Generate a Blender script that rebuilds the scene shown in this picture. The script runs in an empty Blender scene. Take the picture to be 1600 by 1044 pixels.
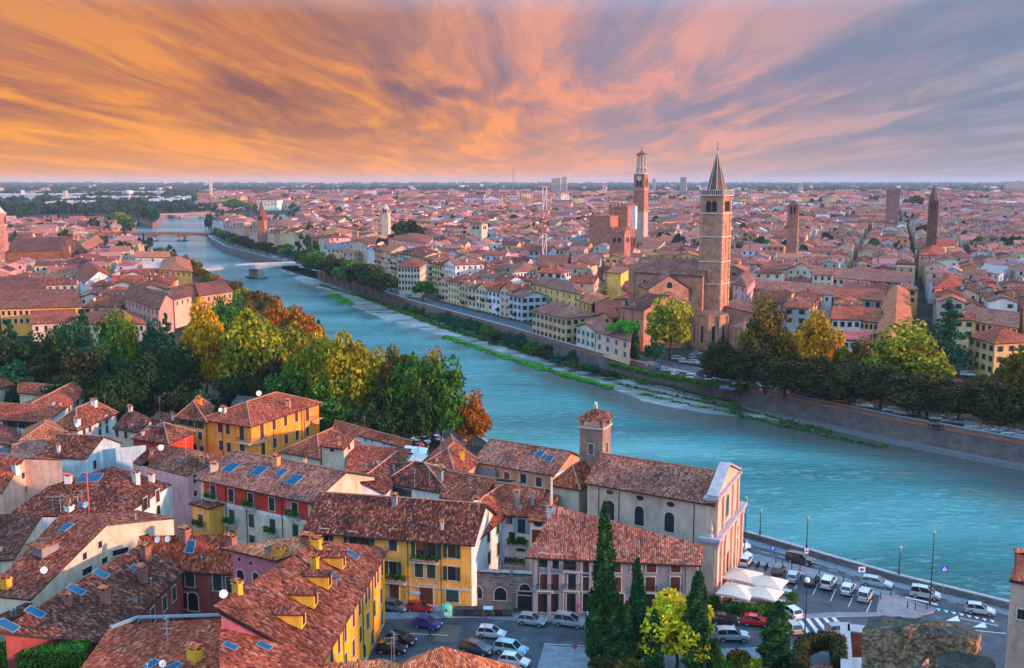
import bpy, math, random
import numpy as np
from mathutils import Vector, Matrix, geometry
R = math.radians
random.seed(7)
sc = bpy.context.scene
COL = sc.collection
# ---------------------------------------------------------------- camera frame (pixels of a 1600x1044 picture -> points)
CAMZ, TH, F = 60.0, R(8.53), 1600.0
def ray(px, py):
    d = (px-800)/F; v = (522-py)/F
    return Vector((d, math.cos(TH)+v*math.sin(TH), -math.sin(TH)+v*math.cos(TH)))
def at(px, py, z=0.0):
    r = ray(px, py); t = (z-CAMZ)/r.z
    return Vector((r.x*t, r.y*t, z))
def at2(p, z=0.0):
    q = at(p[0], p[1], z); return (q.x, q.y)
def pix(p):
    x, y, z = p[0], p[1], p[2]-CAMZ
    dep = y*math.cos(TH)-z*math.sin(TH); up = y*math.sin(TH)+z*math.cos(TH)
    if dep < 1: return (-9999, -9999)
    return (800+F*x/dep, 522-F*up/dep)
# ---------------------------------------------------------------- materials
MATS = {}
def _m(name):
    m = bpy.data.materials.new(name); m.use_nodes = True; nt = m.node_tree
    return m, nt, nt.nodes, nt.links, nt.nodes['Principled BSDF']
def mix(nt, a, b, fac, mode='MIX'):
    n = nt.nodes.new('ShaderNodeMix'); n.data_type = 'RGBA'; n.blend_type = mode
    for s, v in ((n.inputs[0], fac), (n.inputs[6], a), (n.inputs[7], b)):
        if isinstance(v, bpy.types.NodeSocket): nt.links.new(v, s)
        elif isinstance(v, (int, float)): s.default_value = v
        else: s.default_value = (*v[:3], 1)
    return n.outputs[2]
def math_(nt, op, a, b=None, c=None):
    n = nt.nodes.new('ShaderNodeMath'); n.operation = op
    for i, v in enumerate((a, b, c)):
        if v is None: continue
        if isinstance(v, bpy.types.NodeSocket): nt.links.new(v, n.inputs[i])
        else: n.inputs[i].default_value = v
    return n.outputs[0]
def noise(nt, scale, detail=4, vec=None, rough=.55, dim='3D'):
    n = nt.nodes.new('ShaderNodeTexNoise'); n.noise_dimensions = dim
    n.inputs['Scale'].default_value = scale; n.inputs['Detail'].default_value = detail; n.inputs['Roughness'].default_value = rough
    if vec is None:
        g = nt.nodes.new('ShaderNodeNewGeometry'); vec = g.outputs['Position']
    nt.links.new(vec, n.inputs['Vector'])
    return n.outputs['Fac']
def ramp(nt, fac, stops, interp='LINEAR'):
    n = nt.nodes.new('ShaderNodeValToRGB'); r = n.color_ramp; r.interpolation = interp
    while len(r.elements) < len(stops): r.elements.new(0.5)
    for e, (p, c) in zip(r.elements, stops):
        e.position = p; e.color = (*c[:3], 1) if not isinstance(c, (int, float)) else (c, c, c, 1)
    nt.links.new(fac, n.inputs[0]); return n.outputs[0]
def bump(nt, h, dist, strength=1.0):
    n = nt.nodes.new('ShaderNodeBump'); n.inputs['Distance'].default_value = dist; n.inputs['Strength'].default_value = strength
    nt.links.new(h, n.inputs['Height']); return n.outputs[0]
def flat(name, c, rough=.7, metal=0., spec=.3, var=.12, scale=2.):
    if name in MATS: return MATS[name]
    m, nt, N, L, P = _m(name)
    f = ramp(nt, noise(nt, scale, 5), [(.3, tuple(x*(1-var) for x in c)), (.7, tuple(min(1, x*(1+var)) for x in c))])
    L.new(f, P.inputs['Base Color'])
    P.inputs['Roughness'].default_value = rough; P.inputs['Metallic'].default_value = metal; P.inputs['Specular IOR Level'].default_value = spec
    MATS[name] = m; return m
def plaster(c, name=None, stain=.35):
    key = name or 'plaster_%02x%02x%02x' % tuple(int(255*x) for x in c)
    if key in MATS: return MATS[key]
    m, nt, N, L, P = _m(key)
    g = N.new('ShaderNodeNewGeometry'); mp = N.new('ShaderNodeMapping'); mp.inputs['Scale'].default_value = (1, 1, .3)
    L.new(g.outputs['Position'], mp.inputs['Vector'])
    n1 = noise(nt, .9, 6, mp.outputs[0], .7); n2 = noise(nt, .18, 3)
    a = tuple(x*(1-stain) for x in c); b = tuple(min(1, x*1.12) for x in c)
    col = ramp(nt, n1, [(.3, a), (.52, c), (.75, b)])
    dirt = ramp(nt, n2, [(.35, (.84, .82, .81)), (.6, (1.08, 1.07, 1.05))])
    pat = ramp(nt, noise(nt, .55, 3, rough=.4), [(.60, 0.), (.635, .55)]); old = tuple(x*.62+.08 for x in c)      # patches where the coat was renewed
    col = mix(nt, col, old, pat)
    spot = ramp(nt, noise(nt, 4., 5, rough=.75), [(.3, (.78, .76, .74)), (.45, (1.05, 1.05, 1.05))])
    col = mix(nt, col, spot, .8, 'MULTIPLY')
    L.new(mix(nt, col, dirt, .9, 'MULTIPLY'), P.inputs['Base Color'])
    P.inputs['Roughness'].default_value = .9; P.inputs['Specular IOR Level'].default_value = .15
    L.new(bump(nt, noise(nt, 3, 4), .03, .5), P.inputs['Normal'])
    MATS[key] = m; return m
def tiles(name, cols, cw=.25, ch=.38, patch=.5, depth=.09):
    """clay pantiles: columns run up the slope, every tile has its own tone"""
    if name in MATS: return MATS[name]
    m, nt, N, L, P = _m(name)
    uv = N.new('ShaderNodeUVMap'); sp = N.new('ShaderNodeSeparateXYZ'); L.new(uv.outputs[0], sp.inputs[0])
    wob = math_(nt, 'MULTIPLY', noise(nt, .35, 2, uv.outputs[0]), .5)
    u = math_(nt, 'DIVIDE', math_(nt, 'ADD', sp.outputs[0], wob), cw); v = math_(nt, 'DIVIDE', sp.outputs[1], ch)
    cu = math_(nt, 'FLOOR', u); cb = N.new('ShaderNodeCombineXYZ')
    wn0 = N.new('ShaderNodeTexWhiteNoise'); wn0.noise_dimensions = '1D'; L.new(cu, wn0.inputs['W'])
    v2 = math_(nt, 'FLOOR', math_(nt, 'ADD', v, math_(nt, 'MULTIPLY', wn0.outputs['Value'], 1.)))
    L.new(cu, cb.inputs[0]); L.new(v2, cb.inputs[1])
    oi = N.new('ShaderNodeObjectInfo'); L.new(math_(nt, 'MULTIPLY', oi.outputs['Random'], 97.), cb.inputs[2])
    wn = N.new('ShaderNodeTexWhiteNoise'); L.new(cb.outputs[0], wn.inputs['Vector'])
    big = noise(nt, .22, 4); mid = noise(nt, 1.3, 4)
    sel = math_(nt, 'ADD', math_(nt, 'ADD', math_(nt, 'MULTIPLY', wn.outputs['Value'], .6), math_(nt, 'MULTIPLY', wn0.outputs['Value'], .1)), math_(nt, 'MULTIPLY', mid, .3))
    k = len(cols)-1
    col = ramp(nt, sel, [(.12+.76*i/k, c) for i, c in enumerate(cols)])
    pt = ramp(nt, big, [(.36, (1-patch, 1-patch, 1-patch*.9)), (.6, (1.0, 1.0, 1.0))])
    col = mix(nt, col, pt, 1., 'MULTIPLY')
    tint = ramp(nt, oi.outputs['Random'], [(0, (.78, .74, .78)), (.35, (1, 1, 1)), (.7, (1.05, .95, .88)), (1, (.9, .96, .98))])
    col = mix(nt, col, tint, .8, 'MULTIPLY')
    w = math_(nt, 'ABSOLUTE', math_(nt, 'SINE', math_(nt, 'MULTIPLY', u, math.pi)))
    L.new(mix(nt, col, ramp(nt, w, [(.0, (.42, .4, .4)), (.55, (1, 1, 1))]), .85, 'MULTIPLY'), P.inputs['Base Color'])  # shade of the channels between tile columns, put into the colour
    st = math_(nt, 'FRACT', math_(nt, 'ADD', v, math_(nt, 'MULTIPLY', wn0.outputs['Value'], 1.)))
    hh = math_(nt, 'SUBTRACT', w, math_(nt, 'MULTIPLY', st, .35))
    L.new(bump(nt, hh, depth, 1.), P.inputs['Normal'])
    P.inputs['Roughness'].default_value = .85; P.inputs['Specular IOR Level'].default_value = .2
    MATS[name] = m; return m
def brick(name, c1, c2, mortar=(.35, .28, .24), scale=1.0, bands=False):
    if name in MATS: return MATS[name]
    m, nt, N, L, P = _m(name)
    uv = N.new('ShaderNodeUVMap')
    b = N.new('ShaderNodeTexBrick'); L.new(uv.outputs[0], b.inputs['Vector'])
    b.inputs['Color1'].default_value = (*c1, 1); b.inputs['Color2'].default_value = (*c2, 1); b.inputs['Mortar'].default_value = (*mortar, 1)
    b.inputs['Scale'].default_value = scale; b.inputs['Brick Width'].default_value = .5; b.inputs['Row Height'].default_value = .25; b.inputs['Mortar Size'].default_value = .02
    n = ramp(nt, noise(nt, .35, 6, rough=.7), [(.32, (.55, .55, .6)), (.6, (1.1, 1.05, 1))])
    col = mix(nt, b.outputs[0], n, 1, 'MULTIPLY')
    if bands:
        sp = N.new('ShaderNodeSeparateXYZ'); L.new(uv.outputs[0], sp.inputs[0])
        f = math_(nt, 'GREATER_THAN', math_(nt, 'FRACT', math_(nt, 'DIVIDE', sp.outputs[1], 1.6)), .5)
        col = mix(nt, col, (.52, .42, .34), math_(nt, 'MULTIPLY', f, .75))
    L.new(col, P.inputs['Base Color']); P.inputs['Roughness'].default_value = .9; P.inputs['Specular IOR Level'].default_value = .15
    L.new(bump(nt, noise(nt, 2.5, 5), .06, .7), P.inputs['Normal'])
    MATS[name] = m; return m
def attr_mat(name):
    if name in MATS: return MATS[name]
    m, nt, N, L, P = _m(name)
    a = N.new('ShaderNodeAttribute'); a.attribute_name = 'tone'
    n = ramp(nt, noise(nt, .4, 5), [(.3, (.75, .73, .73)), (.65, (1.05, 1.05, 1.05))])
    L.new(mix(nt, a.outputs['Color'], n, 1, 'MULTIPLY'), P.inputs['Base Color'])
    P.inputs['Roughness'].default_value = .9; P.inputs['Specular IOR Level'].default_value = .1
    MATS[name] = m; return m
def rooftone(name):
    if name in MATS: return MATS[name]
    m, nt, N, L, P = _m(name)
    a = N.new('ShaderNodeAttribute'); a.attribute_name = 'tone'
    n = ramp(nt, noise(nt, 1.6, 6, rough=.8), [(.3, (.5, .47, .5)), (.5, (1, 1, 1)), (.72, (1.5, 1.4, 1.35))])
    L.new(mix(nt, a.outputs['Color'], n, 1, 'MULTIPLY'), P.inputs['Base Color'])
    P.inputs['Roughness'].default_value = .9; P.inputs['Specular IOR Level'].default_value = .1
    MATS[name] = m; return m
def leafmat(name, c1, c2, c3):
    if name in MATS: return MATS[name]
    m, nt, N, L, P = _m(name)
    g = N.new('ShaderNodeNewGeometry'); tc = N.new('ShaderNodeTexCoord')
    oi = N.new('ShaderNodeObjectInfo')
    va = N.new('ShaderNodeVectorMath'); va.operation = 'ADD'; L.new(tc.outputs['Object'], va.inputs[0]); L.new(oi.outputs['Location'], va.inputs[1])
    n1 = noise(nt, .33, 3, va.outputs[0])
    s = math_(nt, 'ADD', math_(nt, 'MULTIPLY', g.outputs['Random Per Island'], .4), math_(nt, 'MULTIPLY', n1, .75))
    col = ramp(nt, s, [(.3, c1), (.55, c2), (.8, c3)])
    L.new(col, P.inputs['Base Color']); P.inputs['Roughness'].default_value = .75; P.inputs['Specular IOR Level'].default_value = .12
    tr = N.new('ShaderNodeBsdfTranslucent'); L.new(col, tr.inputs[0])
    ms = N.new('ShaderNodeMixShader'); ms.inputs[0].default_value = .22
    L.new(P.outputs[0], ms.inputs[1]); L.new(tr.outputs[0], ms.inputs[2]); L.new(ms.outputs[0], N['Material Output'].inputs[0])
    MATS[name] = m; return m
def emit(name, c, s):
    if name in MATS: return MATS[name]
    m, nt, N, L, P = _m(name); P.inputs['Base Color'].default_value = (*c, 1)
    P.inputs['Emission Color'].default_value = (*c, 1); P.inputs['Emission Strength'].default_value = s
    MATS[name] = m; return m
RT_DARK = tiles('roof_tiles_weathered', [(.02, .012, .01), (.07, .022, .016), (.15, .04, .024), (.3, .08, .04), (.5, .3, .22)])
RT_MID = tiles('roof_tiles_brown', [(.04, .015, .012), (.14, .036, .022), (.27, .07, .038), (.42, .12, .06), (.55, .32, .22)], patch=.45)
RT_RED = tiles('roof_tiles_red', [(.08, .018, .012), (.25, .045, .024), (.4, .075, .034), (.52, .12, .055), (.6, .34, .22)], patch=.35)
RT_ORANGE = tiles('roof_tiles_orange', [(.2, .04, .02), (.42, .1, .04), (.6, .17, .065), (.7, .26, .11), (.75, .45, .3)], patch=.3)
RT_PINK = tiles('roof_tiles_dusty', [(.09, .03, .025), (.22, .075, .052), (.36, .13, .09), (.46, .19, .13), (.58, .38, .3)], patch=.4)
EAVE = flat('eave_wood', (.045, .03, .025), .9)
RIDGE = flat('ridge_tile', (.38, .19, .13), .9, var=.3)
STONE = flat('pale_stone', (.5, .46, .42), .85, var=.18)
GLASS = flat('window_glass', (.02, .025, .03), .12, 0, .6)
SKYL = flat('skylight_glass', (.02, .10, .19), .6, 0, .0)
GREENSH = flat('green_shutter', (.02, .055, .045), .6)
BROWNSH = flat('brown_shutter', (.09, .03, .018), .6)
BLUESH = flat('blue_shutter', (.12, .3, .42), .6)
GREYM = flat('grey_metal', (.3, .32, .34), .45, .5)
DARKM = flat('dark_iron', (.03, .032, .035), .5, .4)
WHITEM = flat('white_paint', (.75, .75, .75), .5)
LEAD = flat('blue_grey_flashing', (.16, .24, .3), .5, .2)
# ---------------------------------------------------------------- mesh collector
class MB:
    def __init__(s): s.v = []; s.f = []; s.m = []; s.c = []
    def poly(s, pts, m=0, c=None):
        i = len(s.v); s.v += [tuple(p) for p in pts]; s.f.append(tuple(range(i, i+len(pts)))); s.m.append(m); s.c.append(c)
    def box(s, c, d, m=0, rz=0., skip=()):
        x, y, z = d[0]/2, d[1]/2, d[2]/2; ca, sa = math.cos(rz), math.sin(rz)
        P = [(c[0]+a*x*ca-b*y*sa, c[1]+a*x*sa+b*y*ca, c[2]+e*z) for a, b, e in ((-1,-1,-1),(1,-1,-1),(1,1,-1),(-1,1,-1),(-1,-1,1),(1,-1,1),(1,1,1),(-1,1,1))]
        for q in ((0,3,2,1),(4,5,6,7),(0,1,5,4),(1,2,6,5),(2,3,7,6),(3,0,4,7)): s.poly([P[k] for k in q], m)
    def prism(s, ring, z0, z1, m=0, mtop=None, bottom=False):
        n = len(ring)
        for i in range(n):
            a, b = ring[i], ring[(i+1) % n]
            s.poly([(a[0], a[1], z0), (b[0], b[1], z0), (b[0], b[1], z1), (a[0], a[1], z1)], m)
        s.poly([(p[0], p[1], z1) for p in ring], m if mtop is None else mtop)
        if bottom: s.poly([(p[0], p[1], z0) for p in reversed(ring)], m)
    def tube(s, p, q, r0, r1=None, n=6, m=0, cap=True):
        r1 = r0 if r1 is None else r1; p = Vector(p); q = Vector(q); d = (q-p)
        if d.length < 1e-6: return
        d.normalize(); a = d.orthogonal().normalized(); b = d.cross(a)
        A = [p+(a*math.cos(t)+b*math.sin(t))*r0 for t in [2*math.pi*i/n for i in range(n)]]
        B = [q+(a*math.cos(t)+b*math.sin(t))*r1 for t in [2*math.pi*i/n for i in range(n)]]
        for i in range(n): s.poly([A[i], A[(i+1) % n], B[(i+1) % n], B[i]], m)
        if cap: s.poly(B, m); s.poly(A[::-1], m)
    def cone(s, c, r, h, n=8, m=0, rot=0.):
        ring = [(c[0]+r*math.cos(rot+2*math.pi*i/n), c[1]+r*math.sin(rot+2*math.pi*i/n), c[2]) for i in range(n)]
        for i in range(n): s.poly([ring[i], ring[(i+1) % n], (c[0], c[1], c[2]+h)], m)
    def lathe(s, c, prof, n=10, m=0):
        for (r0, z0), (r1, z1) in zip(prof, prof[1:]):
            for i in range(n):
                a, b = 2*math.pi*i/n, 2*math.pi*(i+1)/n
                q = [(c[0]+r0*math.cos(a), c[1]+r0*math.sin(a), c[2]+z0), (c[0]+r0*math.cos(b), c[1]+r0*math.sin(b), c[2]+z0),
                     (c[0]+r1*math.cos(b), c[1]+r1*math.sin(b), c[2]+z1), (c[0]+r1*math.cos(a), c[1]+r1*math.sin(a), c[2]+z1)]
                if r0 < 1e-5: q = [q[0], q[2], q[3]]
                elif r1 < 1e-5: q = q[:3]
                s.poly(q, m)
    def mesh(s, name, mats):
        me = bpy.data.meshes.new(name)
        if not isinstance(mats, (list, tuple)): mats = [mats]
        for mt in mats: me.materials.append(mt)
        nv = len(s.v); V = np.array(s.v, dtype=np.float32).reshape(-1, 3)
        me.from_pydata(s.v, [], s.f)
        me.polygons.foreach_set('material_index', s.m)
        # uv in metres: u level, v up the slope
        nl = len(me.loops); L = np.empty(nl, dtype=np.int32); me.loops.foreach_get('vertex_index', L)
        nf = len(s.f); cnt = np.array([len(f) for f in s.f])
        NR = np.empty(nf*3, dtype=np.float32); me.polygons.foreach_get('normal', NR); NR = NR.reshape(-1, 3)
        U = np.stack([-NR[:, 1], NR[:, 0], np.zeros(nf)], 1); ln = np.linalg.norm(U, axis=1); fl = ln < .02
        U[fl] = (1, 0, 0); ln[fl] = 1; U /= ln[:, None]
        W = np.cross(NR, U)
        Ul = np.repeat(U, cnt, 0); Wl = np.repeat(W, cnt, 0); P = V[L]
        uv = np.stack([(P*Ul).sum(1), (P*Wl).sum(1)], 1).astype(np.float32)
        lay = me.uv_layers.new(name='UVMap'); lay.data.foreach_set('uv', uv.ravel())
        if any(c is not None for c in s.c):
            at_ = me.color_attributes.new('tone', 'FLOAT_COLOR', 'CORNER')
            cc = np.array([(*(c or (.5, .5, .5)), 1) for c in s.c], dtype=np.float32)
            at_.data.foreach_set('color', np.repeat(cc, cnt, 0).ravel())
        me.update(); return me
    def build(s, name, mats, parent=None):
        return link(name, s.mesh(name, mats), parent)
def link(name, me, parent=None):
    o = bpy.data.objects.new(name, me); COL.objects.link(o)
    if parent is not None: o.parent = parent
    return o
def tag(o, label=None, cat=None, group=None, kind=None):
    if label: o['label'] = label
    if cat: o['category'] = cat
    if group: o['group'] = group
    if kind: o['kind'] = kind
    return o
def thing(name, label, cat, loc=(0, 0, 0), rz=0., group=None):
    o = bpy.data.objects.new(name, None); COL.objects.link(o); o.location = loc; o.rotation_euler = (0, 0, rz)
    o.empty_display_size = .3
    return tag(o, label, cat, group)
def copy_tree(o, parent=None, skip=()):
    c = o.copy(); COL.objects.link(c); c.parent = parent
    for ch in list(o.children): copy_tree(ch, c)
    return c
def structure(name, mb, mats): return tag(mb.build(name, mats), kind='structure')
# labels that tell look-alikes apart by what they stand next to in the view
LANDMARKS = [(1122, 380, 'the spired bell tower'), (1002, 300, 'the slender clock tower'), (640, 350, 'the big round tree in town'),
  (1458, 330, 'the far pointed brick tower'), (1240, 335, 'the squat brick tower'), (1440, 470, 'the straight dark street'), (1395, 310, 'the battlemented far tower'),
  (430, 425, 'the pale road bridge'), (265, 370, 'the brick arched bridge'), (85, 395, 'the rose window church'), (850, 345, 'the red white mast'),
  (960, 340, 'the battlemented palace'), (965, 435, 'the tall yellow blank wall'), (1475, 500, 'the big cedar'), (975, 520, 'the umbrella pine'), (785, 375, 'the small town grove'),
  (410, 325, 'the little red spire'), (120, 440, 'the deep lane'), (5, 345, 'the pink edge tower'), (880, 450, 'the long yellow palazzo'), (560, 400, 'the riverside tree row'),
  (1300, 455, 'the long white range'), (1050, 500, 'the apse plane tree'), (745, 350, 'the pale altana tower')]
PENDING = []
ORD = ['', 'second ', 'third ', 'fourth ', 'fifth ', 'sixth ', 'seventh ', 'eighth ', 'ninth ', 'tenth ', 'eleventh ', 'twelfth ', 'thirteenth ', 'fourteenth ', 'fifteenth ', 'sixteenth ']
def later(o, base, p, marks=None): PENDING.append((o, base, pix(p), marks))
def assign_labels():
    groups = {}
    for o, base, (x, y), marks in PENDING:
        mk = min(marks or LANDMARKS, key=lambda l: math.hypot(l[0]-x, (l[1]-y)*2.2))
        dx, dy = x-mk[0], (y-mk[1])*2.2
        rel = ('right of' if dx > 0 else 'left of') if abs(dx) > abs(dy) else ('in front of' if dy > 0 else 'behind')
        groups.setdefault((base, rel, mk[2]), []).append((math.hypot(dx, dy), o))
    for (base, rel, t), L in groups.items():
        L.sort(key=lambda k: k[0])
        for i, (_, o) in enumerate(L):
            o['label'] = base + ', ' + ((ORD[i] if i < 16 else 'number %d ' % (i+1)) + 'nearest ' if len(L) > 1 else '') + rel + ' ' + t
# ---------------------------------------------------------------- camera, sun, sky
cam = bpy.data.cameras.new('camera'); co = bpy.data.objects.new('camera', cam); COL.objects.link(co)
cam.sensor_width = 36; cam.lens = 36.0; cam.clip_end = 60000; cam.clip_start = .5
co.location = (0, 0, CAMZ); co.rotation_euler = (R(90)-TH, 0, 0); sc.camera = co
SUN_EL = R(10); SUN_AZ = R(-20)      # measured from +X towards the camera side
sd = Vector((math.cos(SUN_EL)*math.cos(SUN_AZ), math.cos(SUN_EL)*math.sin(SUN_AZ), math.sin(SUN_EL)))
sl = bpy.data.lights.new('sun', 'SUN'); so = bpy.data.objects.new('sun', sl); COL.objects.link(so)
sl.energy = 3.4; sl.angle = R(3); sl.color = (1.0, .47, .28)
so.rotation_euler = sd.to_track_quat('Z', 'Y').to_euler()
w = bpy.data.worlds.new('World'); sc.world = w; w.use_nodes = True
nt = w.node_tree; N = nt.nodes; L = nt.links
bg = N['Background']; bg.inputs[1].default_value = 1.0
tc = N.new('ShaderNodeTexCoord'); sp = N.new('ShaderNodeSeparateXYZ'); L.new(tc.outputs['Generated'], sp.inputs[0])
X, Y, Z = sp.outputs
sky = N.new('ShaderNodeTexSky'); sky.sky_type = 'NISHITA'; sky.sun_disc = False; sky.sun_elevation = SUN_EL; sky.sun_rotation = R(90)-SUN_AZ
sky.air_density = 1.2; sky.dust_density = .6; sky.ozone_density = 4
skyc = mix(nt, sky.outputs[0], (.15, .15, .15), 1, 'MULTIPLY')
skyc = mix(nt, skyc, (.42, .74, 1.12), .85)
# cloud plane: parallel streets of cloud that meet at the horizon
zz = math_(nt, 'ADD', math_(nt, 'MAXIMUM', Z, 0.), .035)
Xs = math_(nt, 'SUBTRACT', X, .04)
cu = math_(nt, 'DIVIDE', Xs, zz); cv = math_(nt, 'DIVIDE', Y, zz)
cb = N.new('ShaderNodeCombineXYZ')
L.new(math_(nt, 'ADD', math_(nt, 'MULTIPLY', cu, .95), math_(nt, 'MULTIPLY', cv, .035)), cb.inputs[0]); L.new(math_(nt, 'MULTIPLY', cv, .16), cb.inputs[1])
wv = N.new('ShaderNodeTexNoise'); wv.inputs['Scale'].default_value = .9; wv.inputs['Detail'].default_value = 2; L.new(cb.outputs[0], wv.inputs['Vector'])
vm = N.new('ShaderNodeVectorMath'); vm.operation = 'MULTIPLY_ADD'; L.new(wv.outputs['Color'], vm.inputs[0]); vm.inputs[1].default_value = (.9, .9, 0); L.new(cb.outputs[0], vm.inputs[2])
n1 = noise(nt, .62, 8, vm.outputs[0], .6)
n2 = noise(nt, 2.4, 8, vm.outputs[0], .68)
st = math_(nt, 'ADD', math_(nt, 'MULTIPLY', n1, .6), math_(nt, 'MULTIPLY', n2, .4))
streak = ramp(nt, st, [(.425, 0.), (.5, .4), (.565, 1.)])
ax = math_(nt, 'ADD', X, .5)
hot = ramp(nt, ax, [(.05, (1.02, .37, .06)), (.38, (1.02, .36, .08)), (.52, (1.05, .37, .18)), (.66, (1., .4, .28)), (.78, (.64, .38, .4)), (.92, (.4, .38, .47))])
cold = ramp(nt, ax, [(.05, (.36, .13, .11)), (.3, (.24, .11, .12)), (.45, (.27, .16, .2)), (.6, (.28, .26, .38)), (.88, (.2, .25, .38))])
cl = mix(nt, cold, hot, streak)
hz = ramp(nt, Z, [(0.0, 1.), (.03, .55), (.08, 0.)])          # glow low on the horizon
glow = ramp(nt, ax, [(.05, (1.15, .46, .08)), (.5, (1.1, .44, .16)), (.65, (.78, .45, .36)), (.9, (.48, .42, .46))])
cl = mix(nt, cl, glow, math_(nt, 'MULTIPLY', hz, .75))
up = ramp(nt, Z, [(.05, 0.), (.15, 1.)])
grey = ramp(nt, ax, [(.05, (.42, .22, .2)), (.28, (.6, .24, .14)), (.5, (.5, .34, .4)), (.7, (.36, .36, .5)), (.92, (.3, .34, .46))])
cl = mix(nt, cl, grey, math_(nt, 'MULTIPLY', up, .42))
hi = ramp(nt, Z, [(.15, 0.), (.34, 1.)])
fin = mix(nt, cl, skyc, hi)
cl_lin = mix(nt, cl, (.46, .46, .46), 1., 'MULTIPLY'); fin = mix(nt, cl_lin, skyc, hi); L.new(fin, bg.inputs[0])
sc.view_settings.view_transform = 'Standard'; sc.view_settings.look = 'None'; sc.view_settings.exposure = 1.05; sc.view_settings.gamma = 1
sc.cycles.max_bounces = 5; sc.cycles.diffuse_bounces = 2; sc.cycles.glossy_bounces = 2; sc.cycles.transparent_max_bounces = 6; sc.cycles.volume_bounces = 0
sc.cycles.use_denoising = True; sc.cycles.use_adaptive_sampling = True; sc.cycles.adaptive_threshold = .02
# ---------------------------------------------------------------- land, river
ZW = -6.0
rbank = [(2300,850),(1900,757),(1600,692),(1400,655),(1200,614),(1080,588),(940,556),(800,515),(640,471),(560,445),(497,425),(440,409),(395,397),(352,386),(328,372),(322,358),(322,345),(330,337)]
lbank = [(335,330),(285,334),(252,337),(248,345),(238,350),(215,346),(200,362),(212,380),(250,400),(300,425),(400,475),(500,530),(600,590),(700,648),(775,700),(893,756),(1020,797),(1155,835),(1400,906),(1570,948),(1900,1033),(2500,1190)]
RB = [at2(p) for p in rbank]; LB = [at2(p) for p in lbank]
asph = None
def groundmat():
    m, nt, N, L, P = _m('town_ground')
    n = noise(nt, .02, 6); n2 = noise(nt, .25, 5)
    far = ramp(nt, n, [(.35, (.02, .03, .018)), (.5, (.045, .045, .04)), (.65, (.03, .04, .024))])
    L.new(mix(nt, far, ramp(nt, n2, [(.3, (.7, .7, .7)), (.7, (1.2, 1.2, 1.2))]), 1, 'MULTIPLY'), P.inputs['Base Color'])
    P.inputs['Roughness'].default_value = .95; P.inputs['Specular IOR Level'].default_value = .1; return m
def asphalt():
    m, nt, N, L, P = _m('asphalt')
    n = noise(nt, .35, 6, rough=.7); n2 = noise(nt, 9, 3)
    c = ramp(nt, n, [(.3, (.018, .028, .04)), (.47, (.045, .06, .078)), (.56, (.05, .066, .085)), (.7, (.1, .115, .13))])
    L.new(mix(nt, c, ramp(nt, n2, [(.3, (.8,)*3), (.7, (1.2,)*3)]), 1, 'MULTIPLY'), P.inputs['Base Color'])
    P.inputs['Roughness'].default_value = .75; P.inputs['Specular IOR Level'].default_value = .35
    MATS['asphalt'] = m; return m
GM = groundmat(); ASPH = asphalt()
FAR = 16000.
g = MB()
# right bank and everything beyond
from mathutils.geometry import tessellate_polygon
def fill(mb, ring, z, m=0):
    for t in tessellate_polygon([[Vector((p[0], p[1], 0)) for p in ring]]):
        a, b, c = [ring[i] for i in t]
        if (b[0]-a[0])*(c[1]-a[1])-(b[1]-a[1])*(c[0]-a[0]) < 0: b, c = c, b
        mb.poly([(a[0], a[1], z), (b[0], b[1], z), (c[0], c[1], z)], m)
def strip_skin(mb, ring, z0, z1, m=1):
    for a, b in zip(ring, ring[1:]): mb.poly([(a[0], a[1], z0), (b[0], b[1], z0), (b[0], b[1], z1), (a[0], a[1], z1)], m)
ringR = RB + [LB[0], (-200, FAR), (9000, FAR), (9000, 100)]
ringL = [(-200, FAR)] + LB + [(2500, -60), (-9000, -60), (-9000, FAR)]
fill(g, ringR, 0.); fill(g, ringL, 0.)
structure('ground', g, [GM])
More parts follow.
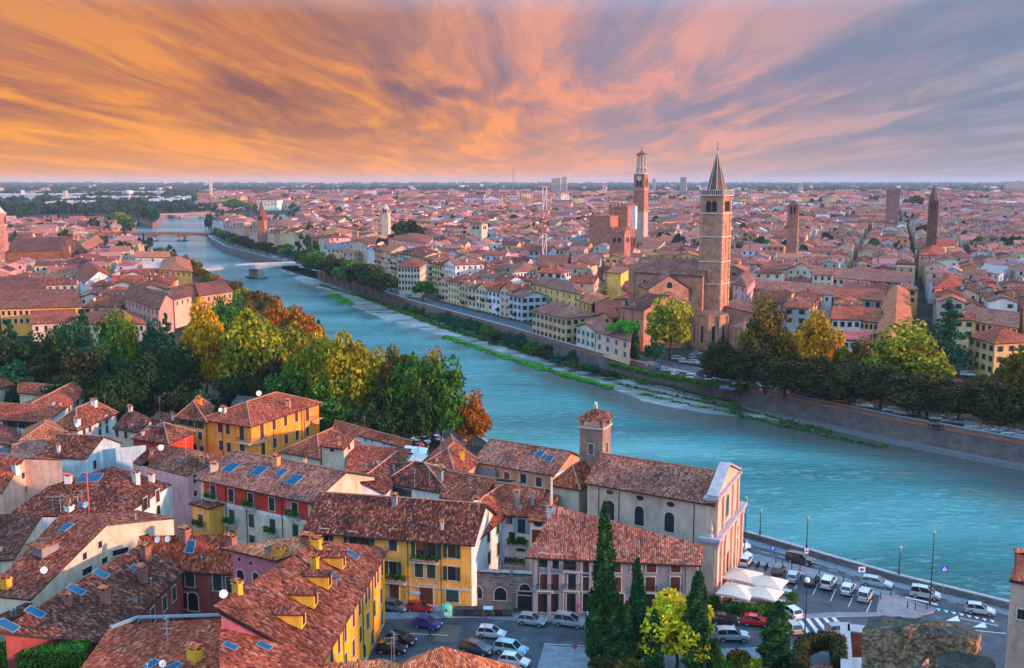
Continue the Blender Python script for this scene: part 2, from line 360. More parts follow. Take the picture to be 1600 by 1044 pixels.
# embankment walls
wb = brick('river_wall_stone', (.2, .15, .14), (.13, .12, .13), (.16, .15, .15), .9)
redstone = flat('red_brick_band', (.33, .12, .07), .9, var=.3)
def offset_line(P, d):
    out = []
    for i, p in enumerate(P):
        a = Vector(P[max(i-1, 0)]); b = Vector(P[min(i+1, len(P)-1)]); t = (b-a).normalized(); n = Vector((-t.y, t.x))
        out.append((p[0]+n.x*d, p[1]+n.y*d))
    return out
def ribbon(mb, P, d0, d1, z, m=0, z1=None):
    A = offset_line(P, d0); B = offset_line(P, d1)
    for i in range(len(P)-1):
        mb.poly([(*A[i], z), (*A[i+1], z), (*B[i+1], z if z1 is None else z1), (*B[i], z if z1 is None else z1)], m)
def rail_wall(name, label, P, d0, d1, z0, z1, mats, band=None, kind=None):
    """a long wall between two offsets of a line"""
    mb = MB(); A = offset_line(P, d0); B = offset_line(P, d1)
    for i in range(len(P)-1):
        a0, a1, b0, b1 = A[i], A[i+1], B[i], B[i+1]
        mb.poly([(*a1, z0), (*a0, z0), (*a0, z1), (*a1, z1)], 0); mb.poly([(*b0, z0), (*b1, z0), (*b1, z1), (*b0, z1)], 0)
        mb.poly([(*a0, z1), (*b0, z1), (*b1, z1), (*a1, z1)], 1 if len(mats) > 1 else 0)
    for A_, B_ in ((A[0], B[0]), (A[-1], B[-1])): mb.poly([(*A_, z0), (*B_, z0), (*B_, z1), (*A_, z1)], 0)
    r = thing(name, label, 'wall')
    me = mb.mesh('wall', mats); link('wall_body', me, r)
    if band:
        for (e0, e1, y0, y1, mt, nm) in band:
            b = MB(); A = offset_line(P, e0); B = offset_line(P, e1)
            for i in range(len(P)-1):
                a0, a1, b0, b1 = A[i], A[i+1], B[i], B[i+1]
                b.poly([(*a1, y0), (*a0, y0), (*a0, y1), (*a1, y1)]); b.poly([(*b0, y0), (*b1, y0), (*b1, y1), (*b0, y1)]); b.poly([(*a0, y1), (*b0, y1), (*b1, y1), (*a1, y1)])
            b.build(nm, mt, r)
    return r
SW = flat('grey_coping', (.3, .32, .33), .85, var=.25)
RBn = RB[1:11]      # near right bank up to the road bridge
rail_wall('embankment_wall', 'long stained brick and stone embankment wall with red band on the far bank', RBn, -.3, .5, ZW-.6, .95, [wb, SW],
          [(.5, .62, -.35, .35, redstone, 'brick_band'), (-.36, .56, .95, 1.1, SW, 'coping')])
rail_wall('embankment_wall', 'curved embankment wall below the tree row between the two far bridges', RB[11:], -.3, .5, ZW-.6, .9, [wb, SW], [(-.36, .56, .9, 1.1, SW, 'coping')])
wb2 = brick('parapet_stone', (.2, .19, .19), (.13, .13, .14), (.1, .1, .1), 1.2)
rail_wall('embankment_wall', 'tree covered stone embankment wall of the left bank', LB[8:15], -.5, .3, ZW-.6, .2, [wb, SW])
rail_wall('embankment_wall', 'brick embankment wall beside the road left of the arched bridge', LB[:8], -.5, .3, ZW-.6, 1., [brick('far_red_brick', (.32, .14, .1), (.24, .1, .07)), SW])
rail_wall('river_parapet', 'rough grey stone parapet between the riverside road and the water', LB[14:], -.9, -.25, ZW-.6, 1.05, [wb2, SW], [(-.95, -.2, 1.05, 1.22, SW, 'coping')])
# lower walkway under the far bank wall
mb = MB(); ribbon(mb, RB[1:8], .5, 2.4, ZW+1.1, 0); ribbon(mb, RB[1:8], 2.4, 2.6, ZW+1.1, 0, ZW-.5)
structure('lower_walkway', mb, [flat('walkway_concrete', (.15, .17, .18), .9, var=.3)])
# water
def watermat():
    m, nt, N, L, P = _m('river_water')
    g = N.new('ShaderNodeNewGeometry'); mp = N.new('ShaderNodeMapping'); mp.inputs['Rotation'].default_value = (0, 0, R(-25)); mp.inputs['Scale'].default_value = (.35, 1, 1)
    L.new(g.outputs['Position'], mp.inputs['Vector'])
    big = noise(nt, .014, 5, mp.outputs[0], .6); mid = noise(nt, .12, 5, mp.outputs[0], .6)
    col = ramp(nt, big, [(.36, (.008, .085, .085)), (.48, (.02, .18, .19)), (.6, (.07, .31, .33)), (.7, (.16, .44, .5))])
    foam = ramp(nt, noise(nt, .8, 8, mp.outputs[0], .8), [(.5, 0.), (.68, 1.)])
    sel = math_(nt, 'MULTIPLY', foam, ramp(nt, mid, [(.4, .12), (.62, .75)]))
    col = mix(nt, col, (.35, .55, .6), sel)
    # the bed shows brown through the shallows along the gravel
    sp = N.new('ShaderNodeSeparateXYZ'); L.new(g.outputs['Position'], sp.inputs[0])
    at_ = N.new('ShaderNodeAttribute'); at_.attribute_name = 'tone'
    sh = math_(nt, 'ADD', at_.outputs['Fac'], math_(nt, 'MULTIPLY', math_(nt, 'SUBTRACT', mid, .5), .5))
    col = mix(nt, col, (.085, .08, .07), ramp(nt, sh, [(.25, 0.), (.7, .9)]))
    L.new(col, P.inputs['Base Color'])
    P.inputs['Roughness'].default_value = .12; P.inputs['IOR'].default_value = 1.33; P.inputs['Specular IOR Level'].default_value = .5
    h = math_(nt, 'ADD', math_(nt, 'MULTIPLY', noise(nt, .45, 6, mp.outputs[0], .62), 1.), math_(nt, 'MULTIPLY', noise(nt, 2.2, 4, g.outputs['Position']), .25))
    L.new(bump(nt, h, 1.15, 1.), P.inputs['Normal'])
    return m
WM = watermat()
# water strip between the banks: columns across the river so the shallows follow the gravel
def resample(P, n):
    P = [Vector(p) for p in P]; d = [0]
    for a, b in zip(P, P[1:]): d.append(d[-1]+(b-a).length)
    out = []
    for i in range(n):
        t = d[-1]*i/(n-1); k = 0
        while k < len(P)-2 and d[k+1] < t: k += 1
        f = (t-d[k])/max(1e-6, d[k+1]-d[k]); out.append(P[k].lerp(P[k+1], f))
    return out
shore_px = [(2300,880),(1900,790),(1600,717),(1400,685),(1200,655),(1100,647),(1005,626),(957,611),(875,588),(800,566),(692,529),(610,507),(550,482),(520,464),(470,440),(430,420),(400,402),(360,390),(335,375)]
SHORE = resample([at2(p, ZW) for p in shore_px], 60)
mb = MB()
ys = [-40+12*i for i in range(60)]
def dist_shore(x, y):
    best = 1e9
    for a, b in zip(SHORE, SHORE[1:]):
        ab = b-a; t = max(0, min(1, ((x-a.x)*ab.x+(y-a.y)*ab.y)/ab.length_squared)); q = a+ab*t
        best = min(best, math.hypot(x-q.x, y-q.y))
    return best
xs = [-260+12*i for i in range(62)]; cols_ = {}
for iy in range(59):
    for ix in range(61):
        pts = [(xs[ix], ys[iy]), (xs[ix+1], ys[iy]), (xs[ix+1], ys[iy+1]), (xs[ix], ys[iy+1])]
        mb.poly([(*p, ZW) for p in pts])
me = mb.mesh('water', [WM])
ca = me.color_attributes.new('tone', 'FLOAT_COLOR', 'CORNER')
vals = []
for l in me.loops:
    v = me.vertices[l.vertex_index].co; k = (round(v.x), round(v.y))
    if k not in cols_:
        d = dist_shore(v.x, v.y)/max(8., 34-.06*v.y+max(0, v.x)*.38); cols_[k] = max(0., 1.-d)
    c = cols_[k]; vals += [c, c, c, 1]
ca.data.foreach_set('color', vals)
tag(link('water', me), kind='structure')
mb = MB(); A, B, C, D = xs[0], xs[61], ys[0], ys[59]
mb.poly([(-3000, D, ZW), (3000, D, ZW), (3000, 4000, ZW), (-3000, 4000, ZW)]); mb.poly([(B, C, ZW), (3000, C, ZW), (3000, D, ZW), (B, D, ZW)]); mb.poly([(-3000, C, ZW), (A, C, ZW), (A, D, ZW), (-3000, D, ZW)])
me = mb.mesh('water_far', [WM]); tag(link('water_upstream', me), kind='structure')
# gravel bank
def gravelmat():
    m, nt, N, L, P = _m('river_gravel')
    g = N.new('ShaderNodeNewGeometry'); mp = N.new('ShaderNodeMapping'); mp.inputs['Rotation'].default_value = (0, 0, R(-30)); mp.inputs['Scale'].default_value = (.3, 1, 1); L.new(g.outputs['Position'], mp.inputs['Vector'])
    c = ramp(nt, noise(nt, .12, 7, mp.outputs[0], .7), [(.32, (.05, .07, .055)), (.46, (.19, .21, .2)), (.56, (.36, .38, .38)), (.64, (.09, .13, .07)), (.75, (.26, .28, .27))])
    L.new(mix(nt, c, ramp(nt, noise(nt, 3, 4), [(.3, (.7,)*3), (.7, (1.25,)*3)]), 1, 'MULTIPLY'), P.inputs['Base Color'])
    P.inputs['Roughness'].default_value = .9; L.new(bump(nt, noise(nt, 1.5, 5), .15), P.inputs['Normal']); return m
mb = MB(); n = 90
sh = resample([at2(p, ZW) for p in shore_px], n)
wl = resample(offset_line(RB, .4)[:15], n)
rows = 7
rnd = random.Random(3)
wob = [2.4*math.sin(i*.55)+1.5*math.sin(i*1.37+1) for i in range(n)]
grid = []
for i in range(n):
    row = []
    for j in range(rows):
        f = j/(rows-1); p = sh[i].lerp(wl[i], f)
        dd = (sh[i]-wl[i]).normalized()*wob[i]*(1-f)**2*1.2
        zz_ = ZW-.35+1.0*f**.6 + (.25*math.sin(i*.4+j)+rnd.uniform(-.12, .12) if 0 < j else 0)
        row.append((p.x+dd.x, p.y+dd.y, min(zz_, ZW+1.0)))
    grid.append(row)
for i in range(n-1):
    for j in range(rows-1): mb.poly([grid[i][j+1], grid[i+1][j+1], grid[i+1][j], grid[i][j]])
structure('gravel_bank', mb, [gravelmat()])
GRAVEL = grid
mb = MB(); ribbon(mb, RB, -.4, -3.0, .14); ribbon(mb, RB, -3.0, -3.01, 0, 0, .14); structure('promenade_pavement', mb, [flat('promenade_stone', (.2, .24, .27), .85, var=.25)])
mb = MB(); ribbon(mb, RB, -3.0, -12.5, .008); structure('promenade_road', mb, [ASPH])
# haze: one box of even air
hm = bpy.data.materials.new('haze_air'); hm.use_nodes = True; ht = hm.node_tree
ht.nodes.remove(ht.nodes['Principled BSDF'])
pv = ht.nodes.new('ShaderNodeVolumePrincipled'); pv.inputs['Color'].default_value = (.6, .78, 1, 1); pv.inputs['Density'].default_value = 5e-5
ht.links.new(pv.outputs[0], ht.nodes['Material Output'].inputs['Volume'])
mb = MB(); mb.box((0, 8500, 48), (20000, 17800, 112)); hz_o = mb.build('haze', [hm]); hz_o['kind'] = 'stuff'
# ---------------------------------------------------------------- buildings
FOOT = []        # occupied footprints, so the filled-in streets keep clear of the hand-set houses
def inside(p, ring):
    c = False; n = len(ring)
    for i in range(n):
        a, b = ring[i], ring[(i+1) % n]
        if (a[1] > p[1]) != (b[1] > p[1]) and p[0] < (b[0]-a[0])*(p[1]-a[1])/(b[1]-a[1])+a[0]: c = not c
    return c
def expand(ring, d):
    """push every edge of a counter-clockwise ring outward by d (number or per-edge list)"""
    n = len(ring); ds = d if isinstance(d, (list, tuple)) else [d]*n; out = []
    P = [Vector((p[0], p[1])) for p in ring]
    for i in range(n):
        a, b, c = P[i-1], P[i], P[(i+1) % n]
        t0 = (b-a).normalized(); t1 = (c-b).normalized()
        n0 = Vector((t0.y, -t0.x)); n1 = Vector((t1.y, -t1.x))
        p0 = b+n0*ds[i-1]; p1 = b+n1*ds[i]
        cr = t0.x*t1.y-t0.y*t1.x
        if abs(cr) < .05: out.append(((p0.x+p1.x)/2, (p0.y+p1.y)/2)); continue
        s = ((p1.x-p0.x)*t1.y-(p1.y-p0.y)*t1.x)/cr
        q = p0+t0*s; out.append((q.x, q.y))
    return out
WINCACHE = {}
def win_meshes(w, h, style):
    """style: (frame material, shutter material or None, open?, arched?, sill)"""
    k = (round(w, 2), round(h, 2), style)
    if k in WINCACHE: return WINCACHE[k]
    fr, shm, opened, kind = style
    out = []
    f = MB(); t = .13
    if kind == 'arch':
        seg = 8; r = w/2
        ang = [math.pi*i/seg for i in range(seg+1)]
        inn = [(r*math.cos(a), h/2-r+r*math.sin(a)) for a in ang]; ou = [((r+t)*math.cos(a), h/2-r+(r+t)*math.sin(a)) for a in ang]
        for i in range(seg):
            f.poly([(inn[i][0], -.07, inn[i][1]), (ou[i][0], -.07, ou[i][1]), (ou[i+1][0], -.07, ou[i+1][1]), (inn[i+1][0], -.07, inn[i+1][1])][::-1])
            f.poly([(ou[i][0], -.07, ou[i][1]), (ou[i][0], 0, ou[i][1]), (ou[i+1][0], 0, ou[i+1][1]), (ou[i+1][0], -.07, ou[i+1][1])])
        for s_ in (-1, 1): f.box((s_*(r+t/2), -.035, -r/2), (t, .07, h-r))
        f.box((0, -.06, -h/2-.06), (w+2*t+.1, .12, .12))
        p = MB(); p.poly([(-r, -.015, -h/2), (r, -.015, -h/2)]+[(x, -.015, z) for x, z in inn])
    elif kind == 'oval':
        seg = 14; inn = [(w/2*math.cos(2*math.pi*i/seg), h/2*math.sin(2*math.pi*i/seg)) for i in range(seg)]
        p = MB(); p.poly([(x, -.015, z) for x, z in inn])
        for i in range(seg):
            a, b = inn[i], inn[(i+1) % seg]
            f.poly([(a[0], -.05, a[1]), (a[0]*1.14, -.05, a[1]*1.2), (b[0]*1.14, -.05, b[1]*1.2), (b[0], -.05, b[1])])
    else:
        f.box((0, -.035, h/2+t/2), (w+2*t, .07, t)); f.box((0, -.06, -h/2-.05), (w+2*t+.12, .12, .1))
        for s_ in (-1, 1): f.box((s_*(w/2+t/2), -.035, 0), (t, .07, h))
        p = MB(); p.poly([(-w/2, -.015, -h/2), (w/2, -.015, -h/2), (w/2, -.015, h/2), (-w/2, -.015, h/2)])
        p.box((0, -.03, 0), (.06, .03, h), 1)
    out.append(('window', f.mesh('window', [fr]))); out.append(('pane', p.mesh('pane', [GLASS, BROWNSH])))
    if shm:
        sw = w/2
        for s_ in (-1, 1):
            m = MB()
            if opened: m.box((s_*(w/2+t*.4+sw/2), -.105, 0), (sw-.02, .05, h))
            else: m.box((s_*sw/2, -.05, 0), (sw-.03, .05, h-.02))
            for q in range(3): m.box(((s_*(w/2+t*.4+sw/2) if opened else s_*sw/2), -.14 if opened else -.085, -h/3+q*h/3), (sw-.1, .02, .07))
            out.append(('shutter', m.mesh('shutter', [shm])))
    WINCACHE[k] = out; return out
def far_window(w, h, fr, shm):
    k = ('far', w, h, fr.name, shm.name if shm else '')
    if k in WINCACHE: return WINCACHE[k]
    m = MB(); m.box((0, -.02, 0), (w+.3, .06, h+.3), 0); m.box((0, -.04, 0), (w, .06, h), 1)
    if shm:
        for s_ in (-1, 1): m.box((s_*(w*.76), -.06, 0), (w*.48, .06, h), 2)
    WINCACHE[k] = m.mesh('window', [fr, GLASS, shm or fr]); return WINCACHE[k]
S_STONE = (STONE, None, False, 'rect'); S_GREEN = (STONE, GREENSH, True, 'rect'); S_GREENC = (STONE, GREENSH, False, 'rect')
S_BROWN = (STONE, BROWNSH, False, 'rect'); S_BROWNO = (STONE, BROWNSH, True, 'rect'); S_ARCH = (STONE, None, False, 'arch'); S_OVAL = (STONE, None, False, 'oval'); S_BLUE = (STONE, BLUESH, True, 'rect')
def split4(t):
    if len(t) != 4: return [t]
    nn = (t[1]-t[0]).cross(t[2]-t[0]).normalized()
    return [t] if abs(nn.dot(t[3]-t[0])) < .02 else [[t[0], t[1], t[2]], [t[0], t[2], t[3]]]
BLDS = []
class Bld:
    def __init__(s, name, label, cat, C, kind='gable0', rise=2.5, z0=0., wall=None, roof=None, oh=.55, group=None, cornice=None, ridge=True, thick=.24, inset=None, roofname='roof', ez=None, foot=True):
        """C: four eave corners (counter-clockwise from above), each (x, y, z)"""
        BLDS.append(s); s.root = thing(name, label, cat, (C[0][0], C[0][1], z0), group=group); s.o = Vector((C[0][0], C[0][1], z0))
        s.C = [Vector(c) for c in C]
        if kind == 'plane' and len(C) == 4:      # lay the fourth corner onto the plane of the other three, along its own line of sight
            nn = (s.C[1]-s.C[0]).cross(s.C[2]-s.C[0]); dd = s.C[3]-Vector((0, 0, CAMZ)); dn = nn.dot(dd)
            if abs(dn) > 1e-9:
                k_ = nn.dot(s.C[0]-Vector((0, 0, CAMZ)))/dn
                if .75 < k_ < 1.35: s.C[3] = Vector((0, 0, CAMZ))+dd*k_
        s.z0 = z0; s.kind = kind; n = len(C); s.n = n
        if foot: FOOT.append([(c[0], c[1]) for c in C])
        T = lambda p: (p[0]-s.o.x, p[1]-s.o.y, p[2]-s.o.z)
        w = MB(); ze = [c[2] for c in s.C]
        mids = {}
        if kind in ('gable0', 'gable1'):
            k = 0 if kind == 'gable0' else 1     # ridge parallel to edge k
            e1, e3 = (k+1) % 4, (k+3) % 4
            for e in (e1, e3):
                a, b = s.C[e], s.C[(e+1) % 4]; mids[e] = Vector(((a.x+b.x)/2, (a.y+b.y)/2, (a.z+b.z)/2+rise-.12))
        for e in range(n):
            a, b = s.C[e], s.C[(e+1) % n]
            P = [(a.x, a.y, z0), (b.x, b.y, z0), (b.x, b.y, b.z-.06)] + ([tuple(mids[e])] if e in mids else []) + [(a.x, a.y, a.z-.06)]
            w.poly([T(p) for p in P])
        s.wall = w.build('wall', [wall], s.root)
        E = expand(s.C, oh); r = MB(); tops = []; s.ridges = []
        if kind == 'hip' and inset is None: inset = 1.
        if kind in ('gable0', 'gable1', 'hip'):
            if kind == 'hip':
                l0 = ((s.C[1]-s.C[0]).length+(s.C[3]-s.C[2]).length)/2; l1 = ((s.C[2]-s.C[1]).length+(s.C[0]-s.C[3]).length)/2
                k = 0 if l0 >= l1 else 1; ll, ww = max(l0, l1), min(l0, l1)
            else: ll, ww = (s.C[(k+1) % 4]-s.C[k]).length, (s.C[(k+2) % 4]-s.C[(k+1) % 4]).length
            slope = rise/(ww/2)
            zE = [ze[i]-oh*slope for i in range(4)]
            i0, i1, i2, i3 = k, (k+1) % 4, (k+2) % 4, (k+3) % 4
            e = [Vector((*E[i], zE[i])) for i in range(4)]
            Q = (e[i1]+e[i2])/2; P = (e[i3]+e[i0])/2; Q.z = (ze[i1]+ze[i2])/2+rise; P.z = (ze[i3]+ze[i0])/2+rise
            if kind == 'hip':
                t = min(.499, inset*(ww/2+oh)/(ll+2*oh)); d = Q-P; P, Q = P+d*t, Q-d*t
                tops = [[e[i0], e[i1], Q, P], [e[i1], e[i2], Q], [e[i2], e[i3], P, Q], [e[i3], e[i0], P]]
                s.ridges = [(P, Q), (e[i0], P), (e[i3], P), (e[i1], Q), (e[i2], Q)]
            else:
                tops = [[e[i0], e[i1], Q, P], [e[i2], e[i3], P, Q]]; s.ridges = [(P, Q)]
            ring = [e[i] for i in range(4)]
            loops = [e[i0], e[i1]]+([Q] if kind != 'hip' else [])+[e[i2], e[i3]]+([P] if kind != 'hip' else [])
        elif kind == 'plane':
            cen = sum(s.C, Vector())/n
            e = []
            nn = (s.C[1]-s.C[0]).cross(s.C[2]-s.C[0])
            for i in range(n):
                x, y = E[i]; z = s.C[i].z
                if abs(nn.z) > 1e-6: z = s.C[i].z-(nn.x*(x-s.C[i].x)+nn.y*(y-s.C[i].y))/nn.z
                e.append(Vector((x, y, z)))
            tops = [e[:]]; loops = e[:]
            if n == 4: tops = [e[:]]
        elif kind == 'flat':
            e = [Vector((*E[i], ze[i])) for i in range(n)]; tops = [e[:]]; loops = e[:]
        elif kind == 'pyramid':
            e = [Vector((*E[i], ze[i]-.1)) for i in range(n)]; ap = sum(e, Vector())/n; ap.z = sum(ze)/n+rise
            tops = [[e[i], e[(i+1) % n], ap] for i in range(n)]; loops = e[:]; s.ridges = [(x, ap) for x in e]
        s.tops = [[Vector(p) for p in t] for t in tops]
        tops = [q_ for t in tops for q_ in split4(t)]
        for t in tops: r.poly([T(p) for p in t], 0)
        D = Vector((0, 0, -thick))
        for t in tops: r.poly([T(p+D) for p in reversed(t)], 1)
        for i in range(len(loops)):
            a, b = loops[i], loops[(i+1) % len(loops)]
            r.poly([T(a+D), T(b+D), T(b), T(a)], 1)
        s.roof = r.build(roofname, [roof, EAVE], s.root)
        if ridge and s.ridges:
            q = MB()
            for a, b in s.ridges: q.tube(T(a+Vector((0, 0, .02))), T(b+Vector((0, 0, .02))), .14, n=5)
            q.build('ridge_tiles', [RIDGE], s.roof)
        if cornice:
            ce = expand(s.C, .18); q = MB()
            z1 = min(ze)-.3
            for i in range(n):
                a, b = ce[i], ce[(i+1) % n]; c0, c1 = s.C[i], s.C[(i+1) % n]
                za, zb = c0.z-.28, c1.z-.28
                q.poly([T((*a, za-.35)), T((*b, zb-.35)), T((*b, zb)), T((*a, za))]); q.poly([T((c0.x, c0.y, za-.4)), T((c1.x, c1.y, zb-.4)), T((*b, zb-.35)), T((*a, za-.35))])
            q.build('cornice', [cornice], s.root)
    def hit(s, px, py):
        o = Vector((0, 0, CAMZ)); d = ray(px, py); best = None
        for t in s.tops:
            for k in range(1, len(t)-1):
                q = geometry.intersect_ray_tri(t[0], t[k], t[k+1], d, o, True)
                if q is not None and (best is None or (q-o).length < (best[0]-o).length):
                    nn = (t[k]-t[0]).cross(t[k+1]-t[0]).normalized(); best = (q, nn if nn.z > 0 else -nn)
        return best
    def wallhit(s, px, py, e):
        a, b = s.C[e], s.C[(e+1) % s.n]; t = Vector((b.x-a.x, b.y-a.y, 0)).normalized(); nn = Vector((t.y, -t.x, 0))
        d = ray(px, py); den = d.dot(nn)
        if abs(den) < 1e-6: return None
        k = (a-Vector((0, 0, CAMZ))).dot(nn)/den
        return Vector((0, 0, CAMZ))+d*k, nn, t
    def place(s, parts, pos, rz, parent=None):
        root = None
        for nm, me in parts:
            o = link(nm, me, parent or s.root if root is None else root)
            if root is None: o.location = pos; o.rotation_euler = (0, 0, rz); root = o
        return root
    def win(s, e, t, z, w, h, style=None):
        a, b = s.C[e], s.C[(e+1) % s.n]; d = Vector((b.x-a.x, b.y-a.y, 0)); L_ = d.length; d.normalize()
        p = Vector((a.x, a.y, 0))+d*(t if t > 1.001 else t*L_)
        return s.place(win_meshes(w, h, style or S_STONE), (p.x-s.o.x, p.y-s.o.y, z-s.o.z), math.atan2(d.y, d.x))
    def winp(s, px, py, e, w, h, style=None):
        q = s.wallhit(px, py, e)
        if q is None: return
        p, nn, t = q
        return s.place(win_meshes(w, h, style or S_STONE), (p.x-s.o.x, p.y-s.o.y, p.z-s.o.z), math.atan2(t.y, t.x))
    def grid(s, e, ts, zs, w, h, style=None):
        for z in zs:
            for t in ts: s.win(e, t, z, w, h, style)
    def balcony(s, e, t, z, w=2.4, d=.9, mat=None, plants=False):
        a, b = s.C[e], s.C[(e+1) % s.n]; dd = Vector((b.x-a.x, b.y-a.y, 0)); L_ = dd.length; dd.normalize()
        p = Vector((a.x, a.y, 0))+dd*(t*L_ if t <= 1 else t)
        m = MB(); m.box((0, -d/2, 0), (w, d, .14)); m.box((-w/2+.2, -d*.35, -.2), (.14, d*.6, .3)); m.box((w/2-.2, -d*.35, -.2), (.14, d*.6, .3))
        o = m.build('balcony', [STONE], s.root); o.location = (p.x-s.o.x, p.y-s.o.y, z-s.o.z); o.rotation_euler = (0, 0, math.atan2(dd.y, dd.x))
        r = MB(); mt = mat or DARKM
        for x0, y0, x1, y1 in ((-w/2+.04, -.05, -w/2+.04, -d+.04), (w/2-.04, -.05, w/2-.04, -d+.04), (-w/2+.04, -d+.04, w/2-.04, -d+.04)):
            r.tube((x0, y0, 1.), (x1, y1, 1.), .035, n=4); k = max(2, int(math.hypot(x1-x0, y1-y0)/.16))
            for i in range(k+1): r.tube((x0+(x1-x0)*i/k, y0+(y1-y0)*i/k, .07), (x0+(x1-x0)*i/k, y0+(y1-y0)*i/k, 1.), .018, n=3, cap=False)
        r.build('railing', [mt], o)
        if plants:
            f = MB(); rn = random.Random(int(px_seed(p)))
            for i in range(140):
                c = (rn.uniform(-w/2, w/2), rn.uniform(-d-.15, -d+.25), rn.uniform(.5, 1.25)); leafquad(f, c, .16, rn)
            f.build('flower_box', [LF_GREEN], o)
        return o
    def chimney(s, px, py, w=.8, h=1.6, mat=None, d=None, cap=True):
        q = s.hit(px, py)
        if q is None: return
        w *= .82; h *= .78; p = q[0]; m = MB(); d = (d*.82 if d else w*.8)
        m.box((0, 0, h/2-.4), (w, d, h+.8), 0)
        if cap:
            m.box((0, 0, h+.06), (w+.2, d+.2, .12), 0)
            for sx in (-1, 1):
                for sy in (-1, 1): m.box((sx*w*.38, sy*d*.38, h+.25), (.12, .12, .3), 0)
            z = h+.4
            m.poly([(-w/2-.18, -d/2-.15, z), (w/2+.18, -d/2-.15, z), (w/2+.18, 0, z+.3), (-w/2-.18, 0, z+.3)], 1)
            m.poly([(w/2+.18, d/2+.15, z), (-w/2-.18, d/2+.15, z), (-w/2-.18, 0, z+.3), (w/2+.18, 0, z+.3)], 1)
            m.poly([(-w/2-.18, d/2+.15, z), (w/2+.18, d/2+.15, z), (w/2+.18, -d/2-.15, z), (-w/2-.18, -d/2-.15, z)], 1)
            m.box((0, 0, h+.25), (w*.7, d*.7, .28), 2)
        o = m.build('chimney', [mat or STONE, RT_ORANGE, DARKM], s.roof); o.location = (p.x-s.o.x, p.y-s.o.y, p.z-s.o.z); o.rotation_euler = (0, 0, R(random.uniform(-35, 5)))
        return o
    def skylight(s, px, py, w=1.1, l=1.6, tint=None):
        q = s.hit(px, py)
        if q is None: return
        p, nn = q; u = Vector((-nn.y, nn.x, 0)).normalized(); v = nn.cross(u)
        def bx(m, w, l, z0, z1, mi):
            c = [(-w/2, -l/2), (w/2, -l/2), (w/2, l/2), (-w/2, l/2)]
            lo = [u*a+v*b+nn*z0 for a, b in c]; hi = [u*a+v*b+nn*z1 for a, b in c]
            m.poly(hi, mi)
            for i in range(4): m.poly([lo[i], lo[(i+1) % 4], hi[(i+1) % 4], hi[i]], mi)
        m = MB(); bx(m, w+.2, l+.2, -.1, .1, 0); o = m.build('skylight', [GREYM], s.roof); o.location = p-s.o
        m = MB(); bx(m, w, l, .08, .13, 0); m.build('pane', [tint or SKYL], o)
    def on(s, px, py):
        q = s.hit(px, py); return q[0] if q else None
    def aerial(s, px, py, h=2.6, rz=0.):
        p = s.on(px, py)
        if p is None: return
        m = MB(); m.tube((0, 0, -.3), (0, 0, h), .035, n=4)
        for k, (z, l) in enumerate(((h-.1, 1.3), (h-.7, .9))):
            m.tube((-l/2, 0, z), (l/2, 0, z), .025, n=3)
            for i in range(5): x = -l/2+l*i/4; m.tube((x, -.3+.04*i, z), (x, .3-.04*i, z), .015, n=3)
        o = m.build('aerial', [GREYM], s.roof); o.location = p-s.o; o.rotation_euler = (0, 0, rz or R(random.uniform(0, 180)))
    def dish(s, px, py, r=.5, h=1., rz=0.):
        r *= .75
        p = s.on(px, py)
        if p is None: return
        m = MB(); m.tube((0, 0, -.3), (0, 0, h), .035, n=5, m=1)
        o = m.build('satellite_dish', [WHITEM, GREYM], s.roof); o.location = p-s.o
        d = MB(); n = 10
        for i in range(n):
            a, b = 2*math.pi*i/n, 2*math.pi*(i+1)/n
            d.poly([(0, 0, 0), (r*math.cos(a), -.18*r*2*.6, r*math.sin(a)), (r*math.cos(b), -.18*r*2*.6, r*math.sin(b))][::-1])
            d.poly([(0, .03, 0), (r*math.cos(a), .03-.18*r*2*.6, r*math.sin(a)), (r*math.cos(b), .03-.18*r*2*.6, r*math.sin(b))])
        d.tube((0, 0, 0), (0, -.6*r*1.4, -.1), .02, n=3, m=1)
        q = d.build('reflector', [WHITEM, GREYM], o); q.location = (0, 0, h); q.rotation_euler = (R(-25), 0, R(rz or random.uniform(-40, 40)))
    def downpipe(s, e, t, mat=None):
        a, b = s.C[e], s.C[(e+1) % s.n]; d = Vector((b.x-a.x, b.y-a.y, 0)); d.normalize(); nn = Vector((d.y, -d.x, 0))
        p = Vector((a.x, a.y, 0))+d*(t*(b-a).length)+nn*.1; ze = a.z+(b.z-a.z)*t
        m = MB(); m.tube((0, 0, .1), (0, 0, ze-.2-s.z0), .06, n=5)
        o = m.build('downpipe', [mat or EAVE], s.root); o.location = (p.x-s.o.x, p.y-s.o.y, 0)
def px_seed(p): return abs(int(p.x*13.7+p.y*7.3)) % 99991
def leafquad(f, c, r, rn):
    a = Vector((rn.uniform(-1, 1), rn.uniform(-1, 1), rn.uniform(-1, 1))).normalized(); b = a.orthogonal().normalized(); e = a.cross(b)
    c = Vector(c); f.poly([c-b*r-e*r*.7, c+b*r-e*r*.7, c+b*r+e*r*.7, c-b*r+e*r*.7])
LF_GREEN = leafmat('leaf_green', (.012, .05, .012), (.03, .11, .015), (.07, .19, .02))
def Q3(a, b, z, depth, zd=None):
    """rectangle of eave corners from its front edge a->b (pixels, height z) and a depth in metres"""
    A = at(a[0], a[1], z); B = at(b[0], b[1], z); t = (B-A).normalized(); n = Vector((-t.y, t.x, 0))
    zd = z if zd is None else zd
    Cc = B+n*depth; D = A+n*depth; Cc.z = zd; D.z = zd
    return [A, B, Cc, D]
def QP(*pts): return [at(*p) for p in pts]
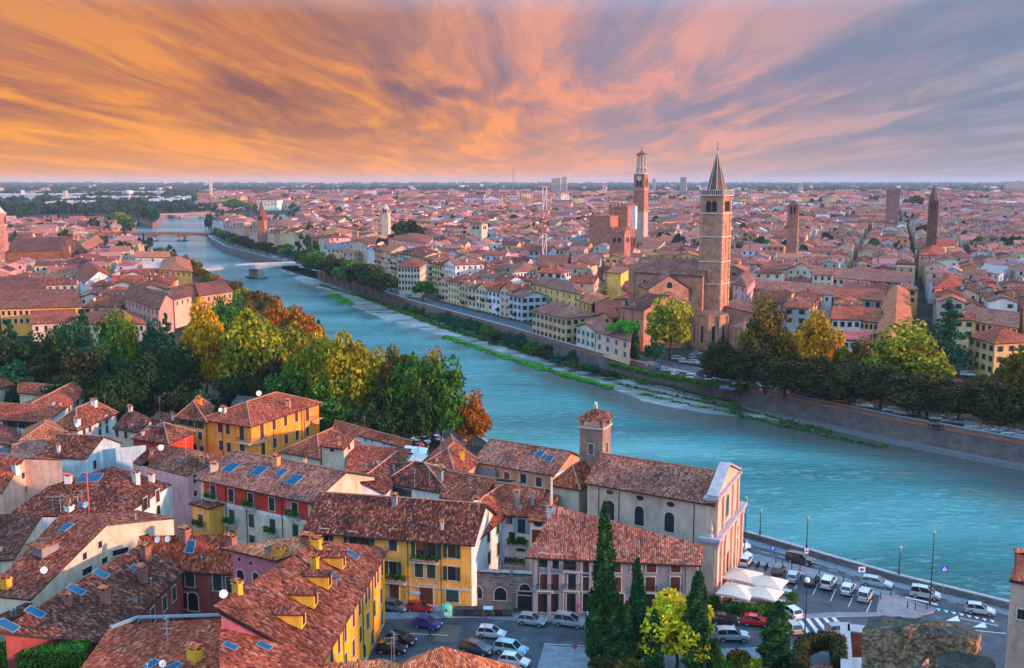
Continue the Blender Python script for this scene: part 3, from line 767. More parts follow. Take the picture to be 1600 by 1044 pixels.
P_YEL = plaster((.8, .39, .08)); P_YEL2 = plaster((.92, .4, .03)); P_ORG = plaster((.92, .32, .045)); P_CREAM = plaster((.6, .5, .38)); P_WHITE = plaster((.66, .67, .68)); P_PINK = plaster((.6, .25, .26)); P_LPINK = plaster((.74, .36, .36))
P_RED = plaster((.52, .055, .03)); P_DRED = plaster((.27, .065, .06)); P_PEACH = plaster((.7, .43, .32)); P_GREY = plaster((.26, .26, .28)); P_CHURCH = plaster((.52, .42, .33)); P_SAL = plaster((.6, .3, .18)); P_MAG = plaster((.55, .16, .22))
YCH = plaster((.75, .42, .05), 'chimney_yellow'); BRK = brick('chimney_brick', (.38, .14, .1), (.28, .09, .07))
HG = None
# ---------------------------------------------------------------- the near quarter, house by house
# 1 yellow house with dormers, roof falling to the right
C = QP((497,1033,10.5), (600,858,10.5), (500,848,14.6), (345,948,14.6))
b = Bld('yellow_house', 'vivid yellow house with four dormers on its big tiled roof, nearest the street corner', 'house', C, 'plane', wall=P_YEL2, roof=RT_MID, oh=.45, cornice=EAVE, ridge=False)
Y1 = b
L0 = (C[1]-C[0]).length
for t, k in ((.06, 1), (.155, 1), (.25, 1), (.34, 1), (.46, 1), (.555, 1), (.66, 1), (.71, 1), (.82, 1), (.87, 1), (.95, 1)): b.win(0, t, 8.4, .95, 1.9, S_BROWN)
b.grid(0, (.2, .34, .45, .56, .68, .8, .92), (4.9,), 1.05, 2.1, S_GREENC); b.grid(0, (.3, .5, .62, .75, .93), (1.6,), 1.2, 2.2, S_ARCH)
for t in (.31, .6, .77): b.downpipe(0, t)
q0, q1 = b.C[3]-b.o, b.C[0]-b.o; dn = Vector((q1.x-q0.x, q1.y-q0.y, 0)).normalized(); n1 = Vector((dn.y, -dn.x, 0))*.04
m = MB(); m.poly([(q0.x+n1.x, q0.y+n1.y, 0), (q1.x+n1.x, q1.y+n1.y, 0), (q1.x+n1.x, q1.y+n1.y, q1.z-.1), (q0.x+n1.x, q0.y+n1.y, q0.z-.1)]); m.build('pink_side_wall', [P_MAG], b.root)
for px, py in ((526,878), (503,908), (480,937), (460,968)):
    q = b.hit(px-8, py)[0]; A_, B_ = C[0], C[1]; t = (B_-A_).normalized(); t.z = 0; nn = Vector((t.y, -t.x, 0))
    m = MB(); wd, hh, ln = 1.7, 1.15, 3.0      # front faces the eave side
    def W(a, o, z): p = q+t*a+nn*o; return (p.x-b.o.x, p.y-b.o.y, q.z+z-b.o.z)
    sl_ = .37
    m.poly([W(-wd/2, 1.6, -.7), W(wd/2, 1.6, -.7), W(wd/2, 1.6, hh-.1), W(-wd/2, 1.6, hh-.1)])
    for sg in (-1, 1):
        P_ = [W(sg*wd/2, 1.6, -.7), W(sg*wd/2, -1.4, .55), W(sg*wd/2, -1.4, hh+.0), W(sg*wd/2, 1.6, hh-.1)]; m.poly(P_ if sg < 0 else P_[::-1])
    d = m.build('dormer', [YCH], b.roof)
    m = MB()
    for sg in (-1, 1):
        P_ = [W(0, 2.0, hh+.35), W(0, -2.4, hh+.35), W(sg*(wd/2+.3), -2.0, hh-.1), W(sg*(wd/2+.3), 2.0, hh-.1)]; m.poly(P_ if sg < 0 else P_[::-1], 0)
        P2 = [(x, y, z-.12) for x, y, z in P_]; m.poly(P2[::-1] if sg < 0 else P2, 1)
        m.poly([P_[3], P_[0], P2[0], P2[3]], 1); m.poly([P_[2], P_[3], P2[3], P2[2]], 1)
    m.poly([W(-wd/2-.25, 1.61, hh-.1), W(wd/2+.25, 1.61, hh-.1), W(0, 1.61, hh+.3)], 2)
    m.build('dormer_roof', [RT_MID, EAVE, YCH], d)
    m = MB(); m.poly([W(-.45, 1.63, -.45), W(.45, 1.63, -.45), W(.45, 1.63, hh-.25), W(-.45, 1.63, hh-.25)]); m.build('pane', [GLASS], d)
for px, py, w, h in ((492,892,1.0,2.0), (472,1024,1.5,1.6), (371,925,1.1,1.2), (378,918,1.1,1.2), (394,904,.9,1.4)): b.chimney(px, py, w, h, YCH)
b.skylight(551,867); b.skylight(524,901,.7,1.2); b.dish(350,941,.6,.9)
# pale lit roof annex behind it, pink and yellow walls
C = QP((363,856,13.5), (433,872,13.5), (500,848,15), (460,842,15))
b = Bld('pink_house', 'bright pink house with two round holes and pale lit roof behind the dormered house', 'house', C, 'plane', wall=P_MAG, roof=RT_ORANGE, oh=.4, ridge=False, z0=0)
b.winp(374,874,0,.55,.55,S_OVAL); b.winp(392,880,0,.55,.55,S_OVAL); b.winp(376,898,0,1.3,1.3,S_ARCH); b.winp(400,902,0,1.,1.3,S_ARCH)
b.chimney(438,866,1.3,.9,YCH); b.chimney(494,853,1.5,1.,YCH); b.chimney(481,846,1.8,.8,BRK)
# low lit pink annex between
C = QP((345,952,12.5), (412,977,12.5), (440,935,12.5), (372,925,12.5))
# 3 big tiled roof at the bottom
C = QP((90,1100,10.5), (330,1120,11.5), (345,968,13.2), (176,980,13.2))
b = Bld('tiled_house', 'wide house at the lower edge with bright red ribbed tiles and blue flashing', 'house', C, 'plane', wall=P_DRED, roof=RT_RED, oh=.3, ridge=False)
b.chimney(305,1030,1.7,1.3,YCH,d=1.2); b.skylight(237,1038,.9,1.3); b.skylight(272,1042,.9,1.3); b.aerial(262,1000); b.aerial(262,1018); b.dish(255,1046,.5,.6)
m = MB(); q = [at(172,981,13.6), at(215,965,13.6), at(345,961,13.6)]
for a, c in zip(q, q[1:]): m.tube(a-b.o, c-b.o, .22, n=5)
m.build('flashing', [LEAD], b.roof)
C = QP((345,1120,12.4), (503,1046,11.2), (408,972,13.8), (347,968,14.))
b = Bld('tiled_house', 'narrow red ribbed roof with two small roof lights under the dormered house', 'house', C, 'plane', wall=P_DRED, roof=RT_RED, oh=.2, ridge=False)
b.skylight(360,1010,.8,1.4); b.skylight(413,1010,.8,1.4)
# 4 long dark roof with red walls round a court
C = QP((168,1002,8.8), (284,889,8.8), (222,853,11.6), (8,985,11.6))
b = Bld('dark_roofed_house', 'dark red house with long sooty roof, brick chimneys and a row of blue skylights', 'house', C, 'plane', wall=P_DRED, roof=RT_DARK, oh=.4, ridge=False)
for p in ((158,897,1.3,1.7), (119,922,1.2,1.9), (55,957,1.2,1.9), (12,978,1.3,2.), (216,890,1.4,1.8)): b.skylight(*p)
for p in ((228,874,1.4,2.2), (223,907,1.3,2.), (165,941,1.2,1.9), (107,946,.8,1.3)): b.chimney(*p, mat=BRK)
b.grid(0, (.2, .38, .55, .72, .86), (6.6,), 1.2, 1.9, S_GREENC); b.grid(0, (.35, .62, .8), (2.9,), 1.2, 2.1, S_BROWN)
# 4b court wing with red front (faces the camera)
C = QP((268,879,9.), (364,887,9.), (362,845,12.), (232,848,12.))
b = Bld('red_wing_house', 'low pitched red house closing the small court, with two satellite dishes', 'house', C, 'plane', wall=P_DRED, roof=RT_RED, oh=.5, ridge=False)
b.winp(297,904,0,1.3,2.3,S_GREENC); b.winp(340,910,0,1.3,2.3,S_GREENC); b.winp(360,914,0,1.2,2.2,S_GREENC); b.winp(302,940,0,1.5,2.6,S_ARCH); b.winp(285,938,0,1.5,2.3,S_BROWN)
b.dish(247,852,.6,.8,-20); b.dish(263,851,.6,.8,-20); b.chimney(289,838,1.6,1.2,BRK); b.chimney(361,850,1.5,1.2,BRK); b.skylight(298,854)
# 5 white gable wall house
C = QP((45,934,9.5), (270,838,9.5), (262,812,11.5), (92,806,11.5))
def polyhouse(name, label, cat, eaves, tops, wallring, z0, wall, roof, th=.24, group=None):
    """free-form: named points, roof faces and the wall ring"""
    P = {k: at(*v) for k, v in eaves.items()}; o = P[wallring[0]].copy(); o.z = z0
    root = thing(name, label, cat, o, group=group); w = MB()
    for a, c in zip(wallring, wallring[1:]+wallring[:1]):
        A, B_ = P[a]-o, P[c]-o; w.poly([(A.x, A.y, 0), (B_.x, B_.y, 0), (B_.x, B_.y, B_.z-.08), (A.x, A.y, A.z-.08)])
    class O: pass
    s = Bld.__new__(Bld); BLDS.append(s); s.root = root; s.o = o; s.C = [P[k] for k in wallring]; s.n = len(wallring); s.z0 = z0
    s.wall = w.build('wall', [wall], root); r = MB(); s.tops = []
    ed = {}
    for t in tops:
        pts = [P[k] for k in t]; s.tops.append(pts)
        for pt in split4(pts): r.poly([p-o for p in pt], 0); r.poly([p-o-Vector((0, 0, th)) for p in reversed(pt)], 1)
        for a, c in zip(t, t[1:]+t[:1]): ed[(a, c)] = 1
    for (a, c) in ed:
        if (c, a) not in ed:
            A, B_ = P[a]-o, P[c]-o; D = Vector((0, 0, th)); r.poly([A-D, B_-D, B_, A], 1)
    s.roof = r.build('roof', [roof, EAVE], root); FOOT.append([(p.x, p.y) for p in s.C])
    return s
b = polyhouse('gabled_house', 'large house with long lit white gable wall and brown roof at the left edge', 'house',
  dict(a=(48,937,10.), b=(166,820,14.5), c=(271,809,13.2), d=(-25,930,10.), e=(92,805,14.5), f=(215,797,14.2)), [['d', 'a', 'b', 'e'], ['b', 'c', 'f', 'e']], ['d', 'a', 'b', 'c', 'f', 'e'], 0, P_CREAM, RT_MID)
for px, py, w_, h_ in ((156,851,.8,.9), (132,869,.8,.9), (188,862,2.2,.8), (225,840,1.4,.8), (136,892,1.8,.9), (163,876,1.1,.8)): b.winp(px, py, (1 if px < 166 else 2), w_, h_)
b.skylight(104,824,1.1,1.6); b.skylight(49,840,1.,1.3); b.aerial(62,850,2.6); b.aerial(66,875,3.); b.dish(70,903,.6,1.); b.chimney(10,918,1.3,1.4,YCH)
q = b.hit(72,862)[0]
m = MB(); m.box((0, 0, .45), (2.2, 2.4, 1.5), 0, R(-35)); m.box((-.2, -.3, 1.25), (3., 3.2, .16), 1, R(-35)); d = m.build('dormer', [P_GREY, RT_MID], b.roof); d.location = q-b.o
# stretch of white wall along the lane to the lower left
m = MB(); A_, B_, Cc = at(0,976,9.), at(55,950,9.2), at(170,873,9.8)
C = QP((-30,992,9.4), (50,951,9.6), (48,938,9.6), (-30,975,9.6))
b = Bld('lean_to', 'narrow shadowed lean-to roof at the left picture edge above the skylit roof', 'house', C, 'plane', wall=P_CREAM, roof=RT_DARK, oh=.1, ridge=False)
C = QP((-30,905,9), (45,935,9.), (20,895,9.8), (-30,880,9.8))
# dark roofs far left
b = Bld('dark_cottage', 'small dark tiled roof with teal edge at the left picture border', 'house', QP((-60,880,9.3), (20,872,10.6), (66,802,13.2), (-60,808,13.2)), 'plane', wall=P_CREAM, roof=RT_DARK, oh=.2, ridge=False)
b.chimney(9,912,1.2,1.3,YCH)
# 6 big brown hipped roof
b = polyhouse('large_hipped_house', 'large dark hipped roof with white chimneys and a wide blue roof light', 'house',
  dict(a=(8,806,11.2), b=(192,806,11.2), c=(268,757,11.2), d=(205,748,11.4), e=(176,728,15.), f=(75,760,13.5)), [['a', 'b', 'e', 'f'], ['b', 'c', 'e'], ['c', 'd', 'e']], ['a', 'b', 'c', 'd', 'f'], 0, P_WHITE, RT_DARK)
b.skylight(140,747,3.4,2.4); 
for p in ((87,750,1.5,1.9), (107,754,1.2,1.2), (57,756,1.2,1.3), (213,755,1.2,2.), (237,752,1.,1.2), (108,797,1.4,.7)): b.chimney(*p, mat=P_WHITE)
b.winp(227,787,1,1.2,1.9,S_BROWNO); b.winp(246,775,1,1.2,1.9,S_BROWN); b.winp(247,797,1,1.2,1.6,S_ARCH); b.dish(118,742,.5,.6); b.dish(135,797,.7,.8)
q = b.hit(139,797)[0]
m = MB(); m.tube((0, 0, -.3), (0, 0, 6.), .12, n=6)
for z, l in ((5., 2.6), (4., 3.2), (3., 2.2)):
    m.tube((-l/2, 0, z), (l/2, 0, z+.5), .03, n=3)
    for i in range(7): x = -l/2+l*i/6; m.tube((x, -.5, z+.5*i/6), (x, .5, z+.5*i/6), .02, n=3)
o = m.build('aerial_mast', [flat('red_mast', (.5, .12, .08))], b.roof); o.location = q-b.o
for p in ((83,800), (95,800), (128,792)): b.aerial(*p, h=2.5)
b.skylight(130,790,1.3,.9)
# 7 peach wall house far left
b = polyhouse('peach_house', 'lit peach house with brown shed roof and small square windows at the left edge', 'house',
  dict(a=(3,770,9.), b=(38,716,13.), c=(96,718,13.), d=(96,757,10.5), e=(8,806,8.), f=(-60,770,9.), g=(-60,700,13.), h=(60,712,13.2)), [['f', 'a', 'b', 'g'], ['b', 'c', 'h']], ['f', 'a', 'b', 'c', 'h', 'g'], 0, P_PEACH, RT_RED)
b.winp(36,743,1,.9,1.,); b.winp(42,763,1,1.,1.)
for p in ((25,735,1.3,1.), (37,722,1.3,1.)): b.chimney(*p, mat=P_WHITE)
# 8 house with blue-white wall
b = Bld('blue_wall_house', 'house with pale blue wall and small pink gable under a brown roof', 'house', Q3((64,711), (134,715), 10.5, 11), 'gable0', rise=2.6, wall=plaster((.42, .55, .62)), roof=RT_DARK, oh=.3)
b.winp(148,726,1,1.,1.6); b.chimney(92,706,.6,1.2,P_WHITE)
# 9 white house with green shutters
b = Bld('white_house', 'white house with six green shutters under a hipped brown roof near the dark trees', 'house', QP((84,662,11.), (121,669,11.), (181,643,11.), (146,632,11.)), 'hip', rise=2.6, wall=P_WHITE, roof=RT_MID)
for px, py in ((131,673), (140,669), (156,661), (166,656), (156,676), (167,671)): b.winp(px, py, 1, 1., 1.7, S_GREENC)
b.chimney(147,634,1.3,1.3,P_WHITE); b.chimney(121,662,1.2,1.,P_WHITE); b.dish(122,672,.6,1.)
# 10 ring of roofs at the left
b = Bld('long_white_house', 'long low white house with terracotta roof at the left edge below the dark trees', 'house', QP((-40,652,10.), (78,658,10.), (62,640,10.), (-40,634,10.)), 'gable0', rise=2.2, wall=P_WHITE, roof=RT_RED)
for px in (16, 34, 54): b.winp(px, 664, 0, 1.6, 1.5, S_BROWNO)
b.aerial(38,645); b.skylight(46,630,.8,1.)
b = Bld('terracotta_wing_house', 'brown roofed wing with satellite dishes running towards the dark trees', 'house', QP((70,656,10.), (131,614,10.), (100,604,10.), (36,630,10.)), 'gable0', rise=2., wall=P_WHITE, roof=RT_RED)
b.dish(73,615,.7,.8); b.dish(85,636,.6,.8); b.winp(108,640,0,1.3,1.6,S_BROWN); b.winp(121,628,0,1.3,1.6,S_BROWN); b.aerial(78,640,3.2); b.aerial(71,606,2.5)
b = Bld('back_wing_house', 'low terracotta roof lying under the dark trees at far left', 'house', QP((30,612,10.), (92,618,10.), (90,604,10.), (34,600,10.)), 'gable0', rise=1.4, wall=P_CREAM, roof=RT_RED)
b = Bld('corner_cottage', 'brown roof corner with a bush cut by the left picture border', 'house', QP((-40,612,10.), (20,600,10.), (8,588,10.), (-40,584,10.)), 'gable0', rise=2., wall=P_CREAM, roof=RT_MID)
# 11
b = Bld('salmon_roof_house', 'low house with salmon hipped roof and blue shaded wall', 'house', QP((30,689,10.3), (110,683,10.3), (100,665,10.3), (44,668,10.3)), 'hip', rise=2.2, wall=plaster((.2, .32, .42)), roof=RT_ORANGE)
b.chimney(97,686,.9,1.1,BRK); b.chimney(105,684,.9,1.1,BRK)
b = Bld('small_gable_house', 'little tan roof in front of the salmon hipped roof', 'house', QP((22,716,9.5), (74,706,9.5), (62,690,9.5), (26,697,9.5)), 'gable0', rise=1.5, wall=P_GREY, roof=RT_PINK)
b = Bld('dark_brown_house', 'dark shaded tiled roof at the left picture edge', 'house', QP((-60,708,10.), (34,700,10.), (28,672,10.), (-60,672,10.)), 'gable1', rise=2., wall=P_GREY, roof=RT_DARK)
# 12 pair of brown roofs
b = Bld('brown_roof_house', 'brown shed roof on cream walls before the dark trees', 'house', QP((178,668,10.), (216,674,10.), (236,655,11.5), (202,640,13.)), 'plane', wall=P_CREAM, roof=RT_DARK, oh=.3, ridge=False)
b.winp(183,677,0,1.,1.4,S_BROWN); b.winp(197,680,0,1.,1.4,S_BROWN); b.chimney(204,643,.9,1.1)
b = Bld('brown_roof_house', 'narrow brown shed roof beside the red house', 'house', QP((222,668,9.6), (262,668,9.6), (276,650,11.), (248,643,12.)), 'plane', wall=P_CREAM, roof=RT_DARK, oh=.3, ridge=False)
b.aerial(250,646,3.6); b.chimney(271,656,.8,1.4)
# 13 red house
b = Bld('red_house', 'small vivid red house with a hipped roof and dark awning frame', 'house', QP((208,682,10.), (263,690,10.), (301,673,10.), (252,664,10.)), 'hip', rise=2.2, wall=P_RED, roof=RT_MID, cornice=P_CREAM)
q = b.hit(245,676)[0]; m = MB(); m.box((0, 0, 1.2), (2.6, 1.5, .2)); m.tube((-.8, 0, 0), (-.8, 0, 1.2), .05); m.tube((.8, 0, 0), (.8, 0, 1.2), .05); o = m.build('roof_tank', [DARKM], b.roof); o.location = q-b.o
b.chimney(222,688,.9,1.4,P_SAL)
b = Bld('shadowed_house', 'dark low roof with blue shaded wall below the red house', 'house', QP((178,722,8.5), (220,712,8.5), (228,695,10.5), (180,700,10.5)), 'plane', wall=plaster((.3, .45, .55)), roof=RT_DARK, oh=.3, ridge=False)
b.winp(194,727,0,1.,1.7,S_GREENC); b.winp(204,724,0,1.,1.7,S_GREENC); b.dish(191,712,.6,1.6)
# 14 yellow house with green shutters
b = Bld('small_yellow_house', 'small yellow house with open dark green shutters left of the orange palazzo', 'house', QP((276,649,12.), (320,655,12.), (331,634,12.), (300,629,12.)), 'hip', rise=2.6, wall=P_YEL, roof=RT_MID)
for px, py in ((284,658), (297,661), (312,664)): b.winp(px, py, 0, 1.1, 1.5, S_GREEN)
for px, py in ((313,681), (305,700), (316,703)): b.winp(px, py, 0, 1., 1.6, S_GREENC)
b.chimney(311,630,1.3,1.,P_ORG); b.dish(332,628,.7,.8); b.aerial(345,622,3.4)
# 15 orange palazzo
C = QP((316,653,12.), (392,664,12.), (498,628,12.), (424,617,12.))
b = Bld('orange_palazzo', 'tall bright orange palazzo with hipped roof and a corner balcony', 'house', C, 'hip', rise=2.7, wall=P_ORG, roof=RT_RED, cornice=WHITEM, oh=.6)
for px, py in ((344,668), (356,671)): b.winp(px, py, 0, 1.1, 2., S_BROWN); b.winp(px+2, py+28, 0, 1.1, 2., S_BROWN)
for px, py in ((428,664), (446,658), (463,652)): b.winp(px, py, 1, 1.1, 2., S_BROWN)
for px, py in ((429,692), (447,686), (464,680), (480,674)): b.winp(px, py, 1, 1.1, 2., S_BROWN)
b.winp(409,674,1,1.2,2.8,S_BROWN); b.winp(378,677,0,1.2,2.8,S_BROWN); b.winp(379,703,0,1.2,2.6,S_BROWN); b.winp(411,702,1,1.2,2.6,S_BROWN); b.winp(480,648,1,1.2,2.8,S_BROWN)
Lb = (C[1]-C[0]).length
q = b.wallhit(378, 691, 0)[0]; b.balcony(0, .88, q.z, 3.4, 1.); b.balcony(1, .09, q.z, 3.6, 1.); q = b.wallhit(480,659,1)[0]; b.balcony(1, .92, q.z, 3.6, 1.)
for e, t in ((0, .42), (1, .3), (1, .72), (1, .76)): b.downpipe(e, t)
b.chimney(450,635,1.2,1.4,P_SAL); b.chimney(350,645,1.1,1.2); b.dish(405,622,.8,1.); b.aerial(380,625,4.2); b.aerial(406,620,3.6); b.dish(345,648,.6,1.)
for a_ in (0, 2.1, 4.2): pass
b = Bld('roof_terrace_house', 'flat dark roof terrace with a pale canopy behind the orange palazzo', 'house', QP((362,632,11.4), (392,634,11.4), (415,622,11.4), (372,618,11.4)), 'flat', wall=P_ORG, roof=DARKM, oh=.2, ridge=False)
# 16 pink house
b = polyhouse('pink_house', 'pink house with brown hipped roof left of the red and cream palazzo', 'house',
  dict(a=(207,722,11.), b=(220,727,11.), c=(232,729,11.), d=(293,744,11.), e=(356,713,11.), f=(256,694,13.), g=(300,702,13.2), h=(232,700,13.), i=(250,708,12.)), [['a', 'b', 'i', 'h'], ['c', 'd', 'g', 'f'], ['d', 'e', 'g'], ['h', 'i', 'c', 'f']], ['a', 'b', 'c', 'd', 'e', 'g', 'f', 'h'], 0, P_LPINK, RT_MID)
b.winp(304,748,3 if False else 3,1.1,1.6,S_BROWN); b.winp(305,771,3,1.,1.); b.chimney(316,722,1.,1.,P_SAL); b.skylight(282,718,.8,.8); b.skylight(312,711,.9,1.); b.dish(252,708,.7,1.); b.aerial(291,720,4.)
# 17 red and cream palazzo
C = Q3((313,745), (486,781), 13., 15.)
b = Bld('red_palazzo', 'palazzo with red upper storey, cream floors, green planted balconies and four skylights', 'house', C, 'gable0', rise=2.6, wall=P_CREAM, roof=RT_PINK, oh=.7)
m = MB(); A_, B_ = C[0]-b.o, C[1]-b.o; t = (B_-A_).normalized(); nn = Vector((t.y, -t.x, 0))
def strip(e0, e1, z0_, z1_, off, mt, nm):
    m = MB(); a = A_.lerp(B_, e0)+nn*off; c = A_.lerp(B_, e1)+nn*off; a2 = A_.lerp(B_, e0); c2 = A_.lerp(B_, e1)
    m.poly([(a.x, a.y, z0_), (c.x, c.y, z0_), (c.x, c.y, z1_), (a.x, a.y, z1_)]); m.poly([(a.x, a.y, z1_), (c.x, c.y, z1_), (c2.x, c2.y, z1_), (a2.x, a2.y, z1_)])
    m.poly([(a2.x, a2.y, z0_), (a.x, a.y, z0_), (a.x, a.y, z1_), (a2.x, a2.y, z1_)]); m.poly([(c.x, c.y, z0_), (c2.x, c2.y, z0_), (c2.x, c2.y, z1_), (c.x, c.y, z1_)])
    m.build(nm, [mt], b.root)
strip(.03, .78, 9.6, 12.55, .02, P_RED, 'red_storey'); strip(.78, .86, 9.6, 12.55, .02, P_MAG, 'pink_bay'); strip(.86, .97, 9.6, 12.55, .02, P_RED, 'red_bay'); strip(.03, .97, 9.0, 9.6, .035, P_WHITE, 'white_band')
ts = [.12, .29, .47, .66, .86]
b.grid(0, ts, (11.,), 1.15, 2.1, (STONE, DARKM, False, 'rect')); b.grid(0, ts, (7.6,), 1.15, 2.1, S_GREENC); b.grid(0, ts, (4.2,), 1.15, 2.1, S_GREENC); b.grid(0, ts, (1.4,), 1.3, 2.2, S_BROWN)
for t_, z_ in ((.12, 9.75), (.47, 9.75), (.86, 9.75), (.29, 6.3), (.66, 6.3), (.12, 3.), (.66, 3.)): b.balcony(0, t_, z_, 2.3, .9, mat=flat('aqua_rail', (.25, .5, .5), .6), plants=True)
for t_ in (.24, .43, .75): b.downpipe(0, t_)
for p in ((361,731,1.9,2.3), (405,736,1.9,2.4), (440,739,1.2,1.9), (460,750,1.9,2.5)): b.skylight(*p)
b.chimney(335,735,1.3,1.2,P_CREAM); b.chimney(432,727,1.3,1.7,P_SAL)
b = Bld('yellow_annex_house', 'narrow yellow house with an iron balcony left of the red and cream palazzo', 'house', Q3((300,786), (326,793), 9.5, 7.), 'plane', wall=P_YEL, roof=RT_MID, oh=.4, ridge=False)
b.win(0, .5, 7., 1.1, 2., S_BROWN); b.win(0, .5, 3., 1.1, 2., S_GREENC); b.balcony(0, .5, 5.9, 2.2, .8, plants=True)
# peach raised gable at the right end of that palazzo
C = QP((492,786,12.6), (540,770,12.6), (530,727,15.4), (480,735,15.))
# 18 long yellow building
C = Q3((481,825), (736,845), 10.8, 12.5)
b = Bld('long_yellow_house', 'long ochre yellow house on the street with dark green shutters and mottled roof', 'house', C, 'gable0', rise=3.4, wall=P_YEL, roof=RT_DARK, oh=.7)
for px, py in ((507,836), (551,841), (571,844)): b.winp(px, py, 0, 1.3, 1.8, S_GREEN)
for px, py in ((614,850), (706,861)): b.winp(px, py, 0, 1.2, 2., S_GREENC if px < 650 else S_GREEN)
for px, py in ((656,858), (675,860)): b.winp(px, py, 0, 1.2, 2.4, S_GREEN)
for px, py in ((614,888), (655,891), (674,893), (706,896)): b.winp(px, py, 0, 1.2, 2., S_GREEN if px > 690 or px < 650 else S_GREENC)
b.winp(666,930,0,2.,2.9,S_BROWN); b.winp(707,930,0,1.8,2.,S_GREENC); b.winp(616,925,0,1.4,2.8,S_BROWN)
for px, py in ((520,875), (560,880), (585,883)): b.winp(px, py, 0, 1.2, 2., S_GREEN)
q = b.wallhit(665,877,0)[0]; b.balcony(0, .725, q.z, 3.9, .9, plants=True); q = b.wallhit(617,908,0)[0]; b.balcony(0, .54, q.z, 3.4, .9, plants=True)
for t_ in (.14, .35, .62, .82): b.downpipe(0, t_)
q = b.wallhit(700,906,0)[0]
m = MB(); A_, B_ = C[0]-b.o, C[1]-b.o; t = (B_-A_).normalized(); nn = Vector((t.y, -t.x, 0)); ca = math.atan2(t.y, t.x)
c_ = A_.lerp(B_, .5)+nn*.06; m.box((c_.x, c_.y, 3.55), ((B_-A_).length, .12, .22), 0, ca); m.box((c_.x, c_.y, .5), ((B_-A_).length, .1, 1.), 0, ca)
m.build('stone_course', [STONE], b.root)
q0, q1 = C[1]-b.o, C[2]-b.o; dn = (q1-q0).normalized(); n1 = Vector((dn.y, -dn.x, 0))*.05; mdd = (q0+q1)/2+n1
m = MB(); m.poly([(q0.x+n1.x, q0.y+n1.y, 0), (q1.x+n1.x, q1.y+n1.y, 0), (q1.x+n1.x, q1.y+n1.y, 10.6), (mdd.x, mdd.y, 13.9), (q0.x+n1.x, q0.y+n1.y, 10.6)]); m.build('white_end_wall', [P_WHITE], b.root)
b.chimney(617,789,.9,1.6,P_GREY); b.chimney(691,827,.5,1.); b.skylight(545,771,.8,1.)
m = MB(); p = b.wallhit(649,926,0)[0]; m.box((0, 0, 0), (1.6, .05, .45), 0, ca); o = m.build('shop_sign', [flat('pale_blue_sign', (.35, .55, .75))], b.root); o.location = p+nn*.05-b.o
# white lit flank beside it
b = Bld('white_flank_house', 'white rendered house with dark shutters facing the small garden court', 'house', QP((738,846,9.6), (792,800,9.6), (770,770,9.6), (716,800,9.6)), 'gable0', rise=2.6, wall=P_WHITE, roof=RT_RED, oh=.4)
for px, py, z in ((763,838, 0), (745,850, 0)): b.winp(px, py, 0, 1.1, 1.9, S_GREENC)
for px, py in ((764,872), (745,888)): b.winp(px, py, 0, 1.1, 1.9, S_GREENC)
b.winp(777,825,0,1.1,2.,S_GREENC); b.winp(778,858,0,1.1,2.,S_GREENC); b.chimney(746,790,1.1,1.1,P_SAL); b.dish(744,797,.8,.9)
# 19 court complex
b = Bld('court_house', 'brown roofed house round a pale inner court, left part with two small roof lights', 'house', QP((524,775,10.8), (600,768,10.8), (640,724,11.), (602,724,11.)), 'gable1', rise=2.2, wall=P_WHITE, roof=RT_DARK, oh=.3)
b.skylight(548,763,1.,1.1); b.skylight(620,740,1.,1.2)
b = Bld('court_house', 'hipped brown roof with red ridge between the two inner courts', 'house', QP((600,752,10.8), (700,768,10.8), (712,738,10.8), (612,726,10.8)), 'hip', rise=2.6, wall=P_WHITE, roof=RT_DARK, oh=.4)
b.chimney(689,752,.8,2.,P_GREY); b.aerial(648,760,3.); b.aerial(671,760,3.6)
b.winp(618,767,0,1.4,1.3,S_GREEN); b.winp(633,770,0,1.2,1.3,S_GREEN)
b = Bld('court_house', 'ribbed tile roof with white wall over the square court, right of the hipped roof', 'house', QP((690,775,10.5), (745,785,10.5), (800,750,10.5), (712,735,10.5)), 'gable0', rise=2., wall=P_WHITE, roof=RT_RED, oh=.4)
b.winp(700,790,0,1.4,1.5,S_BROWNO); b.winp(716,792,0,1.4,1.5,S_BROWN); b.winp(726,794,0,1.4,1.5,S_GREENC)
b = Bld('court_house', 'red roof with tall chimneys above the white balcony court', 'house', QP((770,800,10.), (836,806,10.), (862,768,10.), (782,752,10.)), 'gable0', rise=2.3, wall=P_WHITE, roof=RT_RED, oh=.4)
b.chimney(808,790,.8,2.6,P_GREY); b.chimney(832,788,.7,2.,P_GREY)
for px, py in ((796,812), (800,838)): b.winp(px, py, 0, 1., 1.4, S_STONE)
b.winp(815,822,0,1.2,2.3,S_BLUE); b.winp(814,850,0,1.3,2.3,S_GREENC); b.balcony(0, .62, 5.2, 3., 1.2, plants=True); b.balcony(0, .55, 2.2, 3., 1.2, plants=True)
b = Bld('court_house', 'narrow red roof with a tall thin white chimney against the church', 'house', QP((828,812,10.2), (860,815,10.2), (872,775,11.5), (848,770,12.2)), 'plane', wall=P_CREAM, roof=RT_RED, oh=.3, ridge=False)
b.winp(841,818,0,1.5,1.,S_OVAL); b.winp(839,838,0,1.5,2.,S_BROWN)
b.chimney(861,812,1.1,2.2,P_WHITE); q = b.hit(861,812)
if q: m = MB(); m.tube((0, 0, 2.2), (0, 0, 6.5), .22, .18, n=8); o = m.build('flue', [P_CREAM], b.roof); o.location = q[0]-b.o
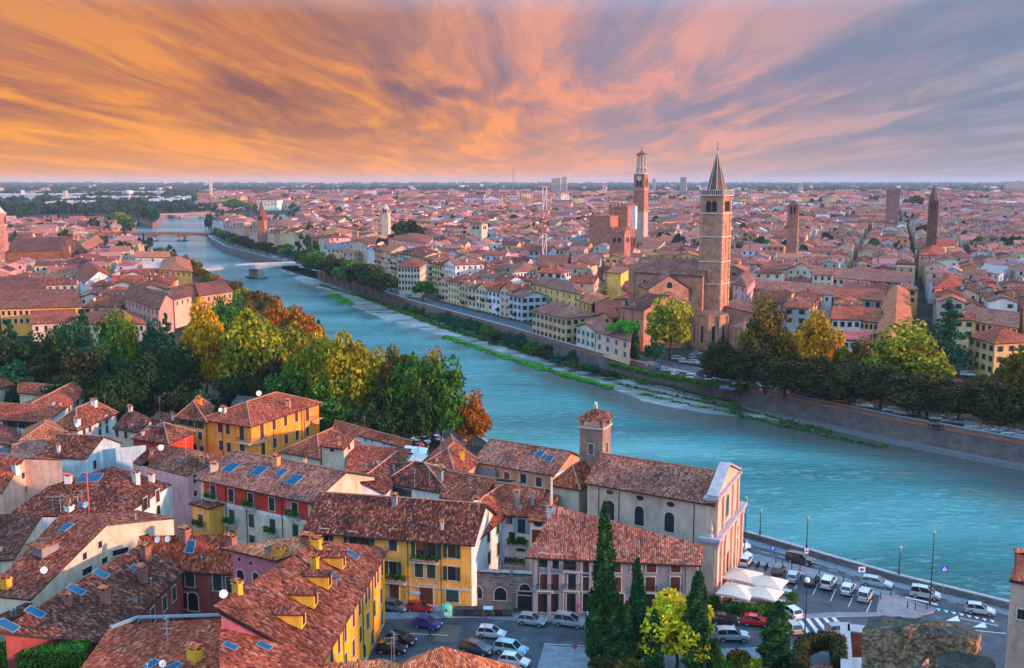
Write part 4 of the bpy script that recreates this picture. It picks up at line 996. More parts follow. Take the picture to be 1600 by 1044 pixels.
# 20 red roofs in the middle
b = Bld('red_roof_house', 'low red hipped roof right of the orange palazzo with pale lower wall', 'house', QP((440,704,8.5), (500,715,8.5), (560,690,8.5), (520,668,8.5)), 'hip', rise=2.4, wall=P_CREAM, roof=RT_RED, oh=.4)
b.chimney(443,692,1.,1.6,P_GREY); b.chimney(440,712,1.,1.)
b = Bld('back_shed_house', 'long thin red roof along the edge of the trees and the car park', 'house', QP((520,668,8.), (640,700,8.), (644,692,8.), (530,660,8.)), 'gable0', rise=1., wall=P_WHITE, roof=RT_RED, oh=.3)
for px, py in ((571,686), (581,688), (601,692), (611,694)): b.winp(px, py, 0, .5, .7)
b = Bld('attic_house', 'small cream attic block with red shed roof and two tiny windows', 'house', QP((503,695,11.2), (537,699,11.2), (553,680,12.6), (516,676,12.6)), 'plane', wall=P_CREAM, roof=RT_RED, oh=.4, ridge=False)
b.winp(519,702,0,.9,.9); b.winp(545,699,1,.8,.9)
b = Bld('red_roof_house', 'wide red shed roof inside pale blue parapet walls', 'house', QP((540,738,8.), (626,729,8.), (640,702,9.5), (552,696,9.5)), 'plane', wall=P_WHITE, roof=RT_RED, oh=.3, ridge=False)
b = Bld('stair_turret', 'yellow chimney-like block with an arched opening beside the red shed roof', 'house', QP((638,722,10.), (655,724,10.), (668,712,10.), (648,708,10.)), 'flat', wall=P_YEL, roof=STONE, oh=.15, ridge=False)
b.winp(648,728,0,.9,1.4,S_ARCH)
b = Bld('white_terrace_house', 'white terrace block with a blue glass canopy behind the red shed roof', 'house', QP((630,706,9.), (665,710,9.), (668,700,9.), (634,696,9.)), 'flat', wall=P_WHITE, roof=flat('white_terrace', (.6, .64, .68)), oh=.1, ridge=False)
# 21 orange building with ribbed roof
C = Q3((742,719), (864,740), 9., 12.)
b = Bld('orange_long_house', 'long orange house with even ribbed roof beside the river, two blue roof lights', 'house', C, 'gable0', rise=2.7, wall=P_SAL, roof=RT_PINK, oh=.5, cornice=WHITEM)
b.skylight(844,709,1.3,1.5); b.skylight(858,717,1.3,1.5); b.chimney(812,720,.8,1.2,BRK); b.chimney(752,694,1.,1.5,BRK)
for px, py in ((792,745), (818,748), (842,753)): b.winp(px, py, 0, 1.2, 1.7)
m = MB(); p = b.wallhit(762,739,0); m.box((0, -.5, 0), (4.6, 1., 1.4)); o = m.build('awning', [flat('grey_awning', (.13, .17, .2))], b.root); o.location = p[0]-b.o; o.rotation_euler = (0, 0, math.atan2(p[2].y, p[2].x))
for t_ in (.28, .6): b.downpipe(0, t_)
b = Bld('orange_wing_house', 'hipped ribbed roof wing with many aerials left of the orange riverside house', 'house', QP((652,732,9.), (712,745,9.), (748,719,9.), (705,680,9.)), 'hip', rise=2.6, wall=P_SAL, roof=RT_RED, oh=.4)
b.aerial(688,715,4.); b.aerial(669,716,3.); b.dish(681,738,.7,1.); b.chimney(722,718,1.,2.,YCH); b.chimney(726,700,.8,1.3,BRK); b.chimney(690,738,1.1,1.1)
# 23 grey house with loggias
C = QP((832,864,9.), (1090,876,9.), (1092,858,10.1), (872,798,13.2))
b = Bld('grey_house', 'long grey house with dark loggias, brown shutters and ribbed roof leaning on the church', 'house', C, 'plane', wall=P_GREY, roof=RT_PINK, oh=.6, ridge=False)
for px, py in ((850,876), (871,878)): b.winp(px, py, 0, 1.4, 2., (STONE, None, False, 'rect'))
for x in (918, 963, 994, 1018, 1056): b.winp(x, 885, 0, 1.3, 1.7, S_BROWN)
for x in (852, 870, 896, 918): b.winp(x, 910, 0, 1.5, 2.4, S_BROWN if x < 890 else S_STONE)
for x in (918, 963, 1016, 1055): b.winp(x, 913, 0, 1.3, 2.1, S_BROWN)
for x in (850, 870, 895, 920, 965, 1014, 1036): b.winp(x, 942, 0, 1.7, 2.7, (STONE, DARKM, False, 'rect'))
b.winp(893,880,0,2.4,2.,S_STONE)
for x, y in ((893,892), (893,922), (852,922), (1016,925), (1055,925)):
    q = b.wallhit(x, y, 0)[0]; b.balcony(0, (Vector((q.x, q.y))-Vector((C[0].x, C[0].y))).length/(C[1]-C[0]).length, q.z, 2.4 if x < 900 else 1.8, .6)
for t_ in (.04, .48, .93): b.downpipe(0, t_)
m = MB(); A_, B_ = C[0]-b.o, C[1]-b.o; t = (B_-A_).normalized(); nn = Vector((t.y, -t.x, 0)); ca = math.atan2(t.y, t.x)
for tt in (.02, .105, .175, .28, .36): p = A_.lerp(B_, tt)+nn*.12; m.box((p.x, p.y, 4.2), (.5, .24, 8.4), 0, ca)
m.build('pilaster', [P_GREY], b.root)
# stone wall with arched openings
C = QP((735,892,5.2), (838,897,5.2), (838,893,5.2), (735,888,5.2))
STW = brick('rubble_stone', (.3, .24, .2), (.16, .13, .13), (.3, .28, .27), .55)
b = Bld('stone_garden_wall', 'old rubble stone wall with arched openings between the yellow and grey houses', 'wall', C, 'flat', wall=STW, roof=SW, oh=.15, thick=.2, ridge=False)
for x, y in ((744,925), (782,928)): b.winp(x, y, 0, 1.7, 1.9, S_ARCH)
b.winp(820,941,0,2.1,3.2,(STONE, DARKM, False, 'rect')); b.winp(820,921,0,1.6,1.6,S_ARCH)
# 25 orange roof at the bottom edge
b = polyhouse('orange_roof_house', 'bright orange tiled roof rising from the lower picture edge beside the parked cars', 'house',
  dict(a=(545,1080,9.), b=(700,1100,9.), c=(850,1090,8.6), d=(815,1043,9.4), e=(690,1009,12.), f=(640,1028,11.)), [['a', 'b', 'e', 'f'], ['b', 'c', 'd', 'e']], ['a', 'b', 'c', 'd', 'e', 'f'], 0, P_CREAM, RT_ORANGE)
b = polyhouse('orange_roof_house', 'low tiled roof in front of the dormered yellow house with a bristly aerial', 'house',
  dict(a=(440,1090,9.), b=(600,1100,9.), c=(655,1046,10.), d=(600,1030,10.5), e=(500,1036,10.)), [['a', 'b', 'c', 'd', 'e']], ['a', 'b', 'c', 'd', 'e'], 0, P_CREAM, RT_ORANGE)
b.aerial(616,1036,3.4); b.aerial(612,1038,3.)
# garden hedge and dark shrubs at bottom left are with the plants

# small clutter every old roof collects: vent pipes, aerials, dishes
rcl = random.Random(55)
for s_ in list(BLDS):
    T_ = [t for t in s_.tops if len(t) >= 3]
    if not T_: continue
    for k in range(rcl.choice([1, 2, 2, 3])):
        t = rcl.choice(T_); a, b_ = rcl.random(), rcl.random()
        if a+b_ > 1: a, b_ = 1-a, 1-b_
        a, b_ = .15+a*.6, .15+b_*.5; P_ = t[0]+(t[1]-t[0])*a*.8+(t[2]-t[0])*b_*.8
        if not (-20 < pix(P_)[0] < 1620): continue
        m = MB(); kd = rcl.random()
        if kd < .45: m.tube((0, 0, -.3), (0, 0, .8), .1, n=6); m.cone((0, 0, .8), .2, .18, 6); nm = 'vent_pipe'
        elif kd < .8:
            h_ = rcl.uniform(1.8, 3.4); m.tube((0, 0, -.3), (0, 0, h_), .03, n=4); a0 = rcl.uniform(0, 3)
            for z in (h_-.1, h_-.6):
                m.tube((-.6*math.cos(a0), -.6*math.sin(a0), z), (.6*math.cos(a0), .6*math.sin(a0), z), .02, n=3)
                for i in range(5): f = -.55+.275*i; m.tube((f*math.cos(a0)-.25*math.sin(a0), f*math.sin(a0)+.25*math.cos(a0), z), (f*math.cos(a0)+.25*math.sin(a0), f*math.sin(a0)-.25*math.cos(a0), z), .013, n=3)
            nm = 'aerial'
        else: m.box((0, 0, .2), (.5, .45, 1.1)); m.box((0, 0, .8), (.65, .6, .12), 1); nm = 'chimney'
        o = m.build(nm, [GREYM if nm != 'chimney' else rcl.choice([P_CREAM, P_SAL, P_GREY]), RT_RED], s_.roof); o.location = P_-s_.o
# ---------------------------------------------------------------- church by the river
BRICK = brick('church_brick', (.5, .25, .16), (.38, .18, .115), (.42, .29, .22), .8)
BRICKD = brick('old_brick', (.2, .09, .065), (.14, .065, .05), (.2, .13, .1), .8)
def zat(Rg, y): return 60-Rg*math.tan(R(8.53)+math.atan((y-522)/1600))
def xat(px, Rg, z=20.): return (px-800)/1600*(Rg*math.cos(TH)+(60-z)*math.sin(TH))
C = Q3((918,752), (1112,785), 15., 14.5)
Pn, Pf = Vector((27.6, 139.4, 0)), Vector((34.9, 155.5, 0)); FV = (Pf-Pn).normalized(); FU = Vector((FV.y, -FV.x, 0))
C[2] = C[1]+FV*14.2; C[3] = C[0]+FV*14.2
b = Bld('riverside_church', 'cream church with long ribbed tile roof, arched windows and a pale pink front', 'church', C, 'gable0', rise=2.6, wall=P_CHURCH, roof=RT_PINK, oh=.5, cornice=STONE)
CH = b
for x, y in ((953,797), (999,806), (1046,816)): b.winp(x, y, 0, 1.5, 3., S_ARCH)
for x, y in ((953,769), (1000,778), (1048,788)): b.winp(x, y, 0, 1.3, .8, S_OVAL)
for t_ in (.1, .27, .87): b.downpipe(0, t_)
U = FU; V = FV; O = Pn.copy(); rz = math.atan2(U.y, U.x)
def loc(u, v, z): p = O+U*u+V*v; return (p.x-b.o.x, p.y-b.o.y, z)
FP = plaster((.66, .44, .33), 'facade_plaster')
m = MB()
def lbox(m, u0, u1, v0, v1, z0, z1, mi=0):
    r = [loc(u0, v0, 0), loc(u1, v0, 0), loc(u1, v1, 0), loc(u0, v1, 0)]; m.prism([(p[0], p[1]) for p in r], z0, z1, mi, bottom=True)
lbox(m, -.6, 1.4, -.4, 17.5, 0, 9.6); lbox(m, -.3, 1.2, .3, 14.7, 9.6, 16.)
pts = [(.3, 16.), (14.7, 16.), (7.5, 18.6)]
for u in (1.2,): m.poly([loc(u, v, z) for v, z in pts])
m.poly([loc(-.3, v, z) for v, z in reversed(pts)])
fac = m.build('facade', [FP], b.root)
m = MB()
lbox(m, -1., 2.1, -1., 18.1, 9.6, 10.1); lbox(m, -.8, 1.8, -.7, 17.8, 9.2, 9.6); lbox(m, -.5, 1.7, -.6, 15.1, 15.5, 15.9)
for v0, v1, z0, z1 in ((-.3, 7.5, 15.95, 18.8), (15.3, 7.5, 15.95, 18.8)):
    A0, B0 = [loc(-.1, v0, z0), loc(1.5, v0, z0), loc(1.5, v1, z1), loc(-.1, v1, z1)], [loc(-.1, v0, z0+.3), loc(1.5, v0, z0+.3), loc(1.5, v1, z1+.3), loc(-.1, v1, z1+.3)]
    m.poly(B0); m.poly(A0)
    for i in range(4): m.poly([A0[i], A0[(i+1) % 4], B0[(i+1) % 4], B0[i]])
for k in range(40): m.box(loc(1.9, -.6+k*.46, 9.45), (.2, .2, .3), 0, rz)
m.build('cornice', [LEAD if False else plaster((.4, .38, .42), 'cornice_stone')], fac)
for v in (.1, 2.8, 5.3, 9.6, 12.4, 16.9):
    m = MB(); p = loc(1.55, v, 4.6); m.box(p, (.35, .8, 9.2), 0, rz); m.box((p[0], p[1], .4), (.6, 1.1, .8), 0, rz); m.box((p[0], p[1], 8.9), (.6, 1.1, .5), 0, rz); m.build('pilaster', [FP], fac)
for v in (.4, 14.2, 4.2, 10.6):
    m = MB(); p = loc(1.35, v, 12.6); m.box(p, (.3, .6, 5.6), 0, rz); m.build('pilaster', [FP], fac)
def facwin(v, z, w, h, st, u=1.2):
    q = loc(u, v, z); o_ = b.place(win_meshes(w, h, st), q, rz+R(90), fac)
for v, w in ((7.4, 2.), (.8, 1.5), (14., 1.5), ): facwin(v, 3., w, 4.6, (STONE, BROWNSH, False, 'arch'), 1.4)
facwin(7.3, 12.6, 1.9, 3.4, S_ARCH, 1.2); facwin(14.2, 6.6, 1.3, 1.6, S_ARCH, 1.4); facwin(.6, 6.8, 1.2, 1.6, S_ARCH, 1.4)
st = MB(); st.lathe((0, 0, 0), [(.45, 0), (.45, .3), (.25, .4), (.38, 1.), (.3, 1.6), (.22, 1.75), (.2, 2.1), (.02, 2.3)], 8)
for v in (.2, 16.6):
    o = st.build('statue', [STONE], fac); o.location = loc(.6, v, 10.1)
C2 = Q3((862,753), (905,760), 13.4, 10)
b2 = Bld('sacristy', 'cream church annex with a small red hipped roof below the old bell tower', 'house', C2, 'hip', rise=2.4, wall=P_CHURCH, roof=RT_RED, oh=.4)
# bell tower of the river church
Rt = 158.; tc_ = Vector((xat(931, Rt+1.5, 20), Rt+2.5, 0)); t = thing('church_bell_tower', 'small brick and stone bell tower with open belfry and tiled pyramid roof by the river', 'bell tower', tc_, rz)
w_ = 3.9; z1 = zat(Rt, 671); z2 = zat(Rt, 658)
m = MB(); m.box((0, 0, z1/2), (w_, w_, z1)); m.build('shaft', [brick('tower_rubble', (.38, .2, .14), (.22, .17, .15), (.34, .3, .28), .7)], t)
m = MB()
for sx in (-1, 1):
    for sy in (-1, 1): m.box((sx*(w_/2-.3), sy*(w_/2-.3), (z1+z2)/2+.1), (.6, .6, z2-z1))
m.build('belfry_pier', [BRICK], t)
m = MB(); m.box((0, 0, z1+.05), (w_+.4, w_+.4, .3)); 
m.build('belfry_ledge', [STONE], t)
m = MB(); e = w_/2+.6; zz0 = z2+.05
ring = [(-e, -e), (e, -e), (e, e), (-e, e)]
for i in range(4): m.poly([(*ring[i], zz0), (*ring[(i+1) % 4], zz0), (0, 0, zz0+1.55)])
m.poly([(*p, zz0-.02) for p in reversed(ring)], 1); rf = m.build('roof', [RT_MID, EAVE], t)
m = MB(); m.box((0, 0, zz0+1.75), (.5, .5, .7)); m.lathe((0, 0, zz0+2.1), [(.25, 0), (.3, .2), (.02, .5)], 8); m.build('finial', [STONE], rf)
for (x, y, rzz) in ((0, -w_/2, 0), (w_/2, 0, 90)):
    q = win_meshes(.9, 1.7, S_STONE); root = link(q[0][0], q[0][1], t); root.location = (x, y, z1-3.4); root.rotation_euler = (0, 0, R(rzz))
    for nm, me in q[1:]: link(nm, me, root)
# ---------------------------------------------------------------- great brick church and its campanile
STRING = flat('white_stone_string', (.55, .5, .46), .85)
def tower(name, label, cx, Rn, rzdeg, w, segs, mats_by=None, cat='tower'):
    """square shaft: segs of (y0, y1, width factor, material); returns thing and z function"""
    t = thing(name, label, cat, (cx, Rn, 0), R(rzdeg)); return t
Rn = 384.; T = thing('campanile', 'very tall square brick bell tower with a dark stone-ribbed spire and white balustrade', 'bell tower', (xat(1120, Rn, 40), Rn+3, 0), R(-33))
Wt = 8.6; zt = zat(Rn-3, 306)
m = MB(); m.box((0, 0, zt/2), (Wt, Wt, zt)); sh = m.build('shaft', [brick('campanile_brick', (.54, .28, .18), (.42, .21, .14), (.46, .33, .26), .7)], T)
m = MB()
for s_ in (-1, 1):
    for q in (-1, 1):
        m.box((s_*(Wt/2-.6), q*(Wt/2+.1), zt/2), (1.2, .3, zt)); m.box((q*(Wt/2+.1), s_*(Wt/2-.6), zt/2), (.3, 1.2, zt))
    m.box((0, s_*(Wt/2+.06), 22), (.8, .2, 44)); m.box((s_*(Wt/2+.06), 0, 22), (.2, .8, 44))
m.build('buttress_strip', [MATS['campanile_brick']], T)
m = MB()
for y in (334, 371, 410, 445):
    z = zat(Rn-4, y); m.box((0, 0, z), (Wt+.7, Wt+.7, .4))
m.build('string_course', [STRING], T)
m = MB()
for k in range(22):
    z = 8+k*2.1
    for s_ in (-1, 1): m.box((Wt/2+.17, s_*(Wt/2-.6), z), (.25, 1.3, .22))
m.build('corner_stone', [STRING], T)
zo = zat(Rn-4, 325); zb = zat(Rn-4, 333)
for k in range(4):
    m = MB()
    for x in (-1.15, 1.15):
        seg = 6; pr = [(x-.95, zb+.5), (x+.95, zb+.5)]+[(x+.95*math.cos(math.pi*i/seg), zo+1.6+.95*math.sin(math.pi*i/seg)) for i in range(seg+1)]
        a = k*math.pi/2; m.poly([(px_*math.cos(a)+(Wt/2+.28)*math.sin(a), px_*math.sin(a)-(Wt/2+.28)*math.cos(a), z) for px_, z in pr])
    o = m.build('belfry_opening', [DARKM], T)
m = MB(); z = zt; m.box((0, 0, z+.1), (Wt+1.3, Wt+1.3, .5)); m.box((0, 0, z+2.), (Wt+1.6, Wt+1.6, .2))
m.box((0, 0, z+1), (Wt-1, Wt-1, 1.8), 1)
for k in range(13):
    for s_ in (-1, 1):
        x = -(Wt+1.4)/2+k*(Wt+1.4)/12
        m.box((x, s_*(Wt+1.4)/2, z+1.1), (.25, .2, 1.8)); m.box((s_*(Wt+1.4)/2, x, z+1.1), (.2, .25, 1.8))
m.build('balustrade', [STRING, BRICKD], T)
m = MB(); zs = z+1.2; hs = zat(Rn+2, 234)-zs; rs = 3.8
ring = [(rs*math.cos(math.pi/8+i*math.pi/4), rs*math.sin(math.pi/8+i*math.pi/4)) for i in range(8)]
for i in range(8): m.poly([(*ring[i], zs), (*ring[(i+1) % 8], zs), (0, 0, zs+hs)])
sp_ = m.build('spire', [brick('spire_brick', (.16, .09, .07), (.1, .065, .055), (.2, .15, .13), .6)], T)
m = MB()
for i in range(8): m.tube((*ring[i], zs), (0, 0, zs+hs), .16, .1, n=4)
m.build('rib', [STRING], sp_)
m = MB(); m.tube((0, 0, zs+hs-.3), (0, 0, zs+hs+3.2), .12, .06, n=5); m.lathe((0, 0, zs+hs), [(.05, 0), (.4, .3), (.05, .7)], 8); m.tube((-.5, 0, zs+hs+2.2), (.5, 0, zs+hs+2.2), .07, n=4)
m.build('finial', [DARKM], sp_)
for c_ in ((-1, -1), (1, -1), (1, 1), (-1, 1)):
    m = MB(); m.cone((c_[0]*(Wt/2+.2), c_[1]*(Wt/2+.2), zt+.3), .5, 3., 6); m.build('pinnacle', [STRING], T)
FOOT.append([(T.location.x-7, T.location.y-7), (T.location.x+7, T.location.y-7), (T.location.x+7, T.location.y+7), (T.location.x-7, T.location.y+7)])
# church body: one thing made of several roofs
C = QP((986,424,25.), (1098,430,25.)); A_, B_ = C; t = (B_-A_).normalized(); n_ = Vector((-t.y, t.x, 0)); C = [A_, B_, B_+n_*20, A_+n_*20]
GC = Bld('brick_basilica', 'great gothic brick church with apses at the foot of the spired bell tower', 'church', C, 'gable0', rise=5., wall=BRICK, roof=RT_PINK, oh=.5)
for t_ in (.2, .45): GC.win(0, t_, 20., 1.6, 4., S_ARCH)
def sub(C, kind, rise, wallm, roofm, nm, **k):
    s = Bld(nm, 'x', 'x', C, kind, rise=rise, wall=wallm, roof=roofm, oh=.4, roofname=nm+'_roof', **k)
    s.wall.name = nm
    for ch in list(s.root.children):
        off = s.o-GC.o
        ch.parent = GC.root; ch.location = Vector(ch.location)+off
    bpy.data.objects.remove(s.root); s.root = GC.root; s.o2 = s.o; s.o = GC.o
    return s
m = MB(); p = A_+t*.2; m.box((p.x-GC.o.x, p.y-GC.o.y, 14), (2.2, 2.2, 28)); m.build('buttress', [BRICK], GC.root)
C = QP((1014,451,20.), (1078,450,20.)); a_, b_ = C; tt = (b_-a_).normalized(); nn = Vector((-tt.y, tt.x, 0)); s = sub([a_, b_, b_+nn*14, a_+nn*14], 'gable1', 5., BRICK, RT_PINK, 'transept'); s.win(0, .5, 21.2, 2.2, 2.4, S_ARCH)
C = QP((974,480,15.), (1006,484,15.)); a_, b_ = C; tt = (b_-a_).normalized(); nn = Vector((-tt.y, tt.x, 0)); s = sub([a_, b_, b_+nn*13+Vector((0, 0, 4)), a_+nn*13+Vector((0, 0, 4))], 'plane', 0, BRICK, RT_DARK, 'side_chapel', ridge=False)
for t_ in (.3, .72): s.win(0, t_, 8., 1.2, 6., S_ARCH)
C = QP((1088,470,14.), (1142,476,14.)); a_, b_ = C; tt = (b_-a_).normalized(); nn = Vector((-tt.y, tt.x, 0)); 
C = QP((1130,478,13.), (1196,492,11.5), (1212,482,11.5), (1150,466,15.)); s = sub(C, 'plane', 0, BRICK, RT_PINK, 'nave_aisle', ridge=False)
def apse(px, Rc, r, ze, h, wins, nm='apse', n=9):
    c = Vector((xat(px, Rc, ze), Rc, 0))-Vector((GC.o.x, GC.o.y, 0)); m = MB(); ring = [(c.x+r*math.cos(2*math.pi*i/n+.2), c.y+r*math.sin(2*math.pi*i/n+.2)) for i in range(n)]
    for i in range(n): a, b_ = ring[i], ring[(i+1) % n]; m.poly([(*a, 0), (*b_, 0), (*b_, ze), (*a, ze)])
    body = m.build(nm, [BRICK], GC.root); m = MB(); rr = [(c.x+(r+.5)*math.cos(2*math.pi*i/n+.2), c.y+(r+.5)*math.sin(2*math.pi*i/n+.2)) for i in range(n)]
    for i in range(n): m.poly([(*rr[i], ze-.1), (*rr[(i+1) % n], ze-.1), (c.x, c.y, ze+h)]); m.poly([(*rr[(i+1) % n], ze-.1), (*rr[i], ze-.1), (*ring[i], ze-.6), (*ring[(i+1) % n], ze-.6)], 1)
    m.build(nm+'_roof', [RT_PINK, STRING], body); m = MB()
    for p in ring: m.box((p[0], p[1], ze/2-.3), (.9, .9, ze-.6), 0, math.atan2(p[1]-c.y, p[0]-c.x))
    m.build('buttress', [BRICK], body)
    for i in range(n):
        a, b_ = Vector(ring[i]), Vector(ring[(i+1) % n]); mid = (a+b_)/2; d = b_-a
        if mid.y < c.y+r*.2 and wins:
            q = win_meshes(min(1.3, d.length*.3), ze*.5, S_ARCH); root = link(q[0][0], q[0][1], body); root.location = (mid.x, mid.y, ze*.45); root.rotation_euler = (0, 0, math.atan2(d.y, d.x)); link(q[1][0], q[1][1], root)
apse(1043, 374, 9., 15.5, 4.5, True); apse(1110, 366, 6.2, 12.8, 1.2, True); apse(1163, 360, 4.6, 9., 1.8, False); apse(990, 366, 4.8, 14, 2.5, True); 
# ---------------------------------------------------------------- other towers
def simple_tower(name, label, px, Rg, w, ytop, mat, ybase=None, rzd=-25, cat='tower', windows=None, merlons=False, spire=None, bands=(), low=None):
    z1 = zat(Rg, ytop); c = (xat(px, Rg, z1), Rg, 0); t = thing(name, label, cat, c, R(rzd))
    FOOT.append([(c[0]+a*w*.8, c[1]+b_*w*.8) for a, b_ in ((-1,-1),(1,-1),(1,1),(-1,1))])
    m = MB(); m.box((0, 0, z1/2), (w, w, z1)); m.build('shaft', [mat], t)
    if low: m = MB(); zl = zat(Rg, low[0]); m.box((0, 0, zl/2), (w+.1, w+.1, zl)); m.build('pale_base', [low[1]], t)
    if windows:
        for (y, h) in windows:
            z = zat(Rg, y); m = MB()
            for k in range(4):
                a = k*math.pi/2
                for x in (-w*.16, w*.16):
                    hw = w*.11; q = [(x-hw, z-h/2), (x+hw, z-h/2), (x+hw, z+h/2-hw), (x+hw*.6, z+h/2-hw*.3), (x, z+h/2), (x-hw*.6, z+h/2-hw*.3), (x-hw, z+h/2-hw)]
                    m.poly([(u*math.cos(a)+(w/2+.06)*math.sin(a), u*math.sin(a)-(w/2+.06)*math.cos(a), v) for u, v in q])
            m.build('belfry_opening', [DARKM], t)
    for y in bands: m = MB(); m.box((0, 0, zat(Rg, y)), (w+.7, w+.7, .5)); m.build('string_course', [STRING], t)
    if merlons:
        m = MB(); k = max(4, int(w/2.6)); m.box((0, 0, z1-.4), (w+.8, w+.8, 1.))
        for i in range(k):
            x = -w/2+(i+.5)*w/k
            for s_ in (-1, 1): m.box((x, s_*w/2, z1+1.2), (w/k*.5, .8, 2.6)); m.box((s_*w/2, x, z1+1.2), (.8, w/k*.5, 2.6))
        m.build('battlement', [mat], t)
    if spire: 
        zt = zat(Rg, spire[0]); m = MB(); m.cone((0, 0, z1), w*spire[1], zt-z1, spire[2], 0, math.pi/4); m.build('spire', [spire[3]], t)
    return t, z1
BRF = brick('far_brick', (.46, .19, .13), (.36, .14, .1), (.4, .26, .2), .5)
ROOFD = flat('dark_roof', (.1, .07, .07), .8)
# slender clock tower
Rl = 838.; t, z1 = simple_tower('clock_tower', 'slender tall brick tower with an octagonal pale lantern, farther left of the spired bell tower', 1002, Rl, 9.2, 272, BRF, windows=((285, 7),), bands=(272, 296), low=(331, brick('striped_stone', (.6, .42, .32), (.5, .36, .29), (.4, .3, .25), .5, True)), rzd=-28)
m = MB(); z = z1
for zz_, hh_, r_ in ((z, 4.4, 3.8), (z+5.2, 9.4, 3.4)):
    m.lathe((0, 0, zz_), [(r_+.5, 0), (r_+.5, .6), (r_-.9, .6), (r_-.9, hh_), (r_+.5, hh_), (r_+.7, hh_+.7), (0.01, hh_+.8)], 8)
    for i in range(8): a = math.pi*i/4; m.box((r_*math.cos(a), r_*math.sin(a), zz_+hh_/2), (.8, .8, hh_), 0, a)
m.build('lantern', [plaster((.55, .45, .42), 'lantern_stone')], t)
m = MB(); m.cone((0, 0, z+15.4), 5.2, 3.2, 8); m.tube((0, 0, z+18.2), (0, 0, z+22.), .35, .1, n=5); m.build('lantern_roof', [ROOFD], t)
m = MB(); m.lathe((0, 0, 0), [(2., 0), (2., .3), (0.01, .3)], 14); o = m.build('clock_face', [STRING], t); o.location = (0, -4.62, zat(Rl, 279)); o.rotation_euler = (R(90), 0, 0)
simple_tower('brick_tower', 'squat brick tower with tile cap standing in the roofs right of the spired bell tower', 1240, 640, 6.4, 321, BRF, windows=((328, 5),), spire=(313, .8, 4, ROOFD), rzd=-20)
simple_tower('brick_tower', 'pointed dark brick bell tower at the far end of the straight street', 1459, 700, 6.2, 313, BRICKD, windows=((322, 5),), spire=(287, .56, 8, ROOFD), rzd=-20)
simple_tower('battlemented_tower', 'far square battlemented stone tower on the right near the dark poplars', 1396, 1150, 13, 300, brick('castle_brick', (.3, .17, .14), (.22, .14, .12), (.2, .15, .13), .4), merlons=True, rzd=-15)
simple_tower('palace_tower', 'broad brick palace block with battlements in front of the clock tower', 972, 780, 15, 323, BRF, merlons=True, rzd=-28)
simple_tower('palace_tower', 'lower battlemented brick block left of the palace beside the clock tower', 944, 770, 17, 337, BRF, merlons=False, rzd=-28, spire=(333, .72, 4, RT_PINK))
simple_tower('palace_tower', 'dark battlemented house tower in front of the brick palace', 969, 640, 10, 361, BRF, merlons=True, rzd=-28, windows=((374, 3),))
m = MB(); p = (xat(991, 700, 40), 700, 0); o = thing('scaffold_wrap', 'tall white wrapped scaffold between brick palace and clock tower', 'scaffold', p, R(-28)); m.box((0, 0, zat(700, 340)), (3.2, 3.2, zat(700, 322)-zat(700, 358))); m.build('white_wrap', [plaster((.8, .66, .62), 'wrap_cloth')], o)
m = MB(); [m.tube((a*1.5, b_*1.5, 0), (a*1.5, b_*1.5, zat(700, 357)), .3, n=4) for a in (-1, 1) for b_ in (-1, 1)]; m.build('scaffold_legs', [BRF], o)
simple_tower('spire_tower', 'little red spire rising from roofs beside the river bend on the left', 409, 900, 6.5, 338, BRF, windows=((341, 4),), spire=(312, .7, 8, flat('red_spire', (.2, .06, .05))), rzd=-10)
simple_tower('pink_campanile', 'pink brick bell tower cut by the left picture edge', -7, 640, 10, 332, brick('pink_brick', (.6, .28, .2), (.5, .22, .16), (.5, .3, .25), .5), windows=((344, 5),), bands=(333, 352), spire=(314, .55, 8, P_CREAM), rzd=15)
simple_tower('altana_tower', 'small pale yellow tower block with windows under a flat hipped roof, mid town', 748, 850, 11, 350, P_CREAM, windows=((355, 3),), spire=(342, .78, 4, RT_PINK), rzd=-25)
simple_tower('white_campanile', 'slim pale bell tower with open top left of the big round tree', 603, 900, 6, 327, P_CREAM, windows=((329, 4),), spire=(318, .6, 8, P_CREAM), rzd=-15)
simple_tower('far_campanile', 'thin far bell tower at the left above the treetops', 329, 2600, 6, 283, P_CREAM, spire=(276, .5, 4, P_CREAM), rzd=0)
simple_tower('water_tower_pair', 'pale twin silo tower among the far trees at left', 102, 2700, 9, 298, P_CREAM, rzd=0)
